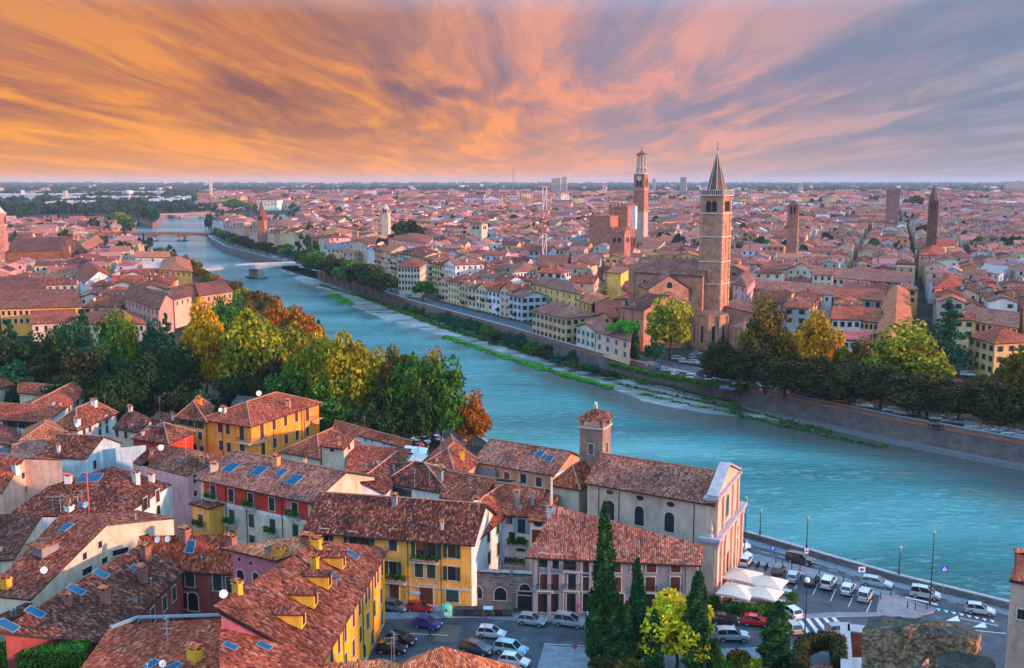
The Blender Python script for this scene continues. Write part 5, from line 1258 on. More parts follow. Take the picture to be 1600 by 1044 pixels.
# water tower, modern slab, masts
p = (xat(201, 2300, 50), 2300, 0); t = thing('water_tower', 'white mushroom water tower among far sheds at the left', 'water tower', p); zt = zat(2300, 298)
m = MB(); m.lathe((0, 0, 0), [(4, 0), (3.5, zt-10), (9, zt-6), (9, zt), (.01, zt+1)], 12); m.build('tank', [P_WHITE], t)
p = (xat(1068, 2600, 60), 2600, 0); t = thing('office_slab', 'far modern glass office slab on the horizon left of the spired bell tower', 'office block', p, R(-15)); zt = zat(2600, 277)
m = MB(); m.box((0, 0, zt/2), (15, 14, zt)); m.build('body', [flat('slab_glass', (.12, .2, .24), .3)], t); m = MB(); [m.box((0, 0, zt-2-k*4), (15.6, 14.6, 1.4)) for k in range(9)]; m.build('floor_bands', [P_CREAM], t)
for x, w_, y in ((870, 30, 279), (882, 16, 277), (1022, 10, 280), (1590, 60, 284), (1265, 14, 288)):
    p = (xat(x, 3400, 60), 3400+x % 7*20, 0); zt = zat(3400, y); t = thing('far_office_block', 'tiny far block rising on the skyline', 'office block', p, R(-10)); later(t, 'tiny far block on the skyline', (p[0], p[1], zt), [(x+20, 281, {870:'the cluster left of the clock tower',882:'the paired blocks',1022:'the clock tower',1590:'the right picture corner',1265:'the far tree belt'}[x])])
    m = MB(); m.box((0, 0, zt/2), (w_, 20, zt)); m.box((w_*.2, 0, zt), (w_*.3, 8, 5)); m.build('body', [P_GREY], t); m = MB(); [m.box((0, 0, zt-3-k*4), (w_+.5, 20.5, 1.3)) for k in range(5)]; m.build('floor_bands', [P_CREAM], t)
def lattice(name, label, px, Rg, y, w, mats, n=9):
    z1 = zat(Rg, y); p = (xat(px, Rg, z1/2), Rg, 0); t = thing(name, label, 'mast', p); 
    for k in range(2):
        m = MB()
        for i in range(n):
            if i % 2 != k: continue
            z0_, z1_ = z1*i/n, z1*(i+1)/n
            for a in (-1, 1):
                for b_ in (-1, 1): m.tube((a*w/2, b_*w/2, z0_), (a*w/2, b_*w/2, z1_), w*.12, n=4)
            for a in (-1, 1): m.tube((-w/2, a*w/2, z0_), (w/2, a*w/2, z1_), w*.1, n=3); m.tube((a*w/2, w/2, z0_), (a*w/2, -w/2, z1_), w*.1, n=3)
            m.box((0, 0, z1_), (w*1.2, w*1.2, w*.1))
        m.build('lattice_band', [mats[k]], t)
    return t, z1
RW = (flat('mast_red', (.55, .15, .06)), flat('mast_white', (.75, .7, .7)))
t, z1 = lattice('crane_mast', 'red and white tower crane mast standing among the roofs', 851, 620, 292, 2.3, RW, 4)
m = MB(); m.box((0, 0, z1), (6, 1.2, 1.)); m.build('crane_head', [RW[0]], t)
t, z1 = lattice('radio_mast', 'far grey radio mast on the skyline in the middle', 802, 3000, 264, 5., (GREYM, GREYM), 8)
# ---------------------------------------------------------------- brick church with the rose window, left bank
C = Q3((15,392), (98,394), 17., 22.)
b = Bld('rose_window_church', 'long dark brick church with a round rose window at left', 'church', QP((8,394,16.), (96,391,16.), (118,377,16.), (40,378,16.)), 'gable0', rise=6., wall=BRICKD, roof=RT_DARK, oh=.4)
C = [b.C[1], b.C[2]]; 
m = MB(); d = C[1]-C[0]; ln = Vector((d.x, d.y, 0)).length; d2 = Vector((d.x, d.y, 0)).normalized(); nn = Vector((d2.y, -d2.x, 0)); mid = (C[0]+C[1])/2-b.o
for k in (.02, .26, .74, .98): p = C[0]-b.o+d*k+nn*.4; m.box((p.x, p.y, 10 if k in (.02, .98) else 11.5), (1., 1., 20 if k in (.02, .98) else 23), 0, math.atan2(d2.y, d2.x))
m.build('buttress', [BRICKD], b.root)
m = MB(); m.lathe((0, 0, 0), [(2.6, 0), (2.6, .5), (1.9, .5), (1.9, .1)], 16); 
for i in range(12): a = math.pi*i/6; m.tube((.3*math.cos(a), .3*math.sin(a), .3), (2.1*math.cos(a), 2.1*math.sin(a), .3), .12, n=4)
o = m.build('rose_window', [STRING], b.root); o.location = (mid.x+nn.x*.1, mid.y+nn.y*.1, 13); o.rotation_euler = (R(90), 0, math.atan2(d2.y, d2.x))
m = MB(); m.lathe((0, 0, 0), [(1.95, .12), (.01, .12)], 16); g_ = m.build('pane', [GLASS], o)
b = Bld('monastery_wing', 'long brick wing with orange roof beside the rose window church', 'house', QP((136,392,10.), (162,378,10.), (144,370,10.), (118,384,10.)), 'gable0', rise=3., wall=BRF, roof=RT_ORANGE, oh=.4)
for k in range(6): b.win(0, .08+.16*k, 6., 1.4, 2.4, S_STONE)
# ---------------------------------------------------------------- bridges
def bridge(name, label, a, c, za, zc, wid, npier, mat, parapet, thick=1.4, arch=2.2, pierz=-7., lamps=0, pmat=None):
    A_ = at(a[0], a[1], za); B_ = at(c[0], c[1], zc); d = B_-A_; Ln = Vector((d.x, d.y, 0)).length; rz = math.atan2(d.y, d.x)
    t = thing(name, label, 'bridge', (A_.x, A_.y, 0), rz); n = 36; spans = npier+1; m = MB()
    top = lambda f: za+(zc-za)*f+.9*math.sin(math.pi*f)
    def bot(f):
        s_ = (f*spans) % 1.; s_ = min(max(s_, 0), 1); return top(f)-thick-arch*(1-math.sin(math.pi*s_))**1.2
    for i in range(n):
        f0, f1 = i/n, (i+1)/n; x0, x1 = Ln*f0, Ln*f1; e = 1e-4
        b0, b1 = bot(f0+e), bot(f1-e); t0, t1 = top(f0), top(f1); h = wid/2
        m.poly([(x0, -h, t0), (x1, -h, t1), (x1, h, t1), (x0, h, t0)], 1)
        m.poly([(x0, -h, b0), (x1, -h, b1), (x1, -h, t1), (x0, -h, t0)]); m.poly([(x1, h, b1), (x0, h, b0), (x0, h, t0), (x1, h, t1)])
        m.poly([(x0, h, b0), (x1, h, b1), (x1, -h, b1), (x0, -h, b0)])
    m.build('deck', [mat, ASPH], t)
    for s_ in (-1, 1):
        m = MB()
        for i in range(n):
            f0, f1 = i/n, (i+1)/n; x0, x1 = Ln*f0, Ln*f1; t0, t1 = top(f0), top(f1); y0 = s_*(wid/2-.3); y1 = s_*(wid/2+.15)
            ya, yb = min(y0, y1), max(y0, y1)
            m.poly([(x0, ya, t0-.4), (x1, ya, t1-.4), (x1, ya, t1+1), (x0, ya, t0+1)]); m.poly([(x1, yb, t1-.4), (x0, yb, t0-.4), (x0, yb, t0+1), (x1, yb, t1+1)]); m.poly([(x0, ya, t0+1), (x1, ya, t1+1), (x1, yb, t1+1), (x0, yb, t0+1)])
            m.box((x0, (ya+yb)/2, t0+.4), (.5, .6, 1.7))
        m.build('parapet', [parapet], t)
    for k in range(npier):
        f = (k+1)/spans; x = Ln*f; zt = bot(f-1e-3)+.4; m = MB(); w2 = 2.2
        ring = [(x-w2, -wid/2-.5), (x, -wid/2-3.), (x+w2, -wid/2-.5), (x+w2, wid/2+.5), (x, wid/2+3), (x-w2, wid/2+.5)]
        m.prism(ring, pierz, zt); ring2 = [(x-w2*2, -wid/2-1), (x, -wid/2-6.), (x+w2*2, -wid/2-1), (x+w2*2, wid/2+1), (x, wid/2+6), (x-w2*2, wid/2+1)]
        m.prism(ring2, pierz, ZW+.8, 1); m.build('pier', [pmat or mat, flat('pier_rocks', (.06, .07, .07), .95)], t)
    if lamps:
        for k in range(lamps):
            f = (k+.5)/lamps; m = MB(); m.tube((0, 0, 0), (0, 0, 6.5), .12, .08, n=5); m.box((0, 0, 6.6), (.5, .5, .5)); o = m.build('lamp_post', [DARKM], t); o.location = (Ln*f, -wid/2+.1, top(f)+.9)
    return t
PB = flat('pale_bridge_concrete', (.38, .43, .47), .85); GR = flat('grey_pink_stone', (.34, .28, .27), .9)
bridge('road_bridge', 'pale low concrete road bridge with one stone pier in the river, nearest bridge', (292,423), (499,411), 1.8, 1.8, 13, 1, PB, PB, thick=.9, arch=1.5, lamps=0, pmat=GR)
PBk = brick('bridge_brick', (.3, .13, .1), (.22, .1, .08), (.25, .17, .14), .5)
bridge('arched_bridge', 'red brick bridge of flat arches, middle one of the three', (192,366), (331,366), 1.4, 1.4, 10, 2, PBk, PBk, thick=1.6, arch=2.6, lamps=3, pmat=GR)
bridge('arched_bridge', 'grey far bridge on two piers, farthest upstream', (250,335), (345,334), 1.5, 1.5, 14, 2, GR, GR, thick=1.6, arch=2.)
# ---------------------------------------------------------------- the town: rows of houses on both banks
def dist_line(p, P):
    best = 1e9
    for a, b in zip(P, P[1:]):
        ax, ay = a; dx, dy = b[0]-ax, b[1]-ay; t = max(0, min(1, ((p[0]-ax)*dx+(p[1]-ay)*dy)/(dx*dx+dy*dy+1e-9)))
        best = min(best, math.hypot(p[0]-ax-dx*t, p[1]-ay-dy*t))
    return best
WALLN = [('cream', (.6, .5, .38)), ('pale yellow', (.66, .52, .27)), ('ochre', (.6, .38, .13)), ('white', (.66, .66, .66)), ('pink', (.62, .38, .34)), ('grey', (.36, .35, .35)),
         ('peach', (.68, .44, .32)), ('orange', (.64, .3, .12)), ('brown brick', (.27, .13, .09)), ('buff', (.5, .42, .33)), ('pale blue', (.42, .52, .6)), ('red', (.45, .11, .08))]
WT = [8, 6, 5, 9, 5, 3, 5, 4, 2, 4, 1.5, 1.5]
ROOFN = [('brown tile', RT_MID, (.24, .075, .05)), ('red tile', RT_RED, (.34, .09, .055)), ('dusty tile', RT_PINK, (.34, .12, .095)), ('dark tile', RT_DARK, (.12, .045, .04)), ('orange tile', RT_ORANGE, (.48, .15, .07))]
RTW = [6, 5, 7, 2, 1.4]
rc = random.Random(11)
CITY = []
def rect_at(x, y, w, d, hd):
    c, s = math.cos(hd), math.sin(hd)
    return [(x+a*w/2*c-b*d/2*s, y+a*w/2*s+b*d/2*c) for a, b in ((-1, -1), (1, -1), (1, 1), (-1, 1))]
def clear(ring, pad=1.5):
    cx = sum(p[0] for p in ring)/4; cy = sum(p[1] for p in ring)/4
    tests = ring+[(cx, cy)]+[((ring[i][0]+ring[(i+1) % 4][0])/2, (ring[i][1]+ring[(i+1) % 4][1])/2) for i in range(4)]
    for f, bb in FOOTB:
        if cx < bb[0]-25 or cx > bb[2]+25 or cy < bb[1]-25 or cy > bb[3]+25: continue
        if any(inside(p, f) for p in tests) or any(inside(p, ring) for p in f): return False
    return True
def mkfoot():
    global FOOTB
    FOOTB = [(f, (min(p[0] for p in f), min(p[1] for p in f), max(p[0] for p in f), max(p[1] for p in f))) for f in FOOT]
mkfoot()
# hand-set houses on the far bank that the eye knows
def HB(name, label, pts, kind='hip', rise=3., wall=P_CREAM, roof=RT_PINK, wins=None, st=(STONE, None), e=(0,), n=5, rows=3, dz=3.2, w=1., h=1.7, **k):
    C = QP(*pts) if len(pts) == 4 else Q3(*pts)
    b = Bld(name, label, 'house', C, kind, rise=rise, wall=wall, roof=roof, oh=.5, ridge=False, **k)
    me = far_window(w, h, st[0], st[1])
    for ee in e:
        a, c = b.C[ee], b.C[(ee+1) % 4]; d = Vector((c.x-a.x, c.y-a.y, 0)); L_ = d.length; nn_ = max(2, int(L_/3.1)) if n is None else n
        if ee != e[0]: nn_ = max(2, int(L_/3.4))
        for r_ in range(rows):
            for i in range(nn_):
                p = a+d*((i+.5)/nn_)-b.o; o = link('window', me, b.root); o.location = (p.x, p.y, a.z-1.9-dz*r_); o.rotation_euler = (0, 0, math.atan2(d.y, d.x))
    return b
HB('long_yellow_palazzo', 'long pale yellow palazzo with hipped roof in the roofs left of the tall yellow wall', ((832,443,14.), (905,459,14.), (914,452,14.), (846,433,14.)), e=(0, 1), n=8, wall=plaster((.72, .5, .2)), roof=RT_PINK)
HB('yellow_wall_house', 'plain tall vivid yellow blank wall block left of the brick basilica', ((948,425,19.), (970,427,19.), (985,418,19.), (960,416,19.)), kind='flat', wall=plaster((.72, .5, .12)), e=(), n=1)
HB('yellow_house', 'small bright yellow house with pink tile roof below the long yellow palazzo', ((897,466,11.5), (924,475,11.5), (952,463,11.5), (918,456,11.5)), e=(0,), n=4, wall=plaster((.72, .42, .08)), roof=RT_ORANGE, rise=2.)
HB('orange_corner_house', 'orange end house with balconied white green-shuttered front by the far embankment', ((832,484,9.6), (884,497,9.6), (936,491,9.6), (872,470,9.6)), e=(0, 1), n=8, rows=3, wall=plaster((.6, .36, .22)), st=(STONE, GREENSH), roof=RT_PINK)
HB('blue_shuttered_house', 'cream house with pale blue shutters on the far promenade left of the umbrella pine', ((901,509,8.2), (930,517,8.2), (952,508,8.2), (920,498,8.2)), kind='gable1', e=(0,), n=4, rows=2, wall=P_CREAM, st=(STONE, BLUESH), roof=RT_PINK, rise=2.)
HB('peach_house', 'peach house beside the umbrella pine with blue shuttered end', ((931,517,8.2), (984,532,8.2), (990,516,8.2), (948,504,8.2)), kind='gable0', e=(0,), n=4, rows=2, wall=P_PEACH, st=(STONE, BLUESH), roof=RT_PINK, rise=2.)
HB('balcony_house', 'grey house with dark balconies between umbrella pine and yellow house', ((934,491,10.5), (972,488,10.5), (968,473,10.5), (928,475,10.5)), kind='gable0', e=(0,), n=5, wall=P_GREY, roof=RT_RED)
HB('arcaded_palazzo', 'cream palazzo with arched top windows at the end of the riverside tree row', ((622,416,16.), (656,417,16.), (668,409,16.), (632,406,16.)), e=(0, 1), n=7, rows=4, wall=P_CREAM, roof=RT_MID, rise=2.6)
HB('grey_flank_house', 'cream house with a blank dark grey side wall above the riverside trees', ((547,377,16.), (575,383,16.), (600,376,16.), (572,371,16.)), kind='gable1', e=(0,), n=5, wall=P_CREAM, roof=RT_MID, rise=2.)
HB('pink_palazzo', 'long pink palazzo with pale blue front left of the riverside tree row', ((498,364,17.), (530,368,17.), (560,361,17.), (520,355,17.)), e=(0, 1), n=6, rows=4, wall=P_LPINK, roof=RT_ORANGE)
HB('pink_palazzo', 'rosy three storey palazzo near the big round tree', ((607,373,15.), (668,380,15.), (680,369,15.), (622,364,15.)), e=(0,), n=9, wall=P_LPINK, roof=RT_RED)
HB('brown_palazzo', 'large brownish pink apartment palazzo over the riverside trees behind the pale bridge', ((411,351,17.), (452,355,17.), (468,346,17.), (425,343,17.)), e=(0, 1), n=9, rows=4, wall=plaster((.45, .3, .25)), roof=RT_PINK)
HB('cream_villa', 'white villa by the cypress at the far end of the arched brick bridge', ((332,343,15.), (350,344,15.), (356,340,15.), (338,339,15.)), e=(0,), n=4, wall=P_WHITE, roof=RT_RED)
HB('white_arcade_house', 'white house with arched loggia left of the crane mast', ((803,425,14.), (837,422,14.), (830,413,14.), (800,416,14.)), e=(0,), n=7, rows=2, wall=P_WHITE, roof=RT_PINK)
HB('pink_orange_house', 'orange palazzo with arched gable right of the clock tower foot', ((1036,346,17.), (1078,345,17.), (1082,337,17.), (1040,338,17.)), e=(0,), n=7, wall=P_SAL, roof=RT_PINK)
HB('long_palace', 'long brick palace range with small battlements below the clock tower', ((1003,381,14.), (1082,381,14.), (1082,372,14.), (1003,372,14.)), kind='gable0', e=(0,), n=8, rows=1, wall=BRF, roof=RT_PINK)
HB('cream_palace', 'brown roofed cream palace left of the battlemented house tower', ((893,410,14.), (936,413,14.), (940,402,14.), (895,399,14.)), kind='gable0', e=(0,), n=8, wall=P_CREAM, roof=RT_PINK)
HB('salmon_gable_house', 'cream palace wing with orange lit gable left of the battlemented house tower', ((838,412,13.), (884,415,13.), (892,402,13.), (845,399,13.)), kind='gable0', e=(0,), n=5, rows=2, wall=P_SAL, roof=RT_MID)
# range right of the basilica
HB('white_range', 'long white range with pink roof right of the basilica, many small square windows', ((1172,450,12.), (1300,461,12.), (1306,447,12.), (1180,438,12.)), kind='gable0', e=(0,), n=9, rows=1, wall=P_WHITE, roof=RT_PINK, rise=2.5, w=1.2, h=1.4)
HB('grey_range', 'grey range with five framed windows and a blue terrace edge right of the white range', ((1302,464,11.5), (1380,470,11.5), (1385,453,11.5), (1306,449,11.5)), kind='gable0', e=(0,), n=5, rows=1, wall=P_GREY, roof=RT_RED, rise=2.4, w=1.8, h=2.2)
HB('white_blue_house', 'white house with row of blue windows behind the grey range', ((1282,432,13.), (1359,438,13.), (1360,424,13.), (1284,420,13.)), kind='gable0', e=(0,), n=8, rows=1, wall=P_WHITE, roof=RT_PINK, w=1.6)
HB('blank_window_house', 'buff house with three pale blind windows at the corner of the straight street', ((1359,438,13.), (1419,443,13.), (1424,425,13.), (1362,422,13.)), kind='gable0', e=(0,), n=3, rows=1, wall=P_GREY, roof=RT_PINK, w=2.6, h=3.)
HB('street_corner_house', 'long orange tiled roof with a line of white chimneys left of the straight street', ((1372,520,12.), (1424,517,12.), (1420,455,12.), (1384,456,12.)), kind='gable1', e=(0, 1), n=4, rows=2, wall=P_SAL, roof=RT_ORANGE)
HB('white_brown_house', 'white house with dark paired windows behind the yellow plane trees', ((1300,498,12.), (1345,499,12.), (1350,485,12.), (1305,484,12.)), kind='gable0', e=(0,), n=4, rows=2, wall=P_WHITE, roof=RT_RED, w=1.4)
HB('pale_yellow_house', 'pale house with small yellow upper storey behind the plane trees', ((1337,500,11.5), (1372,503,11.5), (1378,488,11.5), (1342,486,11.5)), kind='gable0', e=(0,), n=5, rows=2, wall=P_YEL, roof=RT_RED)
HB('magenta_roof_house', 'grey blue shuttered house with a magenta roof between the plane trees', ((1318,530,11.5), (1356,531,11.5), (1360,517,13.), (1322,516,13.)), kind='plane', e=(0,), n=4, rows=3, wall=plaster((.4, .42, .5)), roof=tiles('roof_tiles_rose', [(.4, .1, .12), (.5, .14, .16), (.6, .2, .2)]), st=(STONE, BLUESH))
HB('red_orange_house', 'vivid orange red house right of the straight street', ((1460,450,13.5), (1500,447,13.5), (1505,433,13.5), (1462,437,13.5)), e=(0,), n=4, rows=2, wall=plaster((.7, .17, .07)), roof=RT_RED)
HB('yellow_corner_house', 'large yellow hipped roof house with blue green shutters at the right picture edge', ((1514,524,12.), (1555,536,12.), (1625,533,12.), (1560,510,12.)), e=(0, 1), n=4, rows=3, wall=plaster((.62, .42, .17)), st=(STONE, GREENSH), roof=RT_RED)
HB('cream_house', 'cream house with brown doors under a pink roof above the yellow corner house', ((1506,500,12.), (1590,512,12.), (1590,490,12.), (1510,482,12.)), kind='gable0', e=(0,), n=9, rows=1, wall=P_YEL, roof=RT_PINK, w=1.3, h=2.4)
HB('yellow_brown_house', 'pale yellow house at the right street corner with brick orange neighbour', ((1430,388,15.), (1493,384,15.), (1498,375,15.), (1433,378,15.)), kind='hip', e=(0,), n=7, rows=2, wall=plaster((.66, .52, .27)), roof=RT_RED)
HB('orange_block_house', 'plain orange block below the pale yellow house on the straight street', ((1436,398,14.), (1470,398,14.), (1476,388,14.), (1440,388,14.)), kind='hip', e=(0,), n=3, rows=1, wall=P_SAL, roof=RT_RED)
HB('terrace_house', 'white modern house with roof garden near the right edge', ((1530,423,14.), (1562,428,14.), (1575,417,14.), (1540,412,14.)), kind='flat', e=(0,), n=3, rows=2, wall=P_WHITE, roof=P_GREY)
HB('white_hall', 'white gabled hall right of the spired bell tower', ((1141,385,12.), (1175,392,12.), (1190,380,12.), (1150,375,12.)), kind='gable0', e=(0,), n=5, rows=1, wall=P_WHITE, roof=RT_PINK)
HB('grey_white_house', 'white lit house with brown side against the foot of the spired bell tower', ((1146,442,17.), (1166,447,17.), (1180,432,17.), (1158,428,17.)), kind='hip', e=(0, 1), n=2, rows=3, wall=P_LPINK, roof=RT_PINK)
# left bank known houses
HB('barn_gable_house', 'brown long house with a big blank white arched gable on the left bank', ((132,443,10.), (178,434,10.), (160,418,10.), (118,426,10.)), kind='gable1', e=(), wall=P_WHITE, roof=RT_RED, rise=5.)
HB('loggia_house', 'large dark red roof with a line of dark loggia openings above the dark trees', ((194,464,13.), (248,483,13.), (270,467,13.), (218,450,13.)), kind='gable0', e=(0,), n=9, rows=2, wall=plaster((.55, .3, .25)), roof=RT_MID, rise=4., w=1.4)
HB('peach_house', 'peach walled house with glassy roof terrace right of the loggia house', ((272,468,12.), (313,458,12.), (300,445,12.), (262,452,12.)), kind='gable0', e=(0,), n=5, rows=1, wall=P_PEACH, roof=RT_MID)
HB('peach_house', 'pinkish end house with a red roof beside the bank trees on the left bank', ((313,462,12.), (363,455,12.), (335,440,12.), (300,446,12.)), kind='gable0', e=(0,1), n=6, rows=1, wall=P_SAL, roof=RT_RED)
HB('white_river_house', 'white house with an orange low roof near the river on the left bank', ((211,402,11.), (266,402,11.), (262,393,11.), (215,393,11.)), kind='gable0', e=(0,), n=3, rows=1, wall=P_WHITE, roof=RT_ORANGE, rise=2.)
HB('orange_roof_house', 'yellow house with large orange hipped roof by the bank trees on the left bank', ((249,421,11.), (300,424,11.), (296,406,11.), (256,405,11.)), e=(0,), n=6, rows=1, wall=P_YEL, roof=RT_ORANGE)
HB('low_yellow_house', 'yellow end house beside the deep lane on the left bank', ((0,482,11.), (128,479,11.), (110,455,11.), (0,455,11.)), kind='gable0', e=(0,), n=14, rows=2, wall=P_YEL, roof=RT_MID, rise=4.)
HB('tan_roof_house', 'tan gable roof with grey ridge poking over the dark trees at left', ((50,506,9.), (120,502,9.), (112,488,9.), (50,490,9.)), kind='gable0', e=(0,), n=5, rows=1, wall=P_CREAM, roof=RT_RED)
HB('red_roof_house', 'long red roof just behind the dark trees on the left bank', ((140,505,9.), (228,505,9.), (210,488,9.), (138,488,9.)), kind='hip', e=(0,), n=6, rows=1, wall=P_CREAM, roof=RT_RED)
HB('white_arched_house', 'white curved wall house under the brown roofs at the left edge', ((0,452,10.), (72,455,10.), (66,440,10.), (0,438,10.)), kind='gable0', e=(0,), n=4, rows=1, wall=P_WHITE, roof=RT_MID, rise=4.)
mkfoot()
def add_house(x, y, w, d, hd, ze, wi=None, ri=None, kind=None, front=None, rise=None, chk=True, zone='t'):
    ring = rect_at(x, y, w, d, hd)
    if x > 100 and y < 1450 and chk:
        sg = lambda q: (q[0]-sA.x)*sdir.y-(q[1]-sA.y)*sdir.x
        side = 1 if sg((x, y)) > 0 else -1; mn = min(sg(q)*side for q in ring)
        if mn < 2.8:
            if mn < -7: return False
            k_ = (2.8-mn)*side; x += sdir.y*k_; y -= sdir.x*k_; ring = rect_at(x, y, w, d, hd)
    if chk and not clear(ring): return False
    wi = rc.choices(range(12), WT)[0] if wi is None else wi; ri = rc.choices(range(5), RTW)[0] if ri is None else ri
    kind = kind or rc.choices(['gable', 'hip', 'flat', 'shed'], [5, 4, .35, .6])[0]
    if kind == 'gable': kind = 'gable0' if w >= d*rc.uniform(.8, 1.25) else 'gable1'
    CITY.append([x, y, w, d, hd, ze, wi, ri, kind, rise or min(w, d)*rc.uniform(.15, .26), zone]); return True
def seg_row(P, off, depth, wr, hr, x0, x1, zone='row', skip=.0):
    A = offset_line(P, 0); d = [0]
    for a, b in zip(A, A[1:]): d.append(d[-1]+math.dist(a, b))
    s = 0.
    while s < d[-1]-8:
        w = rc.uniform(*wr); m_ = s+w/2; k = max(i for i in range(len(d)-1) if d[i] <= m_) if m_ < d[-1] else len(d)-2
        f = (m_-d[k])/(d[k+1]-d[k]); ax, ay = A[k]; bx, by = A[k+1]; x = ax+(bx-ax)*f; y = ay+(by-ay)*f
        tx, ty = bx-ax, by-ay; L_ = math.hypot(tx, ty); tx /= L_; ty /= L_; 
        nx, ny = (ty, -tx)      # right bank runs from near right to far left: inland is to its right
        pp = pix((x, y, 0)); s += w+.15
        if not (x0 < pp[0] < x1): continue
        dd = depth*rc.uniform(.85, 1.2)
        add_house(x+nx*(off+dd/2), y+ny*(off+dd/2), w, dd, math.atan2(-ty, -tx), rc.uniform(*hr), kind=rc.choice(['gable', 'hip', 'gable']), zone=zone, wi=rc.choices(range(12), [4, 4, 4, 4, 5, 1, 4, 5, 0, 2, 2, 1])[0])
sA = at(1445,500); sB = at(1416,350); HDS = math.atan2(sB.y-sA.y, sB.x-sA.x)-math.pi/2
sdir = (sB-sA).normalized()
def street_d(x, y): v = Vector((x-sA.x, y-sA.y)); return abs(v.x*sdir.y-v.y*sdir.x)
seg_row(RB, 15, 13, (8, 13), (9.5, 13), 640, 905)
seg_row(RB, 34, 14, (12, 20), (13, 18), 335, 622)
seg_row(RB, 29.5, 12, (9, 15), (10.5, 14), 640, 960)
mkfoot()
ROWR = [rect_at(*c[:5]) for c in CITY]; FOOT += [r for r in ROWR]; mkfoot()
plaza = [at2(p) for p in [(1012,640),(1000,560),(1010,545),(1200,540),(1310,548),(1345,556),(1440,556),(1500,566),(1530,590),(1640,596),(2100,640),(2400,900),(1012,700)]]
# grid fill, right bank
def near_river(x, y, dmin): return dist_line((x, y), RBl) < dmin
RBl = RB+[LB[0]]; LBl = LB
bb = [(p[0], p[1]) for p in ringR]
ca, sa = math.cos(HDS), math.sin(HDS)
def fillgrid(x0, x1, y0, y1, cw, cd, every, hd, test, dens, hr, zone, jit=.6):
    c, s = math.cos(hd), math.sin(hd); cx, cy = (x0+x1)/2, (y0+y1)/2; ext = math.hypot(x1-x0, y1-y0)/2
    a = -ext; col = 0
    while a < ext:
        wcol = cw*rc.uniform(.75, 1.3); b_ = -ext+rc.uniform(0, cd); row = 0
        while b_ < ext:
            dr = cd*rc.uniform(.7, 1.35)
            A, B = a+wcol/2, b_+dr/2; x = cx+A*c-B*s; y = cy+A*s+B*c
            if x0 < x < x1 and y0 < y < y1 and rc.random() < dens and test(x, y):
                add_house(x+rc.uniform(-jit, jit), y+rc.uniform(-jit, jit), wcol-.1, dr-.1, hd+rc.uniform(-.05, .05), rc.uniform(*hr), zone=zone)
            b_ += dr; row += 1
            if row % every[1] == 0: b_ += rc.uniform(4, 9)
        a += wcol; col += 1
        if col % every[0] == 0: a += rc.uniform(4.5, 7)
def inview(x, y, m=60):
    p = pix((x, y, 8)); return -m < p[0] < 1600+m
def tR(x, y): return inview(x, y) and (street_d(x, y) > 1.5 or y > 1450) and not inside((x, y), plaza) and inside((x, y), ringR) and dist_line((x, y), RBl) > 26
def tR2(x, y): return tR(x, y) and not (pix((x, y, 0))[0] < 470 and y > 1300)
fillgrid(-260, 620, 330, 1150, 10.8, 12., (3, 4), HDS, lambda x, y: tR(x, y) and y < 1120, .94, (9., 15.5), 'm')
fillgrid(-420, 1300, 1120, 2100, 14.5, 15.5, (4, 4), HDS, lambda x, y: tR2(x, y) and 1120 <= y < 2100, .8, (9, 16), 'f')
fillgrid(-1000, 2200, 2100, 3800, 34, 30, (3, 3), HDS+.3, lambda x, y: inview(x, y) and x > -y*.3, .42, (9, 24), 'h')
# left bank
def tL(x, y):
    p = pix((x, y, 0)); return inview(x, y) and inside((x, y), ringL) and dist_line((x, y), LBl) > 13 and y > 395+max(0, -x-120)*-.1 and p[1] < 518 and not inside(p, [(255, 700), (262, 455), (430, 440), (600, 700)]) 
fillgrid(-520, -60, 370, 900, 11, 12, (3, 4), .25, lambda x, y: tL(x, y) and y < 880, .93, (7.5, 12), 'm')
fillgrid(-900, -150, 880, 1500, 16, 17, (3, 4), .3, lambda x, y: tL(x, y) and 880 <= y < 1350, .8, (8, 12), 'f')
# far suburbs out to the horizon
for i in range(2600):
    y = 2200+rc.random()**1.6*7500; x = rc.uniform(-.56, .56)*y
    if x < -y*.18 and y < 3600: continue
    add_house(x, y, rc.uniform(12, 40), rc.uniform(10, 20), rc.uniform(-.6, .6), rc.uniform(7, 16)+(rc.random() < .12)*rc.uniform(5, 16), wi=rc.choices([0, 3, 9, 4, 1], [4, 6, 4, 2, 2])[0], kind=rc.choice(['gable', 'flat', 'hip']), chk=False, zone='h')
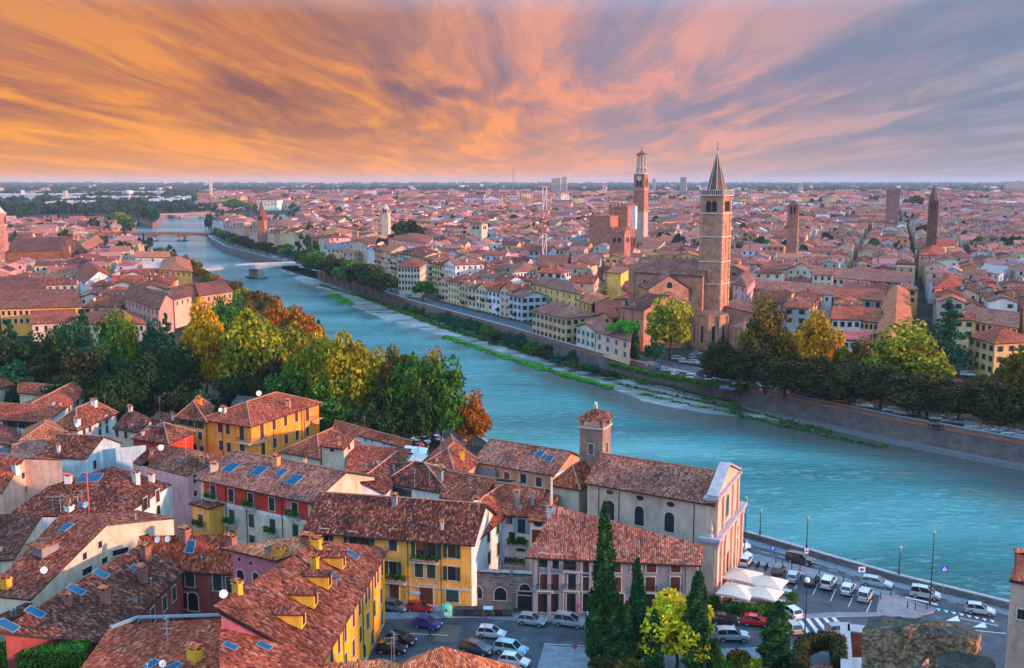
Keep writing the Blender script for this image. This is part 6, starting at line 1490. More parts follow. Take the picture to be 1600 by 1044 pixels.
# the largest in the picture become houses of their own, the rest one mass
def seen_size(c):
    p = pix((c[0], c[1], c[5])); dist = math.hypot(c[0], c[1]); v = 0 if (p[0] < -30 or p[0] > 1630 or p[1] > 1060) else 1
    return v*(c[2]*c[3])**.5/dist*(1.25 if c[10] == 'row' else 1)
n_hand = sum(1 for o in COL.objects if o.parent is None and o.get('category') == 'house')
CITY.sort(key=seen_size, reverse=True)
NIND = max(0, 298-n_hand)
def occl_ok(c): return c[10] in ('row', 'm')
indiv = [c for c in CITY if occl_ok(c)][:NIND]; ids = {id(c) for c in indiv}; rest = [c for c in CITY if id(c) not in ids]
WM_ = {}
def rpt(x, y, w, d, hd, z): return [Vector((*p, z)) for p in rect_at(x, y, w, d, hd)]
rwin = random.Random(5)
SHL = [None, GREENSH, BROWNSH, None, GREENSH, BLUESH]
for c in indiv:
    x, y, w, d, hd, ze, wi, ri, kind, rise, zone = c
    C = rpt(x, y, w, d, hd, ze); wn, wc = WALLN[wi]; rn, rm, rcc = ROOFN[ri]
    if kind == 'shed': C[2].z += rise; C[3].z += rise; kk = 'plane'
    else: kk = kind
    b = Bld('house', 'x', 'house', C, kk, rise=rise, wall=plaster(wc), roof=(P_GREY if kind == 'flat' else rm), oh=.45, ridge=False, group='houses of the old town', foot=False)
    later(b.root, '%s house, %s' % (wn, {'gable0': 'gabled '+rn[:-5]+' roof', 'gable1': 'gable-fronted '+rn[:-5]+' roof', 'hip': 'hipped '+rn[:-5]+' roof', 'flat': 'flat roof', 'shed': 'one-slope '+rn[:-5]+' roof'}[kind]), (x, y, ze+1))
    sh = rwin.choice(SHL); ww, wh = rwin.choice([(1., 1.6), (.9, 1.5), (1.1, 1.8)]); me = far_window(ww, wh, STONE, sh)
    step = rwin.uniform(2.7, 3.6)
    for e in range(4):
        a, q = b.C[e], b.C[(e+1) % 4]; dd = Vector((q.x-a.x, q.y-a.y, 0)); nn = Vector((dd.y, -dd.x, 0)); mid = (a+q)/2
        if nn.normalized().dot(-Vector((mid.x, mid.y, 0)).normalized()) < .3: continue
        n_ = max(1, int(dd.length/step)); rows_ = 4 if zone == 'row' else 2
        for r_ in range(rows_):
            for i in range(n_):
                if rwin.random() < (.04 if zone == 'row' else .15): continue
                p = a+dd*((i+.5)/n_)-b.o; o = link('window', me, b.root); o.location = (p.x, p.y, min(a.z, q.z)-1.7-3.1*r_); o.rotation_euler = (0, 0, math.atan2(dd.y, dd.x))
                if zone == 'row' and r_ in (1, 2) and rwin.random() < .22:
                    m = MB() if 'balc' not in WM_ else None
                    if m is not None:
                        m.box((0, -.5, -.95), (2.2, 1., .14)); m.box((0, -.97, -.4), (2.2, .05, 1.)); m.box((-1.07, -.5, -.4), (.05, .95, 1.)); m.box((1.07, -.5, -.4), (.05, .95, 1.)); WM_['balc'] = m.mesh('balcony', [DARKM])
                    q_ = link('balcony', WM_['balc'], b.root); q_.location = o.location; q_.rotation_euler = o.rotation_euler
    if kind != 'flat':
        for _ in range(rwin.choice([1, 1, 2, 3])):
            if 'chim' not in WM_:
                m = MB(); m.box((0, 0, .3), (.8, .7, 2.)); m.box((0, 0, 1.45), (1.1, 1., .25), 1); WM_['chim'] = [m.mesh('chimney', [mt, RT_RED]) for mt in (BRK, P_WHITE, P_SAL)]
            f1, f2 = rwin.uniform(.2, .8), rwin.uniform(.3, .7); P_ = b.C[0].lerp(b.C[1], f1).lerp(b.C[3].lerp(b.C[2], f1), f2)
            o = link('chimney', rwin.choice(WM_['chim']), b.roof); o.location = (P_.x-b.o.x, P_.y-b.o.y, ze+rise*.55-b.o.z+(.6 if kind == 'shed' else 0)); o.rotation_euler = (0, 0, hd)
# mass
m = MB(); rm_ = random.Random(9); WIN = (.035, .04, .05)
for c in rest:
    x, y, w, d, hd, ze, wi, ri, kind, rise, zone = c
    R_ = rect_at(x, y, w, d, hd); wc = tuple(v*rm_.uniform(.8, 1.1) for v in WALLN[wi][1]); k_ = rm_.uniform(.6, 1.35); gk = rm_.uniform(.9, 1.25); rt = (ROOFN[ri][2][0]*k_, ROOFN[ri][2][1]*k_*gk, ROOFN[ri][2][2]*k_*gk*rm_.uniform(.95, 1.35))
    if zone != 'h' and rm_.random() < .035: rt = rm_.choice([(.35, .4, .45), (.5, .5, .5), (.12, .16, .2)])
    if zone == 'h' and kind == 'flat': rt = tuple(v*.6 for v in wc)
    E = expand(R_, .4) if zone != 'h' else R_; dist = math.hypot(x, y)
    gz = {e: 0 for e in range(4)}
    if kind == 'shed': zc = [ze, ze, ze+rise, ze+rise]
    else: zc = [ze]*4
    for e in range(4):
        a, b_ = R_[e], R_[(e+1) % 4]; dx, dy = b_[0]-a[0], b_[1]-a[1]; L_ = math.hypot(dx, dy); nx, ny = dy/L_, -dx/L_
        mx, my = (a[0]+b_[0])/2, (a[1]+b_[1])/2; fc = -(nx*mx+ny*my)/math.hypot(mx, my)
        gab = (kind == 'gable0' and e in (1, 3)) or (kind == 'gable1' and e in (0, 2))
        P_ = [(a[0], a[1], 0), (b_[0], b_[1], 0), (b_[0], b_[1], zc[(e+1) % 4])]+([(mx, my, ze+rise-.1)] if gab else [])+[(a[0], a[1], zc[e])]
        m.poly(P_, 0, wc)
        if fc > .25 and dist < 1300 and zone != 'h' or (zone == 'h' and fc > .5 and dist < 4500 and ze > 12):
            n_ = max(1, int(L_/(3.4 if zone != 'h' else 6)))
            for r_ in range(2 if zone != 'h' else 3):
                z = min(zc[e], zc[(e+1) % 4])-1.8-3.2*r_
                if z < 2: continue
                for i in range(n_):
                    if rm_.random() < .2: continue
                    f = (i+.5)/n_; cx, cy = a[0]+dx*f+nx*.05, a[1]+dy*f+ny*.05; hw = .6 if zone != 'h' else 1.6; ux, uy = dx/L_*hw, dy/L_*hw
                    m.poly([(cx-ux, cy-uy, z-.9), (cx+ux, cy+uy, z-.9), (cx+ux, cy+uy, z+.9), (cx-ux, cy-uy, z+.9)], 0, WIN)
    if kind in ('flat', 'shed'): m.poly([(*E[i], zc[i]+.02) for i in range(4)], 1, rt if kind == 'shed' else tuple(v*.5 for v in wc))
    elif kind == 'hip':
        kx = 0 if w >= d else 1; i0, i1, i2, i3 = kx, (kx+1) % 4, (kx+2) % 4, (kx+3) % 4; ll, ww = max(w, d), min(w, d)
        Qx = Vector(((E[i1][0]+E[i2][0])/2, (E[i1][1]+E[i2][1])/2, ze+rise)); Px = Vector(((E[i3][0]+E[i0][0])/2, (E[i3][1]+E[i0][1])/2, ze+rise)); t = min(.49, .5*ww/ll); dd = Qx-Px; Px, Qx = Px+dd*t, Qx-dd*t
        e = [(*E[i], ze-.1) for i in range(4)]
        m.poly([e[i0], e[i1], Qx, Px], 1, rt); m.poly([e[i1], e[i2], Qx], 1, rt); m.poly([e[i2], e[i3], Px, Qx], 1, rt); m.poly([e[i3], e[i0], Px], 1, rt)
    else:
        kx = 0 if kind == 'gable0' else 1; i0, i1, i2, i3 = kx, (kx+1) % 4, (kx+2) % 4, (kx+3) % 4
        Qx = ((E[i1][0]+E[i2][0])/2, (E[i1][1]+E[i2][1])/2, ze+rise); Px = ((E[i3][0]+E[i0][0])/2, (E[i3][1]+E[i0][1])/2, ze+rise); e = [(*E[i], ze-.1) for i in range(4)]
        m.poly([e[i0], e[i1], Qx, Px], 1, rt); m.poly([e[i2], e[i3], Px, Qx], 1, rt)
    if dist < 1200 and kind != 'flat':
        for _ in range(rm_.choice([0, 1, 1, 2])):
            f1, f2 = rm_.uniform(.2, .8), rm_.uniform(.3, .7); px_ = R_[0][0]+(R_[1][0]-R_[0][0])*f1+(R_[3][0]-R_[0][0])*f2; py_ = R_[0][1]+(R_[1][1]-R_[0][1])*f1+(R_[3][1]-R_[0][1])*f2
            cc = rm_.choice([(.6, .58, .55), (.35, .15, .1), (.5, .3, .2)]); h_ = .45; zz = ze+rise*.5; n0 = len(m.f); m.box((px_, py_, zz+.7), (.9, .8, 2.), 0, hd)
            for q in range(n0, len(m.f)): m.c[q] = cc
tag(m.build('distant_houses', [attr_mat('town_walls'), rooftone('town_roofs')]), 'densely packed tiled roofs of the old town and pale suburbs reaching the horizon', 'houses', kind='stuff')
print('CITY', len(CITY), 'indiv', len(indiv), 'hand', n_hand)
# far industrial sheds at left
for x, y, w_, d_, h_, col in ((60,312,260,60,20,(.3,.42,.5)), (150,316,180,50,18,(.45,.5,.52)), (240,318,170,50,20,(.25,.5,.65)), (262,322,70,40,20,(.4,.65,.8)), (200,306,240,60,20,(.3,.35,.42)), (120,322,120,40,14,(.5,.52,.55))):
    p = at(x, y+3, 0); r = thing('industrial_shed', 'x', 'shed', (p.x, p.y, 0), R(6)); later(r, 'long pale blue far industrial shed', (p.x, p.y, h_))
    m = MB(); m.box((0, 0, h_/2), (w_, d_, h_)); m.build('wall', [plaster(col)], r); m = MB(); k = max(3, int(w_/22))
    for i in range(k):
        x0, x1 = -w_/2+i*w_/k, -w_/2+(i+1)*w_/k
        m.poly([(x0, -d_/2, h_), (x1, -d_/2, h_), (x1, -d_/2, h_+3)]); m.poly([(x0, -d_/2, h_), (x1, -d_/2, h_+3), (x1, d_/2, h_+3), (x0, d_/2, h_)]); m.poly([(x1, -d_/2, h_), (x1, d_/2, h_), (x1, d_/2, h_+3), (x1, -d_/2, h_+3)])
    m.build('roof', [flat('shed_roof', (.35, .42, .5), .6)], r)
# ---------------------------------------------------------------- trees
LM = dict(
 D=leafmat('leaf_dark', (0.009, 0.026, 0.012), (0.020, 0.055, 0.017), (0.051, 0.102, 0.026)),
 G=leafmat('leaf_mid_green', (0.014, 0.065, 0.014), (0.043, 0.145, 0.022), (0.123, 0.275, 0.029)),
 T=leafmat('leaf_blue_green', (0.006, 0.043, 0.029), (0.014, 0.094, 0.051), (0.036, 0.160, 0.072)),
 Y=leafmat('leaf_golden', (0.174, 0.102, 0.007), (0.493, 0.275, 0.012), (0.850, 0.493, 0.022)),
 YG=leafmat('leaf_yellow_green', (0.051, 0.087, 0.009), (0.189, 0.232, 0.017), (0.522, 0.464, 0.029)),
 O=leafmat('leaf_rust', (0.072, 0.036, 0.012), (0.261, 0.102, 0.017), (0.580, 0.217, 0.022)),
 OG=leafmat('leaf_olive_rust', (0.029, 0.036, 0.009), (0.087, 0.094, 0.014), (0.290, 0.174, 0.022)),
 OD=leafmat('leaf_dull_olive', (0.017, 0.026, 0.012), (0.043, 0.051, 0.017), (0.116, 0.087, 0.022)),
 B=leafmat('leaf_bright_green', (0.029, 0.174, 0.014), (0.072, 0.362, 0.022), (0.145, 0.551, 0.043)),
 CY=leafmat('leaf_cypress', (0.006, 0.032, 0.014), (0.017, 0.080, 0.026), (0.058, 0.160, 0.036)),
 L=leafmat('leaf_lemon', (0.290, 0.246, 0.007), (0.652, 0.551, 0.014), (0.850, 0.850, 0.043)))
LM['GY'] = leafmat('leaf_gold_green', (.06, .09, .008), (.24, .24, .014), (.55, .42, .025))
LN = dict(GY='golden green', D='dark green', G='mid green', T='blue green', Y='golden yellow', YG='yellow green', O='rusty orange', OG='olive and rust', OD='dull olive', B='bright green', CY='dark green', L='lemon yellow')
BARK = flat('bark', (.07, .05, .04), .95, var=.3, scale=4)
def cards(P, Nn, size, rg, name):
    """one leaf-sized quad per point, turned partly outward"""
    n = len(P); a = rg.normal(size=(n, 3))+Nn*.9; a /= np.linalg.norm(a, axis=1)[:, None]
    t = np.cross(a, rg.normal(size=(n, 3))); t /= np.linalg.norm(t, axis=1)[:, None]; b = np.cross(a, t)
    s = size*rg.uniform(.6, 1.3, n)[:, None]; e = s*rg.uniform(.6, 1., n)[:, None]
    V = np.stack([P-t*s-b*e*.3, P-b*e, P+t*s+b*e*.2, P+b*e], 1).reshape(-1, 3).astype(np.float32)
    me = bpy.data.meshes.new(name); me.vertices.add(4*n); me.loops.add(4*n); me.polygons.add(n)
    me.vertices.foreach_set('co', V.ravel()); me.loops.foreach_set('vertex_index', np.arange(4*n, dtype=np.int32)); me.polygons.foreach_set('loop_start', np.arange(0, 4*n, 4, dtype=np.int32))
    me.update(); me.validate(); return me
def shell(c, r, n, rg, squash=.8, inner=.35):
    d = rg.normal(size=(n, 3)); d /= np.linalg.norm(d, axis=1)[:, None]; k = (1-inner*rg.random(n)**1.5)[:, None]
    return np.array(c)+d*k*np.array([r, r, r*squash]), d
def crown_round(seed, n=7000, W=6., H=5.5, blobs=46, leaf=.34, zc=0., name='crown'):
    rg = np.random.default_rng(seed); P = []; Nn = []
    for i in range(blobs):
        d = rg.normal(size=3); d /= np.linalg.norm(d); k = rg.uniform(.45, .86)
        if d[2] < -.45: d[2] *= .5
        bump_ = 1+.22*math.sin(3*math.atan2(d[1], d[0])+seed)*math.cos(2*d[2]+seed*2)
        c = np.array([d[0]*W*k, d[1]*W*k, d[2]*H*k])*bump_; r = rg.uniform(.24, .42)*W
        p, q = shell(c, r, n//blobs, rg); P.append(p); Nn.append(q)
    P = np.concatenate(P); Nn = np.concatenate(Nn); P[:, 2] += zc
    return cards(P, Nn, leaf, rg, name)
def crown_cypress(seed, n=7000, W=1.5, H=20., leaf=.26):
    rg = np.random.default_rng(seed); z = rg.random(n)**.85; prof = np.minimum(1, z*7)*(1-z)**.55*1.15
    a = rg.random(n)*2*math.pi; lump = 1+.26*np.sin(a*3+z*9+seed)+.24*np.sin(a*4-z*27+seed)+.14*rg.normal(size=n)
    r = W*prof*lump*(1-.35*rg.random(n)**2); P = np.stack([r*np.cos(a), r*np.sin(a), z*H], 1)
    Nn = np.stack([np.cos(a), np.sin(a), np.full(n, .9)], 1); return cards(P, Nn, leaf, rg, 'crown')
def crown_cedar(seed, n=6500, W=6.5, H=15.):
    rg = np.random.default_rng(seed); P = []; Nn = []; L_ = 11
    for i in range(L_):
        f = i/(L_-1); z = H*(.16+.84*f); R_ = W*(1-f)**.7*rg.uniform(.8, 1.1)+.5
        for j in range(6):
            a = rg.uniform(0, 2*math.pi); k = rg.uniform(.35, 1)*R_; c = (k*math.cos(a), k*math.sin(a), z-k*.06+rg.uniform(-.4, .4)); p, q = shell(c, rg.uniform(.28, .5)*R_+.5, n//(L_*6), rg, .22); P.append(p); q[:, 2] = abs(q[:, 2])+.6; Nn.append(q)
    return cards(np.concatenate(P), np.concatenate(Nn), .3, rg, 'crown')
def crown_pine(seed, n=5500, W=6.):
    rg = np.random.default_rng(seed); P = []; Nn = []
    for i in range(34):
        a = rg.uniform(0, 2*math.pi); k = W*rg.random()**.5*.85; c = (k*math.cos(a), k*math.sin(a), 10.5-(k/W)**2*2.2+rg.uniform(-.4, .5)); p, q = shell(c, rg.uniform(1.2, 1.9), n//34, rg, .5); P.append(p); Nn.append(q)
    return cards(np.concatenate(P), np.concatenate(Nn), .24, rg, 'crown')
def trunk_mesh(seed, h, r, spread, limbs=6, lz=.45, name='trunk'):
    rn = random.Random(seed); m = MB(); p = Vector((0, 0, -.3)); pts = [p]
    for i in range(4): pts.append(Vector((rn.uniform(-.3, .3), rn.uniform(-.3, .3), h*(i+1)/4)))
    for i in range(4): m.tube(pts[i], pts[i+1], r*(1-.18*i), r*(1-.18*(i+1)), n=7, cap=False)
    for i in range(limbs):
        a = 2*math.pi*i/limbs+rn.uniform(-.4, .4); f = rn.uniform(lz, .95); q = Vector((0, 0, h*f)); e = q+Vector((math.cos(a)*spread*.6, math.sin(a)*spread*.6, spread*rn.uniform(.3, .8))); g_ = e+Vector((math.cos(a)*spread*.35, math.sin(a)*spread*.35, spread*.5))
        m.tube(q, e, r*.42, r*.22, n=5, cap=False); m.tube(e, g_, r*.22, r*.06, n=4, cap=False)
    return m.mesh(name, [BARK])
CR = [crown_round(s, n=8200, blobs=b_, W=6., H=h_) for s, b_, h_ in ((1, 40, 5.8), (2, 54, 6.8), (3, 46, 5.2), (4, 60, 7.2))]
CS = [crown_round(s, n=2200, blobs=26, W=6., H=5.6, leaf=.62) for s in (11, 12, 13)]
CB = [crown_round(s, n=2600, blobs=20, W=6., H=4.6, leaf=.5) for s in (21, 22)]
CC = [crown_cypress(s) for s in (31, 32, 33)]; CE = [crown_cedar(s) for s in (41, 42)]; CP = crown_pine(51)
TR = [trunk_mesh(s, 8, .38, 4.) for s in (1, 2)]; TRc = trunk_mesh(3, 14, .3, .5, 3); TRp = trunk_mesh(4, 9.5, .32, 4.2, 7, .75)
for me in CR+CS+CB+CC+CE+[CP]: me.materials.append(LM['G'])
rt = random.Random(21)
TMARK = [(545, 600, 'the great yellow green tree'), (325, 560, 'the golden tree'), (740, 650, 'the rusty tree at the grove end'), (90, 540, 'the left dark corner'), (660, 600, 'the olive pair by the car park'),
  (430, 440, 'the pale road bridge'), (265, 370, 'the arched bridge'), (1047, 505, 'the plane tree by the apse'), (1195, 520, 'the broad golden plane tree'), (1415, 560, 'the broad green plane tree'), (1475, 500, 'the big cedar'),
  (945, 900, 'the tallest cypress'), (1087, 960, 'the cypress over the yellow tree'), (1600, 640, 'the right picture edge'), (640, 350, 'the big round town tree'), (560, 420, 'the cream arcaded palazzo'), (350, 430, 'the left bank houses'), (1210, 980, 'the red parked car'), (1000, 560, 'the umbrella pine'), (800, 530, 'the salmon river houses'), (0, 1044, 'the lower left corner'), (1240, 330, 'the squat brick tower'), (1425, 315, 'the battlemented far tower')]
def setmat(o, k):
    o.material_slots[0].link = 'OBJECT'; o.material_slots[0].material = LM[k]
def tree(px, ytop, ybase, wpx, col, kind='round', label=None, z0=0., group=None, name=None, wy=1.):
    g = at(px, ybase, z0); Rg = g.y; ang = TH+math.atan((ytop-522)/1600); ztop = 60-Rg*math.tan(ang); h = max(2., ztop-z0); dep = g.y*math.cos(TH)+(60-z0)*math.sin(TH); w = wpx/1600*dep
    nm = {'round': 'broadleaf_tree', 'small': 'broadleaf_tree', 'cypress': 'cypress_tree', 'cedar': 'cedar_tree', 'pine': 'umbrella_pine', 'bush': 'shrub'}[kind]
    t = thing(name or nm, label or 'x', {'bush': 'shrub'}.get(kind, 'tree'), (g.x, g.y, z0), rt.uniform(0, 6.28), group)
    if label is None: later(t, LN[col]+' '+{'round': 'leafy tree', 'small': 'small leafy tree', 'cypress': 'slim cypress', 'cedar': 'layered cedar', 'pine': 'pine', 'bush': 'shrub'}[kind], (g.x, g.y, h*.6), TMARK)
    if kind in ('round', 'small'):
        me = rt.choice(CR if kind == 'round' else CS); c = link('crown', me, t); tf = .06 if kind == 'round' else .12; ch = h*(1-tf*.6); sx = w/12.2; sz = ch/13.
        c.scale = (sx, sx*wy, sz); c.location = (0, 0, h-ch*.5); k = link('trunk', TR[0] if sx > .8 else TR[1], t); k.scale = (sx*.8, sx*.8, h*.5/8)
    elif kind == 'bush': me = rt.choice(CB); c = link('crown', me, t); c.scale = (w/13, w/13, h/10); c.location = (0, 0, h*.42); k = link('stem', TR[1], t); k.scale = (.3*w/13, .3*w/13, h*.5/8)
    elif kind == 'cypress': c = link('crown', rt.choice(CC), t); c.scale = (w/3.1, w/3.1, h*.97/20); c.location = (0, 0, h*.03); k = link('trunk', TRc, t); k.scale = (.6, .6, h*.7/14)
    elif kind == 'cedar': c = link('crown', rt.choice(CE), t); c.scale = (w/14, w/14, h/15.4); k = link('trunk', TRc, t); k.scale = (1.2, 1.2, h*.95/14)
    elif kind == 'pine': c = link('crown', CP, t); c.scale = (w/13.5, w/13.5, h/11.6); k = link('trunk', TRp, t); k.scale = (w/13, w/13, h/11.6)
    setmat(c, col); return t
GR_ = 'trees of the riverside grove'
for a in [(738,617,700,58,'O'), (688,560,700,84,'G'), (676,553,694,50,'O'), (627,545,692,70,'OG'), (640,560,700,80,'G'), (600,600,705,80,'D'), (655,600,704,70,'D'), (545,522,690,110,'GY'), (520,535,694,80,'YG'), (488,520,680,100,'YG'), (590,545,672,80,'GY'), (520,590,700,90,'G'), (455,560,690,80,'G'),
          (397,484,655,112,'YG'), (325,468,640,92,'Y'), (372,570,665,80,'D'), (425,560,670,70,'OD'), (468,477,590,72,'O'), (430,472,575,60,'O'), (420,500,600,60,'YG'), (395,470,560,50,'OG'), (365,466,560,50,'G'),
          (275,540,655,85,'D'), (228,555,668,90,'D'), (180,492,640,64,'G'), (205,500,628,55,'YG'), (150,520,650,70,'T'), (135,548,660,85,'OD'), (90,515,640,72,'D'), (45,530,640,80,'D'), (5,515,640,75,'D'), (60,560,650,80,'OD'),
          (110,488,600,60,'T'), (245,500,625,64,'T'), (195,580,680,80,'D'), (280,600,685,80,'OD'), (20,555,655,80,'T'), (165,600,690,70,'D'), (320,610,690,80,'D'), (440,610,700,80,'D'), (560,640,712,70,'D'), (350,470,590,60,'G'), (100,590,672,80,'D'), (50,590,668,70,'D'),
          (260,560,640,60,'G'), (300,520,620,50,'D')]:
    tree(*a, group=GR_)
for a in [(500,500,580,36,'T'), (135,483,600,46,'T'), (20,500,610,50,'T'), (265,490,615,40,'T')]: tree(*a, kind='cedar')
# left bank tree row
P = resample(offset_line(LB[8:13], -6), 20)
for i, p in enumerate(P[1:]):
    q = pix((p.x, p.y, 0)); dep = p.y; hh = rt.uniform(9, 13); tp = pix((p.x, p.y, hh))
    if q[0] > 480: continue
    tree(q[0], tp[1], q[1], rt.uniform(10.5, 13.5)/dep*1600, ['OG', 'OG', 'G', 'O', 'OG', 'YG'][i % 6] if i > 6 else ['OG', 'G', 'OG'][i % 3], 'small', group='tree row on the left bank')
# far right bank rows above the bridge and beside the promenade
P = resample(offset_line(RB[8:15], -7), 26)
for i, p in enumerate(P):
    q = pix((p.x, p.y, 0))
    if 470 < q[0] < 506: continue
    hh = rt.uniform(10, 13); tree(q[0], pix((p.x, p.y, hh))[1], q[1], 13/p.y*1600, rt.choice(['G', 'D', 'T', 'OD']), 'small', group='tree row on the right bank above the bridge')
P = resample(offset_line([at2((500,426)), at2((560,447)), at2((622,467))], -9), 13)
for p in P: q = pix((p.x, p.y, 0)); tree(q[0], pix((p.x, p.y, rt.uniform(16, 19)))[1], q[1], 16/p.y*1600, rt.choice(['D', 'G', 'D', 'OD']), 'small', group='tall trees beside the pale bridge')
# right bank near
tree(1047,456,562,84,'YG',label='big yellow green plane tree standing alone before the basilica apse', name='plane_tree')
tree(975,500,560,66,'B','pine',label='umbrella pine with flat bright green top beside the peach house')
tree(992,515,566,14,'CY','cypress'); tree(985,520,563,12,'CY','cypress'); tree(1022,528,572,34,'T','small'); tree(1120,530,604,54,'OD')
tree(1195,474,606,92,'OG',name='plane_tree'); tree(1178,500,600,60,'YG'); tree(1272,486,606,84,'Y',name='plane_tree'); tree(1310,540,606,50,'YG'); tree(1415,512,632,140,'YG',name='plane_tree',label='very broad yellow green plane tree right of the magenta roof'); tree(1345,530,612,50,'OG')
tree(1476,470,585,80,'T','cedar',label='big layered blue green cedar beside the lower end of the straight street'); tree(1556,455,522,90,'T','cedar'); tree(1430,548,600,50,'G'); tree(1590,540,660,84,'OG'); tree(1535,600,668,60,'D')
P = resample([at2(p) for p in [(1140,603),(1250,625),(1350,640),(1450,656),(1560,672),(1680,692)]], 15)
for p in P: q = pix((p.x+rt.uniform(-1, 1), p.y, 0)); tree(q[0], pix((p.x, p.y, rt.uniform(11, 13.5)))[1], q[1], 16/p.y*1600, rt.choice(['OD', 'D', 'OD', 'OD']), 'round', group='dark trees along the far promenade')
for a in [(640,333,396,56,'D'), (787,362,388,30,'T'), (775,364,388,20,'D'), (1425,303,332,16,'D'), (1416,306,332,14,'D'), (1436,305,332,14,'D'), (183,334,360,34,'G'), (195,330,352,30,'YG'), (200,345,362,26,'G'), (237,322,350,16,'T'), (228,322,349,16,'D'), (243,326,350,14,'T'), (330,328,362,14,'T'), (326,334,364,12,'D'), (1510,352,366,40,'T'), (1550,356,368,40,'G'),(682,365,386,12,'D'),(1530,438,452,30,'G'),(485,322,336,24,'D'),(365,310,330,34,'G'),(385,312,330,24,'YG'),(880,311,325,24,'D'),(920,312,325,40,'D'),(1280,305,318,30,'D'),(1255,303,316,40,'D'),(1320,302,316,60,'D')]:
    tree(*a, kind='small')
# shrubs below the right wall
P = resample([at2(p, -5.) for p in [(640,486),(700,508),(760,530),(820,550),(890,574),(950,590)]], 20)
for i, p in enumerate(P):
    q = pix((p.x, p.y, -5)); hh = rt.uniform(3, 5) if (i < 5 or i > 15) else rt.uniform(6, 9); tree(q[0], pix((p.x, p.y, -5+hh))[1], q[1], rt.uniform(6, 9)/p.y*1600, rt.choice(['T', 'G', 'T', 'D']), 'bush', z0=-5., group='shrubs under the far river wall')
for a in [(894,541,574,22,'T'), (1148,624,643,26,'G'), (946,556,578,20,'G'), (870,522,545,20,'T')]: tree(*a, kind='bush', z0=-5.)
# cypresses on the near slope
for a in [(942,785,1034,36), (962,925,1046,32), (993,872,1042,28), (978,940,1050,26), (1021,952,1056,28), (1087,893,1058,42), (1117,998,1062,24), (1211,940,1062,46), (925,925,1036,20)]: tree(*a, 'CY', 'cypress', group='cypresses on the near slope')
tree(1057,932,1046,118,'L','round',label='lemon yellow tree between the dark cypresses', name='broadleaf_tree')
for a in [(945,1018,1052,60,'OD'), (985,1024,1060,60,'OG'), (1155,1008,1060,60,'OG'), (1130,1022,1070,40,'G'), (1180,1022,1075,50,'YG'), (1238,925,942,20,'G'), (1115,925,950,24,'G'), (820,889,896,14,'G')]: tree(*a, kind='bush')
tree(60,590,606,24,'B','bush'); tree(18,598,640,20,'T','bush', z0=4)
# hedges
def hedge(label, pts, w, z0, z1, col, leaf=.16):
    rg = np.random.default_rng(len(pts)+abs(int(pts[0][0]))); P = []; Nn = []
    W_ = [at2(p, z0) for p in pts]
    for a, b in zip(W_, W_[1:]):
        d = np.array(b)-np.array(a); L_ = np.linalg.norm(d); n = int(L_*260*(w+(z1-z0)*2)/3); d /= L_; q = np.array([-d[1], d[0]])
        f = rg.random(n)*L_; side = rg.integers(0, 3, n); u = np.where(side == 0, rg.uniform(-w/2, w/2, n), np.where(side == 1, -w/2, w/2)+rg.normal(size=n)*.1); z = np.where(side == 0, z1+rg.normal(size=n)*.12, rg.uniform(z0, z1, n))
        P.append(np.stack([a[0]+d[0]*f+q[0]*u, a[1]+d[1]*f+q[1]*u, z], 1)); Nn.append(np.stack([q[0]*np.sign(u), q[1]*np.sign(u), (side == 0)*1.5], 1))
    o0 = np.array([W_[0][0], W_[0][1], z0]); PP = np.concatenate(P)-o0
    t = thing('hedge', label, 'hedge', tuple(o0)); me = cards(PP, np.concatenate(Nn), leaf, rg, 'foliage'); me.materials.append(LM[col]); link('foliage', me, t)
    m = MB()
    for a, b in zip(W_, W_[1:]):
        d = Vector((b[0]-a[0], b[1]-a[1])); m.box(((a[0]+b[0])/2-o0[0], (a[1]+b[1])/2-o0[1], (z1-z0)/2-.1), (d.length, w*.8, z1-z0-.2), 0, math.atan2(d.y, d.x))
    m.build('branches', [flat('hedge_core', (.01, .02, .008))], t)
hedge('dark clipped hedge round the cafe tables below the cream parasols', [(1128,955),(1180,962),(1236,958)], 1.2, 0, 1.3, 'G')
hedge('arched clipped hedge in the sunken garden beside the pale low wall', [(1246,1062),(1254,1022),(1278,1012),(1308,1014),(1312,1050)], 1.6, 2.5, 4.3, 'OD')
hedge('dark ivy hedge at the lower left corner under the skylit roof', [(-30,1045),(60,1046),(140,1040)], 2.4, 7.5, 10., 'G')
hedge('clipped hedge strip at the foot of the far promenade beside the umbrella pine', [(955,572),(1020,588),(1100,602),(1160,610)], 1.5, 0, 1.1, 'G', .3)
# dark ground growth: one mass of far trees
rf = np.random.default_rng(5); P = []
def far_clump(x, y, s, h, n=26):
    d = rf.normal(size=(n, 3)); d /= np.linalg.norm(d, axis=1)[:, None]; P.append(np.stack([x+d[:, 0]*s, y+d[:, 1]*s, h*.55+d[:, 2]*h*.48, np.full(n, s*.36)], 1))
rr = random.Random(31)
belts = [((0,334),(290,330),70), ((150,326),(330,331),30), ((0,301),(330,296),330), ((330,305),(700,298),200), ((560,310),(700,306),90), ((60,290),(900,287),420), ((900,290),(1600,291),350), ((1200,307),(1360,305),90), ((1480,306),(1600,304),60), ((700,298),(1000,297),70)]
for (a, b, n) in belts:
    for i in range(n):
        f = rr.random(); y = a[1]+(b[1]-a[1])*f+rr.gauss(0, 1.6); p = at(a[0]+(b[0]-a[0])*f+rr.gauss(0, 6), max(285.5, y), 0)
        if p.y > 14000: continue
        s = rr.uniform(7, 13)*(1 if p.y < 2500 else 1+p.y/9000); far_clump(p.x, p.y, s, rr.uniform(10, 16)*(1+p.y/12000))
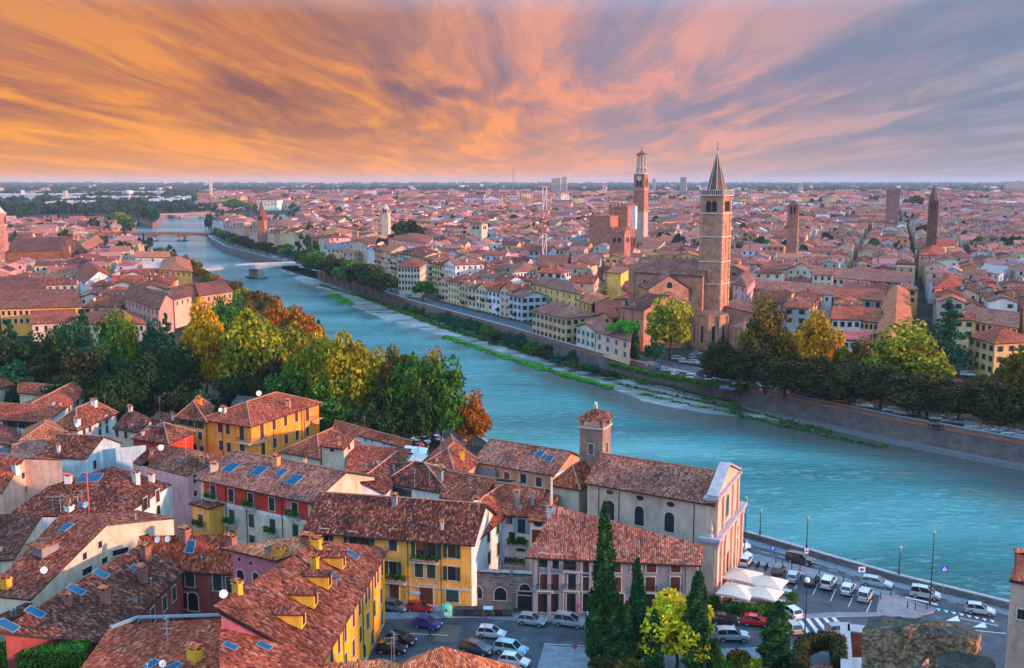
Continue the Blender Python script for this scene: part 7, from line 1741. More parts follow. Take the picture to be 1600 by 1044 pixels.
for i in range(420):
    y = rr.uniform(700, 2600); x = rr.uniform(-.5, .55)*y
    if not (inside((x, y), ringR) or inside((x, y), ringL)) or dist_line((x, y), RBl) < 18: continue
    far_clump(x, y, rr.uniform(3, 6), rr.uniform(14, 19))
for i in range(2200):
    y = 2300+rr.random()**1.4*11000; x = rr.uniform(-.58, .58)*y; far_clump(x, y, rr.uniform(10, 26)*(1+y/9000), rr.uniform(8, 14)*(1+y/15000), 16)
P = np.concatenate(P); n = len(P); a = rf.normal(size=(n, 3)); a[:, 2] = abs(a[:, 2])*.5; a /= np.linalg.norm(a, axis=1)[:, None]
t = np.cross(a, rf.normal(size=(n, 3))); t /= np.linalg.norm(t, axis=1)[:, None]; b = np.cross(a, t); s = P[:, 3:4]; c = P[:, :3]
V = np.stack([c-t*s-b*s, c+t*s-b*s, c+t*s+b*s, c-t*s+b*s], 1).reshape(-1, 3).astype(np.float32); V[:, 2] = np.maximum(V[:, 2], .3)
me = bpy.data.meshes.new('distant_trees'); me.vertices.add(4*n); me.loops.add(4*n); me.polygons.add(n); me.vertices.foreach_set('co', V.ravel()); me.loops.foreach_set('vertex_index', np.arange(4*n, dtype=np.int32)); me.polygons.foreach_set('loop_start', np.arange(0, 4*n, 4, dtype=np.int32)); me.update(); me.materials.append(leafmat('leaf_far', (.008, .028, .016), (.018, .05, .022), (.04, .08, .025)))
tag(link('distant_trees', me), 'belts of dark trees between the far suburbs', 'trees', kind='stuff')
# grass and weeds on the gravel
P = []; rg = np.random.default_rng(8)
def strip_grass(pts, w, dens, h, z=ZW+.25):
    W_ = [np.array(at2(p, z)) for p in pts]
    for k, (a, b) in enumerate(zip(W_, W_[1:])):
        L_ = np.linalg.norm(b-a); n = int(L_*w*dens); d = (b-a)/L_; q = np.array([-d[1], d[0]]); f = rg.random(n)*L_; env = .55+.45*np.sin(f*.35+k*2)*np.cos(f*.13); u = rg.normal(size=n)*w*.28*env
        P.append(np.stack([a[0]+d[0]*f+q[0]*u, a[1]+d[1]*f+q[1]*u, z+rg.random(n)*h], 1))
def bake(name, label, col, leaf):
    global P
    PP = np.concatenate(P); me = cards(PP, np.tile([0, 0, .6], (len(PP), 1)), leaf, rg, name); me.materials.append(LM[col]); tag(link(name, me), label, 'grass', kind='stuff'); P = []
strip_grass([(694,526),(745,544),(800,562),(875,584),(957,607)], 4.6, 10, .6); strip_grass([(521,461),(549,477)], 7, 5, .8); bake('river_grass', 'bright green grass strip at the water edge of the gravel bank', 'B', .34)
strip_grass([(560,462),(640,492),(700,515),(860,562),(930,582),(1040,606),(1150,634)], 6, 7, 1.2, ZW+.5); strip_grass([(1150,648),(1240,668),(1330,690),(1390,700)], 2.5, 5, .5, ZW+.4); strip_grass([(500,446),(580,470),(640,494)], 5, 4, .8); strip_grass([(1000,616),(1080,634),(1160,650)], 3, 3, .4); strip_grass([(960,600),(1060,622),(1150,640),(1300,676)], 3, 3, .7); bake('river_weeds', 'dark green weeds growing along the foot of the far river wall', 'G', .38)
# ---------------------------------------------------------------- roads, pavements, markings
def sheet(name, ringpx, z, mat, kind='structure'):
    mb = MB(); fill(mb, [at2(p) for p in ringpx], z); return structure(name, mb, [mat])
PAVE = flat('pavement', (.17, .2, .24), .85, var=.25, scale=.8); PAVE2 = flat('cobble_pavement', (.2, .19, .2), .85, var=.3, scale=3)
KERB = flat('kerb_stone', (.3, .33, .36), .85, var=.15); PAINT = flat('road_paint', (.55, .6, .65), .7, var=.2, scale=5); SLAB = brick('paving_slabs', (.27, .28, .31), (.23, .24, .27), (.16, .16, .18), .7)
NEARRIV = LB[15:]
ringN = [at2(p) for p in [(560,1120),(560,950),(735,950),(835,958),(1090,940),(1110,930),(1160,880)]]+[at2(p) for p in [(1130,832)]]+offset_line(LB[16:], -1.0)+[at2((2300,1200)), at2((1200,1300))]
mb = MB(); fill(mb, ringN, .006); structure('road', mb, [ASPH])
# riverside pavement with kerb
mb = MB(); a = offset_line(LB[16:], -1.0); b = offset_line(LB[16:], -3.0)
for i in range(len(a)-1): mb.poly([(*b[i], .13), (*b[i+1], .13), (*a[i+1], .13), (*a[i], .13)]); mb.poly([(*b[i], 0), (*b[i+1], 0), (*b[i+1], .13), (*b[i], .13)], 1)
structure('riverside_pavement', mb, [PAVE, KERB])
def raised(name, ringpx, h, mat, side=KERB):
    mb = MB(); r = [at2(p) for p in ringpx]
    ar = sum(r[i][0]*r[(i+1) % len(r)][1]-r[(i+1) % len(r)][0]*r[i][1] for i in range(len(r)))
    if ar < 0: r = r[::-1]
    fill(mb, r, h)
    for i in range(len(r)): p, q = r[i], r[(i+1) % len(r)]; mb.poly([(*p, 0), (*q, 0), (*q, h), (*p, h)], 1)
    return structure(name, mb, [mat, side])
raised('traffic_island', [(1369,958),(1375,930),(1392,927),(1440,944),(1462,952),(1458,958),(1440,962)], .14, SLAB)
raised('parking_divider', [(1168,868),(1185,867),(1270,890),(1400,927),(1376,932),(1270,903),(1180,882)], .13, PAVE)
raised('house_pavement', [(600,958),(735,955),(838,962),(1090,948),(1088,960),(838,973),(735,965),(600,968)], .13, PAVE)
raised('cafe_terrace', [(1105,945),(1120,905),(1150,885),(1215,890),(1236,930),(1232,956),(1170,962)], .12, PAVE2)
raised('lower_pavement', [(840,1044),(850,1008),(880,1012),(1060,1018),(1236,1010),(1250,1030),(1250,1075),(840,1075)], .12, PAVE)
raised('kerb_strip', [(1236,962),(1300,958),(1370,958),(1440,963),(1440,967),(1370,963),(1240,967)], .12, PAVE)
def stripe(pts, w, z=.012):
    W_ = [Vector(at2(p)) for p in pts]
    for a, b in zip(W_, W_[1:]):
        d = (b-a).normalized(); n = Vector((-d.y, d.x))*w/2; mbk.poly([(*(a-n), z), (*(b-n), z), (*(b+n), z), (*(a+n), z)])
mbk = MB()
for k in range(5):
    stripe([(1248+k*13, 967-k*1.0), (1275+k*15, 1006-k*1.5)], .55)
stripe([(1180,846),(1300,874),(1420,907),(1560,944)], .12); 
for k in range(14): 
    f0, f1 = k/14, (k+.5)/14; stripe([(1190+f0*370, 862+f0*98), (1190+f1*370, 862+f1*98)], .12)
stripe([(1415,933),(1465,945)], .5); stripe([(1500,966),(1560,978)], .15); stripe([(1520,985),(1572,990)], .15)
for k in range(8):
    x, y = 1462+k*12, 950+k*2.6; a, b, c = at2((x, y)), at2((x+8, y+2)), at2((x+5, y+5)); mbk.poly([(*a, .012), (*c, .012), (*b, .012)])
for x, y in ((1488,968),(1530,978)):
    a, b, c, d = at2((x-10, y+2)), at2((x+8, y-6)), at2((x+12, y+3)), at2((x, y-1)); mbk.poly([(*a, .012), (*c, .012), (*b, .012)])
for k in range(7): stripe([(1222+k*28, 893+k*9), (1214+k*28, 912+k*9)], .1)
stripe([(640,990),(700,993)], .12); stripe([(850,1006),(1000,1014)], .12)
structure('road_markings', mbk, [PAINT])
sheet('shop_forecourt', [(690,976),(722,978),(712,1004),(676,1002)], .01, flat('red_brick_paving', (.12, .09, .08), .85, var=.3, scale=3))
# ---------------------------------------------------------------- cars
TYRE = flat('tyre', (.015, .015, .016), .8); RIM = flat('wheel_rim', (.4, .42, .44), .35, .7); CGL = flat('car_glass', (.015, .02, .03), .06, 0, .8); HL = flat('headlight_glass', (.7, .72, .75), .1, 0, .8); TL = flat('tail_light', (.45, .01, .01), .2)
def carpaint(c):
    k = 'car_paint_%02x%02x%02x' % tuple(int(255*x) for x in c)
    if k not in MATS:
        m, nt, N, L, P = _m(k); P.inputs['Base Color'].default_value = (*c, 1); P.inputs['Roughness'].default_value = .3; P.inputs['Metallic'].default_value = .3; P.inputs['Coat Weight'].default_value = .6; MATS[k] = m
    return MATS[k]
# side profiles (x along the car, z): lower body line and roof line
CART = dict(hatch=dict(L=3.9, W=1.68, body=[(-1.95,.35),(-1.95,.75),(-1.85,.95),(-.0,.98),(.85,.95),(1.55,.8),(1.9,.62),(1.95,.35)], roof=[(-1.85,.95),(-1.55,1.42),(-.9,1.5),(.15,1.48),(.9,.95)]),
 wagon=dict(L=4.5, W=1.75, body=[(-2.25,.35),(-2.25,.8),(-2.18,.98),(.2,1.0),(1.1,.96),(1.95,.8),(2.2,.62),(2.25,.35)], roof=[(-2.18,.98),(-1.95,1.42),(-1.2,1.5),(.2,1.47),(1.15,.96)]),
 suv=dict(L=4.3, W=1.8, body=[(-2.15,.45),(-2.15,.95),(-2.1,1.12),(.3,1.14),(1.05,1.1),(1.95,.98),(2.1,.78),(2.15,.45)], roof=[(-2.1,1.12),(-1.95,1.68),(-1.1,1.76),(.35,1.72),(1.1,1.1)]),
 mpv=dict(L=4.2, W=1.76, body=[(-2.1,.35),(-2.1,.9),(-2.05,1.05),(.5,1.05),(1.2,1.0),(1.85,.82),(2.05,.62),(2.1,.35)], roof=[(-2.05,1.05),(-1.85,1.66),(-1.0,1.74),(.3,1.68),(1.3,1.0)]))
CARM = {}
def car_meshes(kind):
    if kind in CARM: return CARM[kind]
    s = CART[kind]; hw = s['W']/2; out = []; m = MB(); B_ = s['body']; n = len(B_)
    def sec(x, z, k): t = abs(x)/(s['L']/2); return hw*(1-.1*t**4)*(k)
    rows = []
    for (x, z) in B_:
        up = z > .6; rows.append([(x, -sec(x, z, .94), z), (x, -sec(x, z, 1.)*.0-sec(x, z, 1.)*1., z), ])
    # sides: bulge at mid height
    zb = B_[0][1]
    top = B_[1:-1]
    for sg in (-1, 1):
        for (x0, z0), (x1, z1) in zip(top, top[1:]):
            if x1 <= x0+.01: continue
            zm0, zm1 = zb+(z0-zb)*.6, zb+(z1-zb)*.6
            a = [(x0, sg*sec(x0, z0, .95), zb), (x1, sg*sec(x1, z1, .95), zb), (x1, sg*sec(x1, z1, 1.), zm1), (x0, sg*sec(x0, z0, 1.), zm0)]
            b = [(x0, sg*sec(x0, z0, 1.), zm0), (x1, sg*sec(x1, z1, 1.), zm1), (x1, sg*sec(x1, z1, .93), z1), (x0, sg*sec(x0, z0, .93), z0)]
            for q in (a, b): m.poly(q if sg < 0 else q[::-1])
    for (x0, z0), (x1, z1) in zip(top, top[1:]): m.poly([(x0, -sec(x0, z0, .93), z0), (x1, -sec(x1, z1, .93), z1), (x1, sec(x1, z1, .93), z1), (x0, sec(x0, z0, .93), z0)])
    for (x, z), rev in ((top[0], 0), (top[-1], 1)):
        q = [(x, -sec(x, z, .95), zb), (x, sec(x, z, .95), zb), (x, sec(x, z, .93), z), (x, -sec(x, z, .93), z)]; m.poly(q if rev else q[::-1])
    m.poly([(-s['L']/2+.05, -hw*.9, zb), (-s['L']/2+.05, hw*.9, zb), (s['L']/2-.05, hw*.9, zb), (s['L']/2-.05, -hw*.9, zb)])
    # roof panel and pillars in body colour
    Rf = s['roof']; rw = hw*.72; bw = hw*.9
    m.poly([(Rf[1][0], -rw, Rf[1][1]), (Rf[2][0], -rw, Rf[2][1]+.0), (Rf[2][0], rw, Rf[2][1]), (Rf[1][0], rw, Rf[1][1])]); m.poly([(Rf[2][0], -rw, Rf[2][1]), (Rf[3][0], -rw, Rf[3][1]), (Rf[3][0], rw, Rf[3][1]), (Rf[2][0], rw, Rf[2][1])])
    for sg in (-1, 1):
        for (xa, za, xb, zb_) in ((Rf[0][0], Rf[0][1], Rf[1][0], Rf[1][1]), (Rf[4][0], Rf[4][1], Rf[3][0], Rf[3][1]), ((Rf[0][0]+Rf[4][0])/2-.2, Rf[0][1], (Rf[1][0]+Rf[3][0])/2-.15, Rf[2][1])): m.tube((xa, sg*bw, za), (xb, sg*rw, zb_), .055, n=4)
        m.tube((Rf[1][0], sg*rw, Rf[1][1]), (Rf[2][0], sg*rw, Rf[2][1]), .05, n=4); m.tube((Rf[2][0], sg*rw, Rf[2][1]), (Rf[3][0], sg*rw, Rf[3][1]), .05, n=4)
        m.box((.55*s['L']/4, sg*(hw+.1), 1.02), (.16, .2, .14))
    out.append(('body', m.mesh('body', [carpaint((.5, .5, .5))]), None))
    g = MB(); k = .985
    for sg in (-1, 1):
        q = [(x, sg*(bw if i in (0, 4) else rw)*k, z-.01) for i, (x, z) in enumerate(Rf)]; g.poly(q[::-1] if sg > 0 else q)
    out.append(('side_windows', g.mesh('side_windows', [CGL]), None))
    g = MB(); g.poly([(Rf[4][0], -bw*.93, Rf[4][1]+.01), (Rf[4][0], bw*.93, Rf[4][1]+.01), (Rf[3][0], rw*.93, Rf[3][1]-.01), (Rf[3][0], -rw*.93, Rf[3][1]-.01)]); out.append(('windscreen', g.mesh('windscreen', [CGL]), None))
    g = MB(); g.poly([(Rf[0][0], bw*.93, Rf[0][1]+.01), (Rf[0][0], -bw*.93, Rf[0][1]+.01), (Rf[1][0], -rw*.93, Rf[1][1]-.01), (Rf[1][0], rw*.93, Rf[1][1]-.01)]); out.append(('rear_window', g.mesh('rear_window', [CGL]), None))
    r = .31 if kind != 'suv' else .36
    wm = MB(); wm.tube((0, -.1, 0), (0, .1, 0), r, n=14, m=0); rm = MB(); rm.tube((0, -.115, 0), (0, .115, 0), r*.62, n=10)
    w1 = wm.mesh('wheel', [TYRE]); r1 = rm.mesh('rim', [RIM]); out.append(('wheels', (w1, r1, r, s['L']*.31, hw-.08), None))
    h = MB(); h.box((0, 0, 0), (.12, .32, .14)); out.append(('head', h.mesh('headlight', [HL]), (s['L']/2-.06, hw*.68, B_[-2][1]+.02)))
    h = MB(); h.box((0, 0, 0), (.1, .2, .26)); out.append(('tail', h.mesh('tail_light', [TL]), (-s['L']/2+.02, hw*.78, B_[1][1]-.02)))
    CARM[kind] = out; return out
def car(x, y, hd, kind, col, label=None, group=None, detail=True, marks=None, z=.0):
    t = thing('parked_car', label or 'x', 'car', (x, y, z), hd, group)
    if label is None: later(t, marks, (x, y, 1))
    for nm, me, pos in car_meshes(kind):
        if nm == 'wheels':
            w1, r1, r, wx, wy = me
            if not detail: continue
            for sx in (-1, 1):
                for sy in (-1, 1): o = link('wheel', w1, t); o.location = (sx*wx, sy*wy, r); link('rim', r1, o)
        elif nm in ('head', 'tail'):
            if not detail: continue
            for sy in (-1, 1): o = link('headlight' if nm == 'head' else 'tail_light', me, t); o.location = (pos[0], sy*pos[1], pos[2])
        else:
            o = link(nm, me, t)
            if nm == 'body': o.material_slots[0].link = 'OBJECT'; o.material_slots[0].material = carpaint(col)
    return t
WH, SI, BK, BL, RD, GB, DG, BG, LB_ = (.62, .66, .7), (.36, .42, .47), (.015, .017, .02), (.02, .05, .3), (.5, .02, .015), (.12, .2, .27), (.05, .07, .09), (.4, .36, .3), (.3, .5, .6)
def carp(a, b, kind, col, label, **k):
    A_, B_ = at(a[0], a[1], 0), at(b[0], b[1], 0); c = (A_+B_)/2; d = B_-A_; return car(c.x, c.y, math.atan2(d.y, d.x), kind, col, label, **k)
carp((600,951),(634,957),'hatch',GB,'blue grey hatchback parked at the foot of the yellow dormered house')
carp((637,953),(676,957),'hatch',RD,'dark red hatchback parked before the long yellow house')
carp((646,977),(690,984),'hatch',BL,'bright blue hatchback driving along the street')
carp((606,1002),(648,1009),'hatch',BK,'black hatchback nearest the street corner of the yellow house')
carp((590,1018),(634,1021),'hatch',BK,'black small car with red tail light behind the bristly aerial')
carp((745,993),(791,998),'hatch',WH,'white three door hatchback driving left of the bus')
carp((722,1014),(768,1024),'wagon',DG,'dark blue estate car parked beside the orange roof')
carp((776,1018),(822,1026),'suv',LB_,'pale blue roofed off-roader parked between two cars')
carp((782,1036),(826,1043),'hatch',WH,'white car parked lowest beside the orange roof')
carp((810,973),(852,978),'hatch',SI,'silver hatchback parked in front of the arched stone wall')
carp((870,975),(908,980),'mpv',SI,'silver small van parked before the grey house loggias')
carp((1113,974),(1150,976),'hatch',BK,'black hatchback beyond the silver off-roader')
carp((1118,1000),(1170,1001),'suv',SI,'silver off-roader with open back near the yellow tree')
carp((1160,975),(1202,979),'hatch',(.6,.02,.02),'bright red hatchback by the cafe hedge')
carp((1248,996),(1225,975),'hatch',BG,'beige hatchback half behind the right cypress')
carp((1244,968),(1226,956),'hatch',WH,'white car farthest behind the right cypress')
carp((1294,992),(1332,990),'hatch',(.2,.26,.32),'blue grey car with red tail lights by the pale low wall')
carp((1228,876),(1272,884),'suv',(.05,.04,.045),'dark off-roader driving on the riverside road')
carp((1343,912),(1396,921),'wagon',SI,'silver estate car driving past the parked row')
carp((1420,930),(1471,938),'mpv',(.45,.47,.48),'silver van-like car driving by the paved island')
carp((1504,955),(1558,963),'hatch',(.5,.52,.54),'silver hatchback farthest right on the riverside road')
carp((1142,848),(1170,861),'hatch',WH,'white car just coming out behind the church front')
carp((1140,866),(1172,874),'hatch',(.6,.6,.6),'pale car parked half behind the church front, above the white hatchback')
carp((1160,890),(1170,874),'hatch',WH,'white hatchback parked nearest the church by the scooters')
for (x, y, k, c, l) in ((1216,902,'hatch',(.1,.06,.05),'dark brown hatchback, first of the parked row beside the parasols'), (1240,913,'hatch',SI,'white silver hatchback, second of the parked row from the parasols'), (1268,918,'hatch',(.06,.05,.05),'dark car, third of the parked row from the parasols'),
    (1294,923,'suv',WH,'white off-roader with spare wheel on its back in the parked row'), (1325,932,'hatch',(.6,.6,.57),'cream white hatchback parked fifth in the row'), (1352,942,'mpv',(.5,.53,.57),'pale silver people carrier at the right end of the parked row')):
    carp((x-7, y+5),(x+7, y-17), k, c, l)
for x, y, k, c, l in ((654,687,'wagon',WH,'white car parked farthest in the grove car park'), (663,694,'hatch',LB_,'pale blue car in the grove car park'), (684,692,'hatch',SI,'silver car at the right of the grove car park'), (652,699,'hatch',RD,'dark red car in the grove car park'), (695,700,'hatch',BK,'black car at the edge of the grove car park'), (640,690,'hatch',SI,'grey car behind the blue sign in the grove car park')):
    carp((x-12, y-6),(x+12, y+3), k, c, l)
# cars across the river: car park by the apse and under the promenade trees
rk = random.Random(77); CL = [('white', WH, 5), ('silver', SI, 5), ('black', BK, 3), ('blue', (.05, .12, .3), 1.4), ('red', RD, 1), ('pale blue', LB_, 1.5)]
def bankcar(x, y, hd):
    nm, c, _ = rk.choices(CL, [c[2] for c in CL])[0]; k = rk.choice(['hatch', 'wagon', 'suv', 'mpv', 'hatch']); p = at(x, y, 0)
    car(p.x, p.y, hd, k, c, None, 'cars parked across the river', detail=True, marks=nm+' car across the river')
P = [at2(p) for p in [(1000,585),(1100,605),(1200,624),(1300,641),(1400,662),(1500,680),(1600,700)]]
for i, (x, y) in enumerate([(1020,573),(1030,577),(1042,581),(1055,586),(1068,590),(1082,593),(1096,596),(1110,600),(1070,568),(1085,570),(1100,572),(1060,563),(1150,604),(1165,607),(1137,610),(1082,560),(1090,555),(1125,590),(1140,592)]): bankcar(x, y, R(rk.choice([-25, -20, 60])))
for x in range(1180, 1600, 19):
    if rk.random() < .25: continue
    y = 588+(x-1080)*.182+rk.uniform(1, 5); bankcar(x, y-2, R(-22)+rk.uniform(-.08, .08)+(math.pi if rk.random() < .4 else 0))
for x, y in ((1463,668),(1528,676),(1500,600),(1512,588),(1560,646),(1480,600)): bankcar(x, y, R(-25))
for x, y in ((455,417),(463,413),(474,414),(482,411),(490,414),(500,417),(508,421),(478,418),(488,408),(470,420),(430,404),(445,409),(530,428),(545,434),(560,441),(600,452),(640,466)): bankcar(x, y-1, R(-35))
# ---------------------------------------------------------------- bus
p0, p1 = at(914,996,0), at(1044,1000,0); d = p1-p0; rz_ = math.atan2(d.y, d.x); t = thing('city_bus', 'dark blue city bus with a lime green end standing behind the cypresses', 'bus', tuple((p0+p1)/2), rz_); Lb = d.length
m = MB(); m.box((0, 0, 1.75), (Lb, 2.5, 2.6)); m.build('body', [flat('bus_navy', (.01, .03, .08), .3)], t); m = MB(); m.box((0, 0, 3.1), (Lb-.4, 2.3, .12)); m.box((-Lb*.3, 0, 3.25), (2., 1.6, .25)); m.build('roof', [flat('bus_roof', (.35, .6, .75), .5)], t)
m = MB(); m.box((-Lb/2-.02, 0, 1.2), (.06, 2.4, 1.5)); m.build('green_panel', [flat('bus_green', (.15, .6, .04), .4)], t)
m = MB(); m.box((0, 0, 2.2), (Lb-.8, 2.54, .9)); m.build('window_band', [CGL], t)
for sx in (-.32, .3):
    for sy in (-1, 1): m = MB(); m.tube((0, -.15, 0), (0, .15, 0), .48, n=12); o = m.build('wheel', [TYRE], t); o.location = (sx*Lb, sy*1.15, .48)
# ---------------------------------------------------------------- street furniture
def onpar(px, off=-.58, z=1.24):
    L_ = resample(offset_line(LB[14:], off), 900); q = min(L_, key=lambda v: abs(pix((v.x, v.y, z))[0]-px)); return Vector((q.x, q.y, z))
def lamp(px, py, h, label, globe=False, z=0, arm=False):
    p = onpar(px) if py == 0 else at(px, py, z); t = thing('street_lamp', label, 'street lamp', tuple(p)); m = MB(); m.lathe((0, 0, 0), [(.16, 0), (.16, .5), (.09, .7), (.06, h-.6), (.05, h)], 8); m.build('pole', [DARKM], t)
    m = MB(); m.lathe((0, 0, h), [(.05, 0), (.16, .1), (.28, .55), (.3, .6), (.05, .85), (.0, 1.)], 8) if not globe else m.lathe((0, 0, h), [(.05, 0), (.3, .15), (.36, .4), (.25, .65), (.0, .75)], 10); m.build('lantern', [flat('lamp_glass', (.3, .32, .3), .3) if not globe else WHITEM], t)
lamp(1261,0,4.6,'old style lamp standing by the river parapet behind the dark off-roader'); lamp(1453,943,10.,'tall dark lamp post on the tip of the paved island'); lamp(1257,1004,8.2,'lamp post with white globe beside the zebra crossing', True); lamp(1163,868,9.,'thin tall post beside the church front'); lamp(1187,0,3.6,'slim lamp on the parapet next to the church'); lamp(1405,0,3.6,'slim pole standing at the parapet between the lamps')
lamp(520,690,9,'grey flood light pole beside the trees by the red roofs'); lamp(590,694,5,'low globe lamp half hidden under the grove trees', True)
def sign(px, py, h, label, face, w=.7, hh=.7, sym=None, rnd=False):
    p = onpar(px, -1.6, .13) if py == 0 else at(px, py, 0); t = thing('road_sign', label, 'road sign', tuple(p)); m = MB(); m.tube((0, 0, 0), (0, 0, h), .035, n=6); m.build('post', [GREYM], t); m = MB()
    if rnd: m.tube((0, -.03, h), (0, .0, h), w/2, n=14)
    else: m.box((0, -.02, h), (w, .04, hh))
    pl = m.build('plate', [face], t)
    if sym:
        m = MB(); sym(m, h, w); m.build('symbol', [WHITEM, flat('sign_blue', (.02, .1, .55)), flat('sign_red', (.6, .02, .02)), DARKM], pl)
SB = flat('sign_blue', (.02, .1, .55))
def tri(m, h, w): m.poly([(-w*.36, -.05, h-w*.3), (w*.36, -.05, h-w*.3), (0, -.05, h+w*.36)]); m.box((0, -.06, h-.05), (w*.1, .01, w*.26), 3)
def pee(m, h, w): m.box((-w*.12, -.05, h), (w*.1, .02, w*.66)); m.box((w*.04, -.05, h+w*.28), (w*.3, .02, w*.09)); m.box((w*.04, -.05, h+w*.02), (w*.3, .02, w*.09)); m.box((w*.17, -.05, h+w*.15), (w*.09, .02, w*.3))
def nopark(m, h, w): m.tube((0, -.06, h), (0, -.035, h), w*.38, n=14, m=1); m.box((0, -.07, h), (w*.1, .02, w*.7), 2)
sign(1474,0,4.0,'blue square crossing sign on the river parapet',SB,.95,.95,tri); sign(1206,885,2.9,'blue parking sign at the start of the parked row',SB,.75,.75,pee); sign(1345,920,3.,'white and blue notice board sign by the silver estate car',WHITEM,1.,.8,lambda m, h, w: m.box((0, -.05, h), (w*.5, .02, w*.4), 1))
sign(757,1003,3.3,'round no parking sign beside the white hatchback in the street',flat('sign_red', (.6, .02, .02)),.75,rnd=True,sym=nopark); sign(904,984,3.4,'round blue and red sign on a pole by the bus',flat('sign_red', (.6, .02, .02)),.7,rnd=True,sym=nopark); sign(898,1036,2.2,'low round sign on the lower pavement',flat('sign_red', (.6, .02, .02)),.7,rnd=True,sym=nopark)
sign(638,692,3.6,'tall blue and white information panel in the grove car park',WHITEM,.9,2.,lambda m, h, w: m.box((0, -.05, h), (w*.6, .02, 1.4), 1)); sign(1259,886,2.6,'white and blue sign plate in front of the dark off-roader',WHITEM,.6,.8,lambda m, h, w: m.tube((0, -.06, h), (0, -.035, h), w*.3, n=10, m=1))
bo = None
for i, (x, y) in enumerate(((1212,882),(1222,885),(1237,890),(1250,893),(1280,901),(1304,906),(1318,910),(1332,914),(1345,917),(1376,936),(1392,930),(1418,950),(1430,953),(1448,952))):
    p = at(x, y, .13); t = thing('bollard', 'x', 'bollard', tuple(p), group='bollards round the parking row'); later(t, 'dark iron bollard', (p.x, p.y, .6), [(1210,880,'the blue parking sign'), (1295,915,'the white off-roader with spare wheel'), (1352,935,'the pale silver people carrier'), (1453,945,'the tall lamp on the paved island')])
    if bo is None: m = MB(); m.lathe((0, 0, 0), [(.1, 0), (.08, .15), (.07, .8), (.1, .85), (.07, 1.), (0, 1.05)], 8); bo = m.mesh('post', [DARKM])
    link('post', bo, t)
# bins
def bin_(px, py, col, label, w=1.25, h=1.3, group=None):
    p = at(px, py, .13); t = thing('waste_bin', label, 'waste bin', tuple(p), R(-5), group); m = MB(); A_ = [(-w/2, -.45), (w/2, -.45), (w/2, .45), (-w/2, .45)]; B_ = [(x*.88, y*.85) for x, y in A_]
    for i in range(4): a, b = A_[i], A_[(i+1) % 4]; c, d = B_[i], B_[(i+1) % 4]; m.poly([(*c, .15), (*d, .15), (*b, h-.2), (*a, h-.2)])
    m.poly([(*p_, .15) for p_ in B_[::-1]])
    m.build('tub', [col[0]], t); m = MB()
    m.poly([(-w/2-.04, -.5, h-.2), (w/2+.04, -.5, h-.2), (w/2+.04, .1, h+.08), (-w/2-.04, .1, h+.08)]); m.poly([(-w/2-.04, .1, h+.08), (w/2+.04, .1, h+.08), (w/2+.04, .5, h-.1), (-w/2-.04, .5, h-.1)]); m.box((0, 0, h-.2), (w+.08, 1., .05)); m.build('lid', [col[1]], t)
    for sx in (-1, 1): m = MB(); m.tube((sx*w*.38, -.04, .1), (sx*w*.38, .04, .1), .1, n=8); m.build('wheel', [TYRE], t)
DKB = flat('bin_dark', (.03, .05, .055), .5); BBL = flat('bin_blue_lid', (.2, .45, .65), .5); BGR = flat('bin_black', (.02, .025, .03), .5); BBR = flat('bin_brown_lid', (.12, .05, .03), .5)
for x, l, c in ((718,'dark wheeled waste bin nearest the green recycling bell',(DKB,DKB)), (733,'dark waste bin second from the green recycling bell',(BGR,DKB)), (748,'black waste bin left of the blue lidded bin',(DKB,BGR)), (763,'waste bin with a pale blue lid against the stone wall',(DKB,BBL)), (779,'waste bin with a brown lid right of the blue lidded bin',(BGR,BBR)), (794,'dark waste bin at the right end of the row',(DKB,DKB))): bin_(x, 962, c, l)
p = at(698,962,.13); t = thing('recycling_bell', 'turquoise green bottle recycling bell at the left of the bins', 'recycling bin', tuple(p)); m = MB(); m.lathe((0, 0, 0), [(.8, 0), (.85, .2), (.85, 1.1), (.7, 1.5), (.35, 1.75), (0, 1.8)], 14); m.build('shell', [flat('bell_green', (.12, .5, .38), .5)], t); m = MB(); m.tube((0, -.86, 1.15), (0, -.7, 1.15), .14, n=10); m.build('opening', [DARKM], t); m = MB(); m.box((0, -.83, .6), (.6, .08, .4)); m.build('label_plate', [WHITEM], t)
# parasols, tables
CANV = flat('parasol_canvas', (.62, .56, .48), .9, var=.06)
for (x, y, s, l) in ((1160,896,4.8,'big cream square parasol nearest the church front'), (1152,920,4.8,'big cream square parasol lowest by the church front'), (1204,907,4.1,'cream square parasol nearest the parked row'), (1196,924,4.1,'cream square parasol lowest and farthest right')):
    p = at(x, y, 3.); t = thing('parasol', l, 'parasol', (p.x, p.y, .12), R(-30), 'cream parasols of the cafe'); m = MB(); h = 2.6; n = 8
    ring = []
    for i in range(4):
        a0 = (((-1, -1), (1, -1), (1, 1), (-1, 1))[i]); a1 = (((-1, -1), (1, -1), (1, 1), (-1, 1))[(i+1) % 4])
        ring.append((a0[0]*s/2, a0[1]*s/2, h)); ring.append(((a0[0]+a1[0])*s/4*.97, (a0[1]+a1[1])*s/4*.97, h+.1))
    for i in range(8): m.poly([ring[i], ring[(i+1) % 8], (0, 0, h+.85)]); q0, q1 = ring[i], ring[(i+1) % 8]; m.poly([(q0[0], q0[1], q0[2]-.25), (q1[0], q1[1], q1[2]-.25), q1, q0])
    m.build('canopy', [CANV], t); m = MB(); m.tube((0, 0, 0), (0, 0, h+1.1), .05, n=6); m.box((0, 0, .06), (.9, .9, .12)); m.build('pole', [GREYM], t)
    m = MB(); [m.tube((0, 0, h-.5), tuple(Vector(r_)*.96), .02, n=3) for r_ in ring[::2]]; m.build('strut', [GREYM], t)
CLO = flat('table_cloth', (.4, .5, .58), .8)
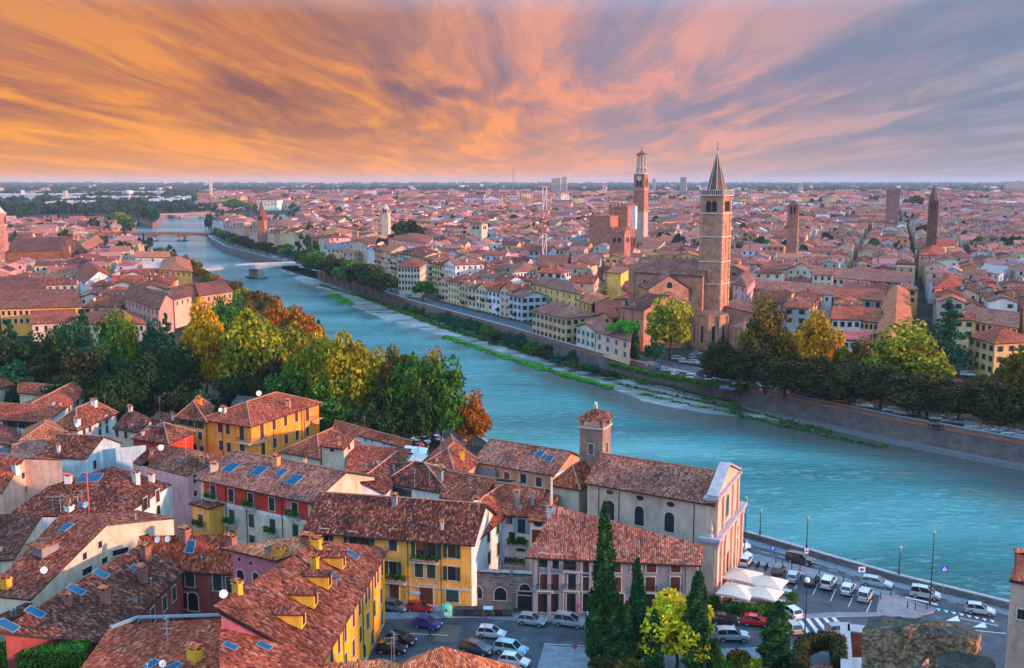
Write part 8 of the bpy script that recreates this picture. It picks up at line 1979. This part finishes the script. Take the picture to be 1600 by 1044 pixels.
for i, (x, y, l) in enumerate(((1138,940,'cafe table with blue grey cloth at the church corner'), (1152,948,'cafe table with pale cloth between hedge and parasol'), (1172,950,'cafe table with pale cloth left of the two by the hedge gap'), (1196,941,'cafe table with white cloth under the right parasol'), (1217,946,'cafe table with blue cloth at the hedge end'), (1228,930,'cafe table with pale cloth right of the parasols'))):
    p = at(x, y, .12); t = thing('cafe_table', l, 'table', tuple(p), R(-20), 'cafe tables'); m = MB(); m.box((0, 0, .74), (1.5, 1., .05)); m.box((0, 0, .6), (1.52, 1.02, .24)); m.build('cloth', [CLO], t); m = MB(); m.box((0, 0, .3), (.12, .12, .6)); m.box((0, 0, .03), (.6, .6, .05)); m.build('pedestal', [DARKM], t)
ci = 0
for (x, y, s) in ((1141,945,'in front of the corner table'), (1157,952,'by the hedge beside the second table'), (1177,955,'by the hedge beside the third table'), (1202,946,'right of the white clothed table'), (1222,950,'at the hedge end table')):
    p = at(x, y, .12); t = thing('cafe_chair', 'brown cafe chair '+s, 'chair', tuple(p), R(ci*70)); ci += 1; m = MB(); m.box((0, 0, .45), (.45, .45, .05)); m.build('seat', [BROWNSH], t); m = MB(); m.box((0, .21, .7), (.45, .04, .5)); m.build('backrest', [BROWNSH], t)
    for a in (-1, 1):
        for b in (-1, 1): m = MB(); m.box((a*.19, b*.19, .22), (.04, .04, .44)); m.build('leg', [BROWNSH], t)
# umbrella on the little terrace at left
p = at(275,783,5.); t = thing('parasol', 'round white parasol on the small roof terrace left of the red and cream palazzo', 'parasol', (p.x, p.y, 2.6)); m = MB(); m.cone((0, 0, 2.2), 1.7, .6, 10); m.build('canopy', [WHITEM], t); m = MB(); m.tube((0, 0, 0), (0, 0, 2.7), .04); m.build('pole', [GREYM], t)
C_ = QP((268,800,2.6), (300,808,2.6), (312,785,2.6), (276,778,2.6)); Bld('terrace_house', 'low flat roof terrace carrying the white parasol', 'house', C_, 'flat', wall=P_WHITE, roof=flat('terrace_floor', (.12, .07, .05)), oh=.1, ridge=False)
# scooters
for x, y, l in ((1184,888,'black scooter nearest the church in the parking row'), (1197,891,'black scooter next to the blue parking sign')):
    p = at(x, y, 0); t = thing('scooter', l, 'scooter', tuple(p), R(60)); m = MB(); m.box((-.45, 0, .62), (.75, .3, .28)); m.box((.05, 0, .3), (.5, .3, .08)); m.tube((.4, 0, .3), (.6, 0, 1.05), .06); m.box((.42, 0, .6), (.08, .36, .6)); m.tube((.58, -.32, 1.05), (.58, .32, 1.05), .03); m.build('body', [DARKM], t)
    for wx in (-.55, .62): m = MB(); m.tube((0, -.05, 0), (0, .05, 0), .24, n=12); o = m.build('wheel', [TYRE], t); o.location = (wx, 0, .24)
    m = MB(); m.box((-.4, 0, .8), (.7, .28, .1)); m.build('seat', [TYRE], t)
# ---------------------------------------------------------------- people
def person(px, py, hd, label, top, legs, z=0., stride=.35, hold=None):
    p = at(px, py, z); bm = bpy.data.meshes.new('body')
    V = [(0,0,.95),(0,0,1.12),(0,0,1.36),(0,0,1.5),(0,0,1.6),(.02,0,1.72),   # spine, neck, head
         (0,.1,.92),(stride*.45,.11,.5),(stride,.1,.07),(stride+.14,.1,.03), (0,-.1,.92),(-stride*.3,-.11,.52),(-stride,-.1,.1),(-stride+.12,-.1,.03),
         (0,.2,1.42),(-.08,.27,1.15),(.06,.26,.92),(.1,.26,.84), (0,-.2,1.42),(.1,-.27,1.15),(.22,-.24,.95),(.27,-.23,.88)]
    E_ = [(0,1),(1,2),(2,3),(3,4),(4,5),(0,6),(6,7),(7,8),(8,9),(0,10),(10,11),(11,12),(12,13),(2,14),(14,15),(15,16),(16,17),(2,18),(18,19),(19,20),(20,21)]
    Rr = [.15,.14,.17,.07,.09,.095,.1,.07,.045,.035,.1,.07,.045,.035,.065,.05,.038,.03,.065,.05,.038,.03]
    t = thing('person', label, 'person', tuple(p), hd); bm.from_pydata(V, E_, []); o = link('body', bm, t); md = o.modifiers.new('skin', 'SKIN'); sv = bm.skin_vertices
    if not sv: bpy.context.view_layer.objects.active = o
    lay = bm.skin_vertices[0].data if len(bm.skin_vertices) else None
    if lay:
        for i, r in enumerate(Rr): lay[i].radius = (r, r)
        lay[0].use_root = True
    o.modifiers.new('sub', 'SUBSURF').levels = 1; o.modifiers['sub'].render_levels = 1
    m, nt, N, L, P_ = _m('clothes_'+label.split()[0]); g = N.new('ShaderNodeTexCoord'); s = N.new('ShaderNodeSeparateXYZ'); L.new(g.outputs['Object'], s.inputs[0])
    L.new(ramp(nt, math_(nt, 'DIVIDE', s.outputs[2], 2.), [(0, (.02, .02, .02)), (.04, legs), (.47, top), (.755, (.5, .3, .22))], 'CONSTANT'), P_.inputs['Base Color']); bm.materials.append(m)
    h = MB(); h.lathe((.0, 0, 1.68), [(.105, 0), (.115, .08), (.08, .14), (0, .16)], 8); h.build('hair', [flat('dark_hair', (.02, .012, .01))], t); return t
person(672,998,R(190),'walking person in dark clothes crossing the street behind the blue car',(.02,.02,.025),(.02,.025,.04))
person(1150,938,R(60),'standing person in a red top under the lowest parasol',(.5,.03,.02),(.03,.03,.05),z=.12,stride=.1)
person(1114,925,R(0),'pale shirted person standing beside the church front planting',(.5,.5,.5),(.03,.03,.05),stride=.1)
# ---------------------------------------------------------------- ruin, low walls and tower flank at the lower right
RUIN = None
m_, nt, N, L, P_ = _m('ruin_masonry'); g = N.new('ShaderNodeNewGeometry')
bk = N.new('ShaderNodeTexVoronoi'); bk.inputs['Scale'].default_value = 2.2; L.new(g.outputs['Position'], bk.inputs['Vector'])
c = ramp(nt, noise(nt, 1.2, 7, rough=.7), [(.34, (.06, .05, .04)), (.46, (.3, .21, .12)), (.6, (.62, .46, .28))]); c = mix(nt, c, ramp(nt, bk.outputs['Distance'], [(.0, (1, 1, 1)), (.5, (.6, .6, .62))]), .8, 'MULTIPLY')
sp2 = N.new('ShaderNodeSeparateXYZ'); L.new(g.outputs['Normal'], sp2.inputs[0]); c = mix(nt, c, (.03, .045, .045), ramp(nt, sp2.outputs[2], [(.35, 0.), (.7, .9)])); L.new(c, P_.inputs['Base Color']); P_.inputs['Roughness'].default_value = .95
L.new(bump(nt, math_(nt, 'ADD', noise(nt, 1.8, 7, rough=.7), bk.outputs['Distance']), .35), P_.inputs['Normal'])
def ruin(label, ringpx, z, z0, seed, amp=.35):
    rn = random.Random(seed); r = [Vector(at(p[0], p[1], z)) for p in ringpx]; o = Vector((r[0].x, r[0].y, z0)); R2 = []
    for a, b in zip(r, r[1:]+r[:1]):
        k = max(1, int((b-a).length/.7))
        for i in range(k): q = a.lerp(b, i/k); R2.append(q+Vector((rn.uniform(-1, 1), rn.uniform(-1, 1), rn.uniform(-1, 1)))*amp*.5)
    c = sum(R2, Vector())/len(R2); m = MB(); n = len(R2); rows = 6; L_ = []
    for j in range(rows+1):
        f = j/rows; L_.append([Vector((q.x+rn.uniform(-.12, .12), q.y+rn.uniform(-.12, .12), z0+(q.z-z0)*f)) if j < rows else q for q in R2])
    for j in range(rows):
        for i in range(n): k = (i+1) % n; m.poly([L_[j][i]-o, L_[j][k]-o, L_[j+1][k]-o, L_[j+1][i]-o])
    IN = [q.lerp(c, .25)+Vector((0, 0, .25+rn.uniform(-.15, .2))) for q in R2]; IN2 = [q.lerp(c, .6)+Vector((0, 0, .3+rn.uniform(-.2, .25))) for q in R2]; ct = c+Vector((0, 0, .35))
    for i in range(n): k = (i+1) % n; m.poly([R2[i]-o, R2[k]-o, IN[k]-o, IN[i]-o]); m.poly([IN[i]-o, IN[k]-o, IN2[k]-o, IN2[i]-o]); m.poly([IN2[i]-o, IN2[k]-o, ct-o])
    t = thing('ruined_wall', label, 'ruin', tuple(o)); m.build('masonry', [m_], t); return t
ruin('thick broken masonry wall with mossy dark top at the lower right', [(1350,984),(1440,986),(1526,1000),(1534,988),(1500,975),(1440,968),(1380,963),(1356,966)], 12., 0, 1)
ruin('lower broken stone block leaning on the thick ruined wall', [(1460,1075),(1560,1085),(1552,1030),(1520,1010),(1468,1004)], 10., 0, 2)
ruin('small mossy stone top at the bottom edge before the ruined wall', [(1400,1070),(1455,1070),(1450,1032),(1420,1038)], 14., 0, 3)
def wallbox(name, label, ringpx, z, z0, mat, top, cat='wall'):
    r = [at(p[0], p[1], z) for p in ringpx]; o = Vector((r[0].x, r[0].y, z0)); t = thing(name, label, cat, tuple(o)); ring = [(q.x-o.x, q.y-o.y) for q in r]; m = MB(); m.prism(ring, 0, z-z0-.15); m.build('wall_body', [mat], t); m = MB(); m.prism(expand(ring, .12), z-z0-.15, z-z0, bottom=True); m.build('coping', [top], t); return t
wallbox('garden_wall', 'pale stone capped low wall running down beside the arched hedge', [(1316,1080),(1334,1080),(1326,973),(1314,973)], 4.2, 0, BRICKD, KERB)
wallbox('garden_wall', 'short pale coping closing the brick yard by the ruin', [(1326,985),(1352,988),(1352,978),(1326,975)], 4.2, 0, BRICKD, KERB)
wallbox('garden_wall', 'lower pale coping between low wall and ruin', [(1328,1060),(1350,1060),(1350,1028),(1328,1028)], 3.6, 0, BRICKD, KERB)
b = Bld('tower_house', 'weathered beige building cut by the right picture edge with a brick chimney', 'house', Q3((1580,905), (1720,930), 22., 8.), 'flat', wall=plaster((.42, .33, .26), 'weathered_flank', .55), roof=RT_MID, oh=.15, ridge=False, thick=.3)
b.chimney(1592,899,1.,2.6,BRK)
for x, y in ((1596,960),): b.winp(x, y, 0, .7, 1.)
b = Bld('lean_to', 'little grey tiled roof under the hedge at the bottom between hedge and wall', 'shed', QP((1262,1075,2.4), (1306,1075,2.4), (1300,1040,3.2), (1268,1040,3.2)), 'plane', wall=P_GREY, roof=RT_PINK, oh=.1, ridge=False)
p = at(620,693,0); t = thing('statue', 'white stone statue on a plinth at the edge of the grove car park', 'statue', tuple(p)); m = MB(); m.box((0, 0, 1), (1.4, 1.4, 2.)); m.build('plinth', [STONE], t); m = MB(); m.lathe((0, 0, 2), [(.5, 0), (.45, .6), (.55, 1.5), (.35, 2.2), (.22, 2.4), (.27, 2.7), (0, 3.)], 8); m.build('figure', [WHITEM], t)
# cafe planting by the church front
assign_labels()
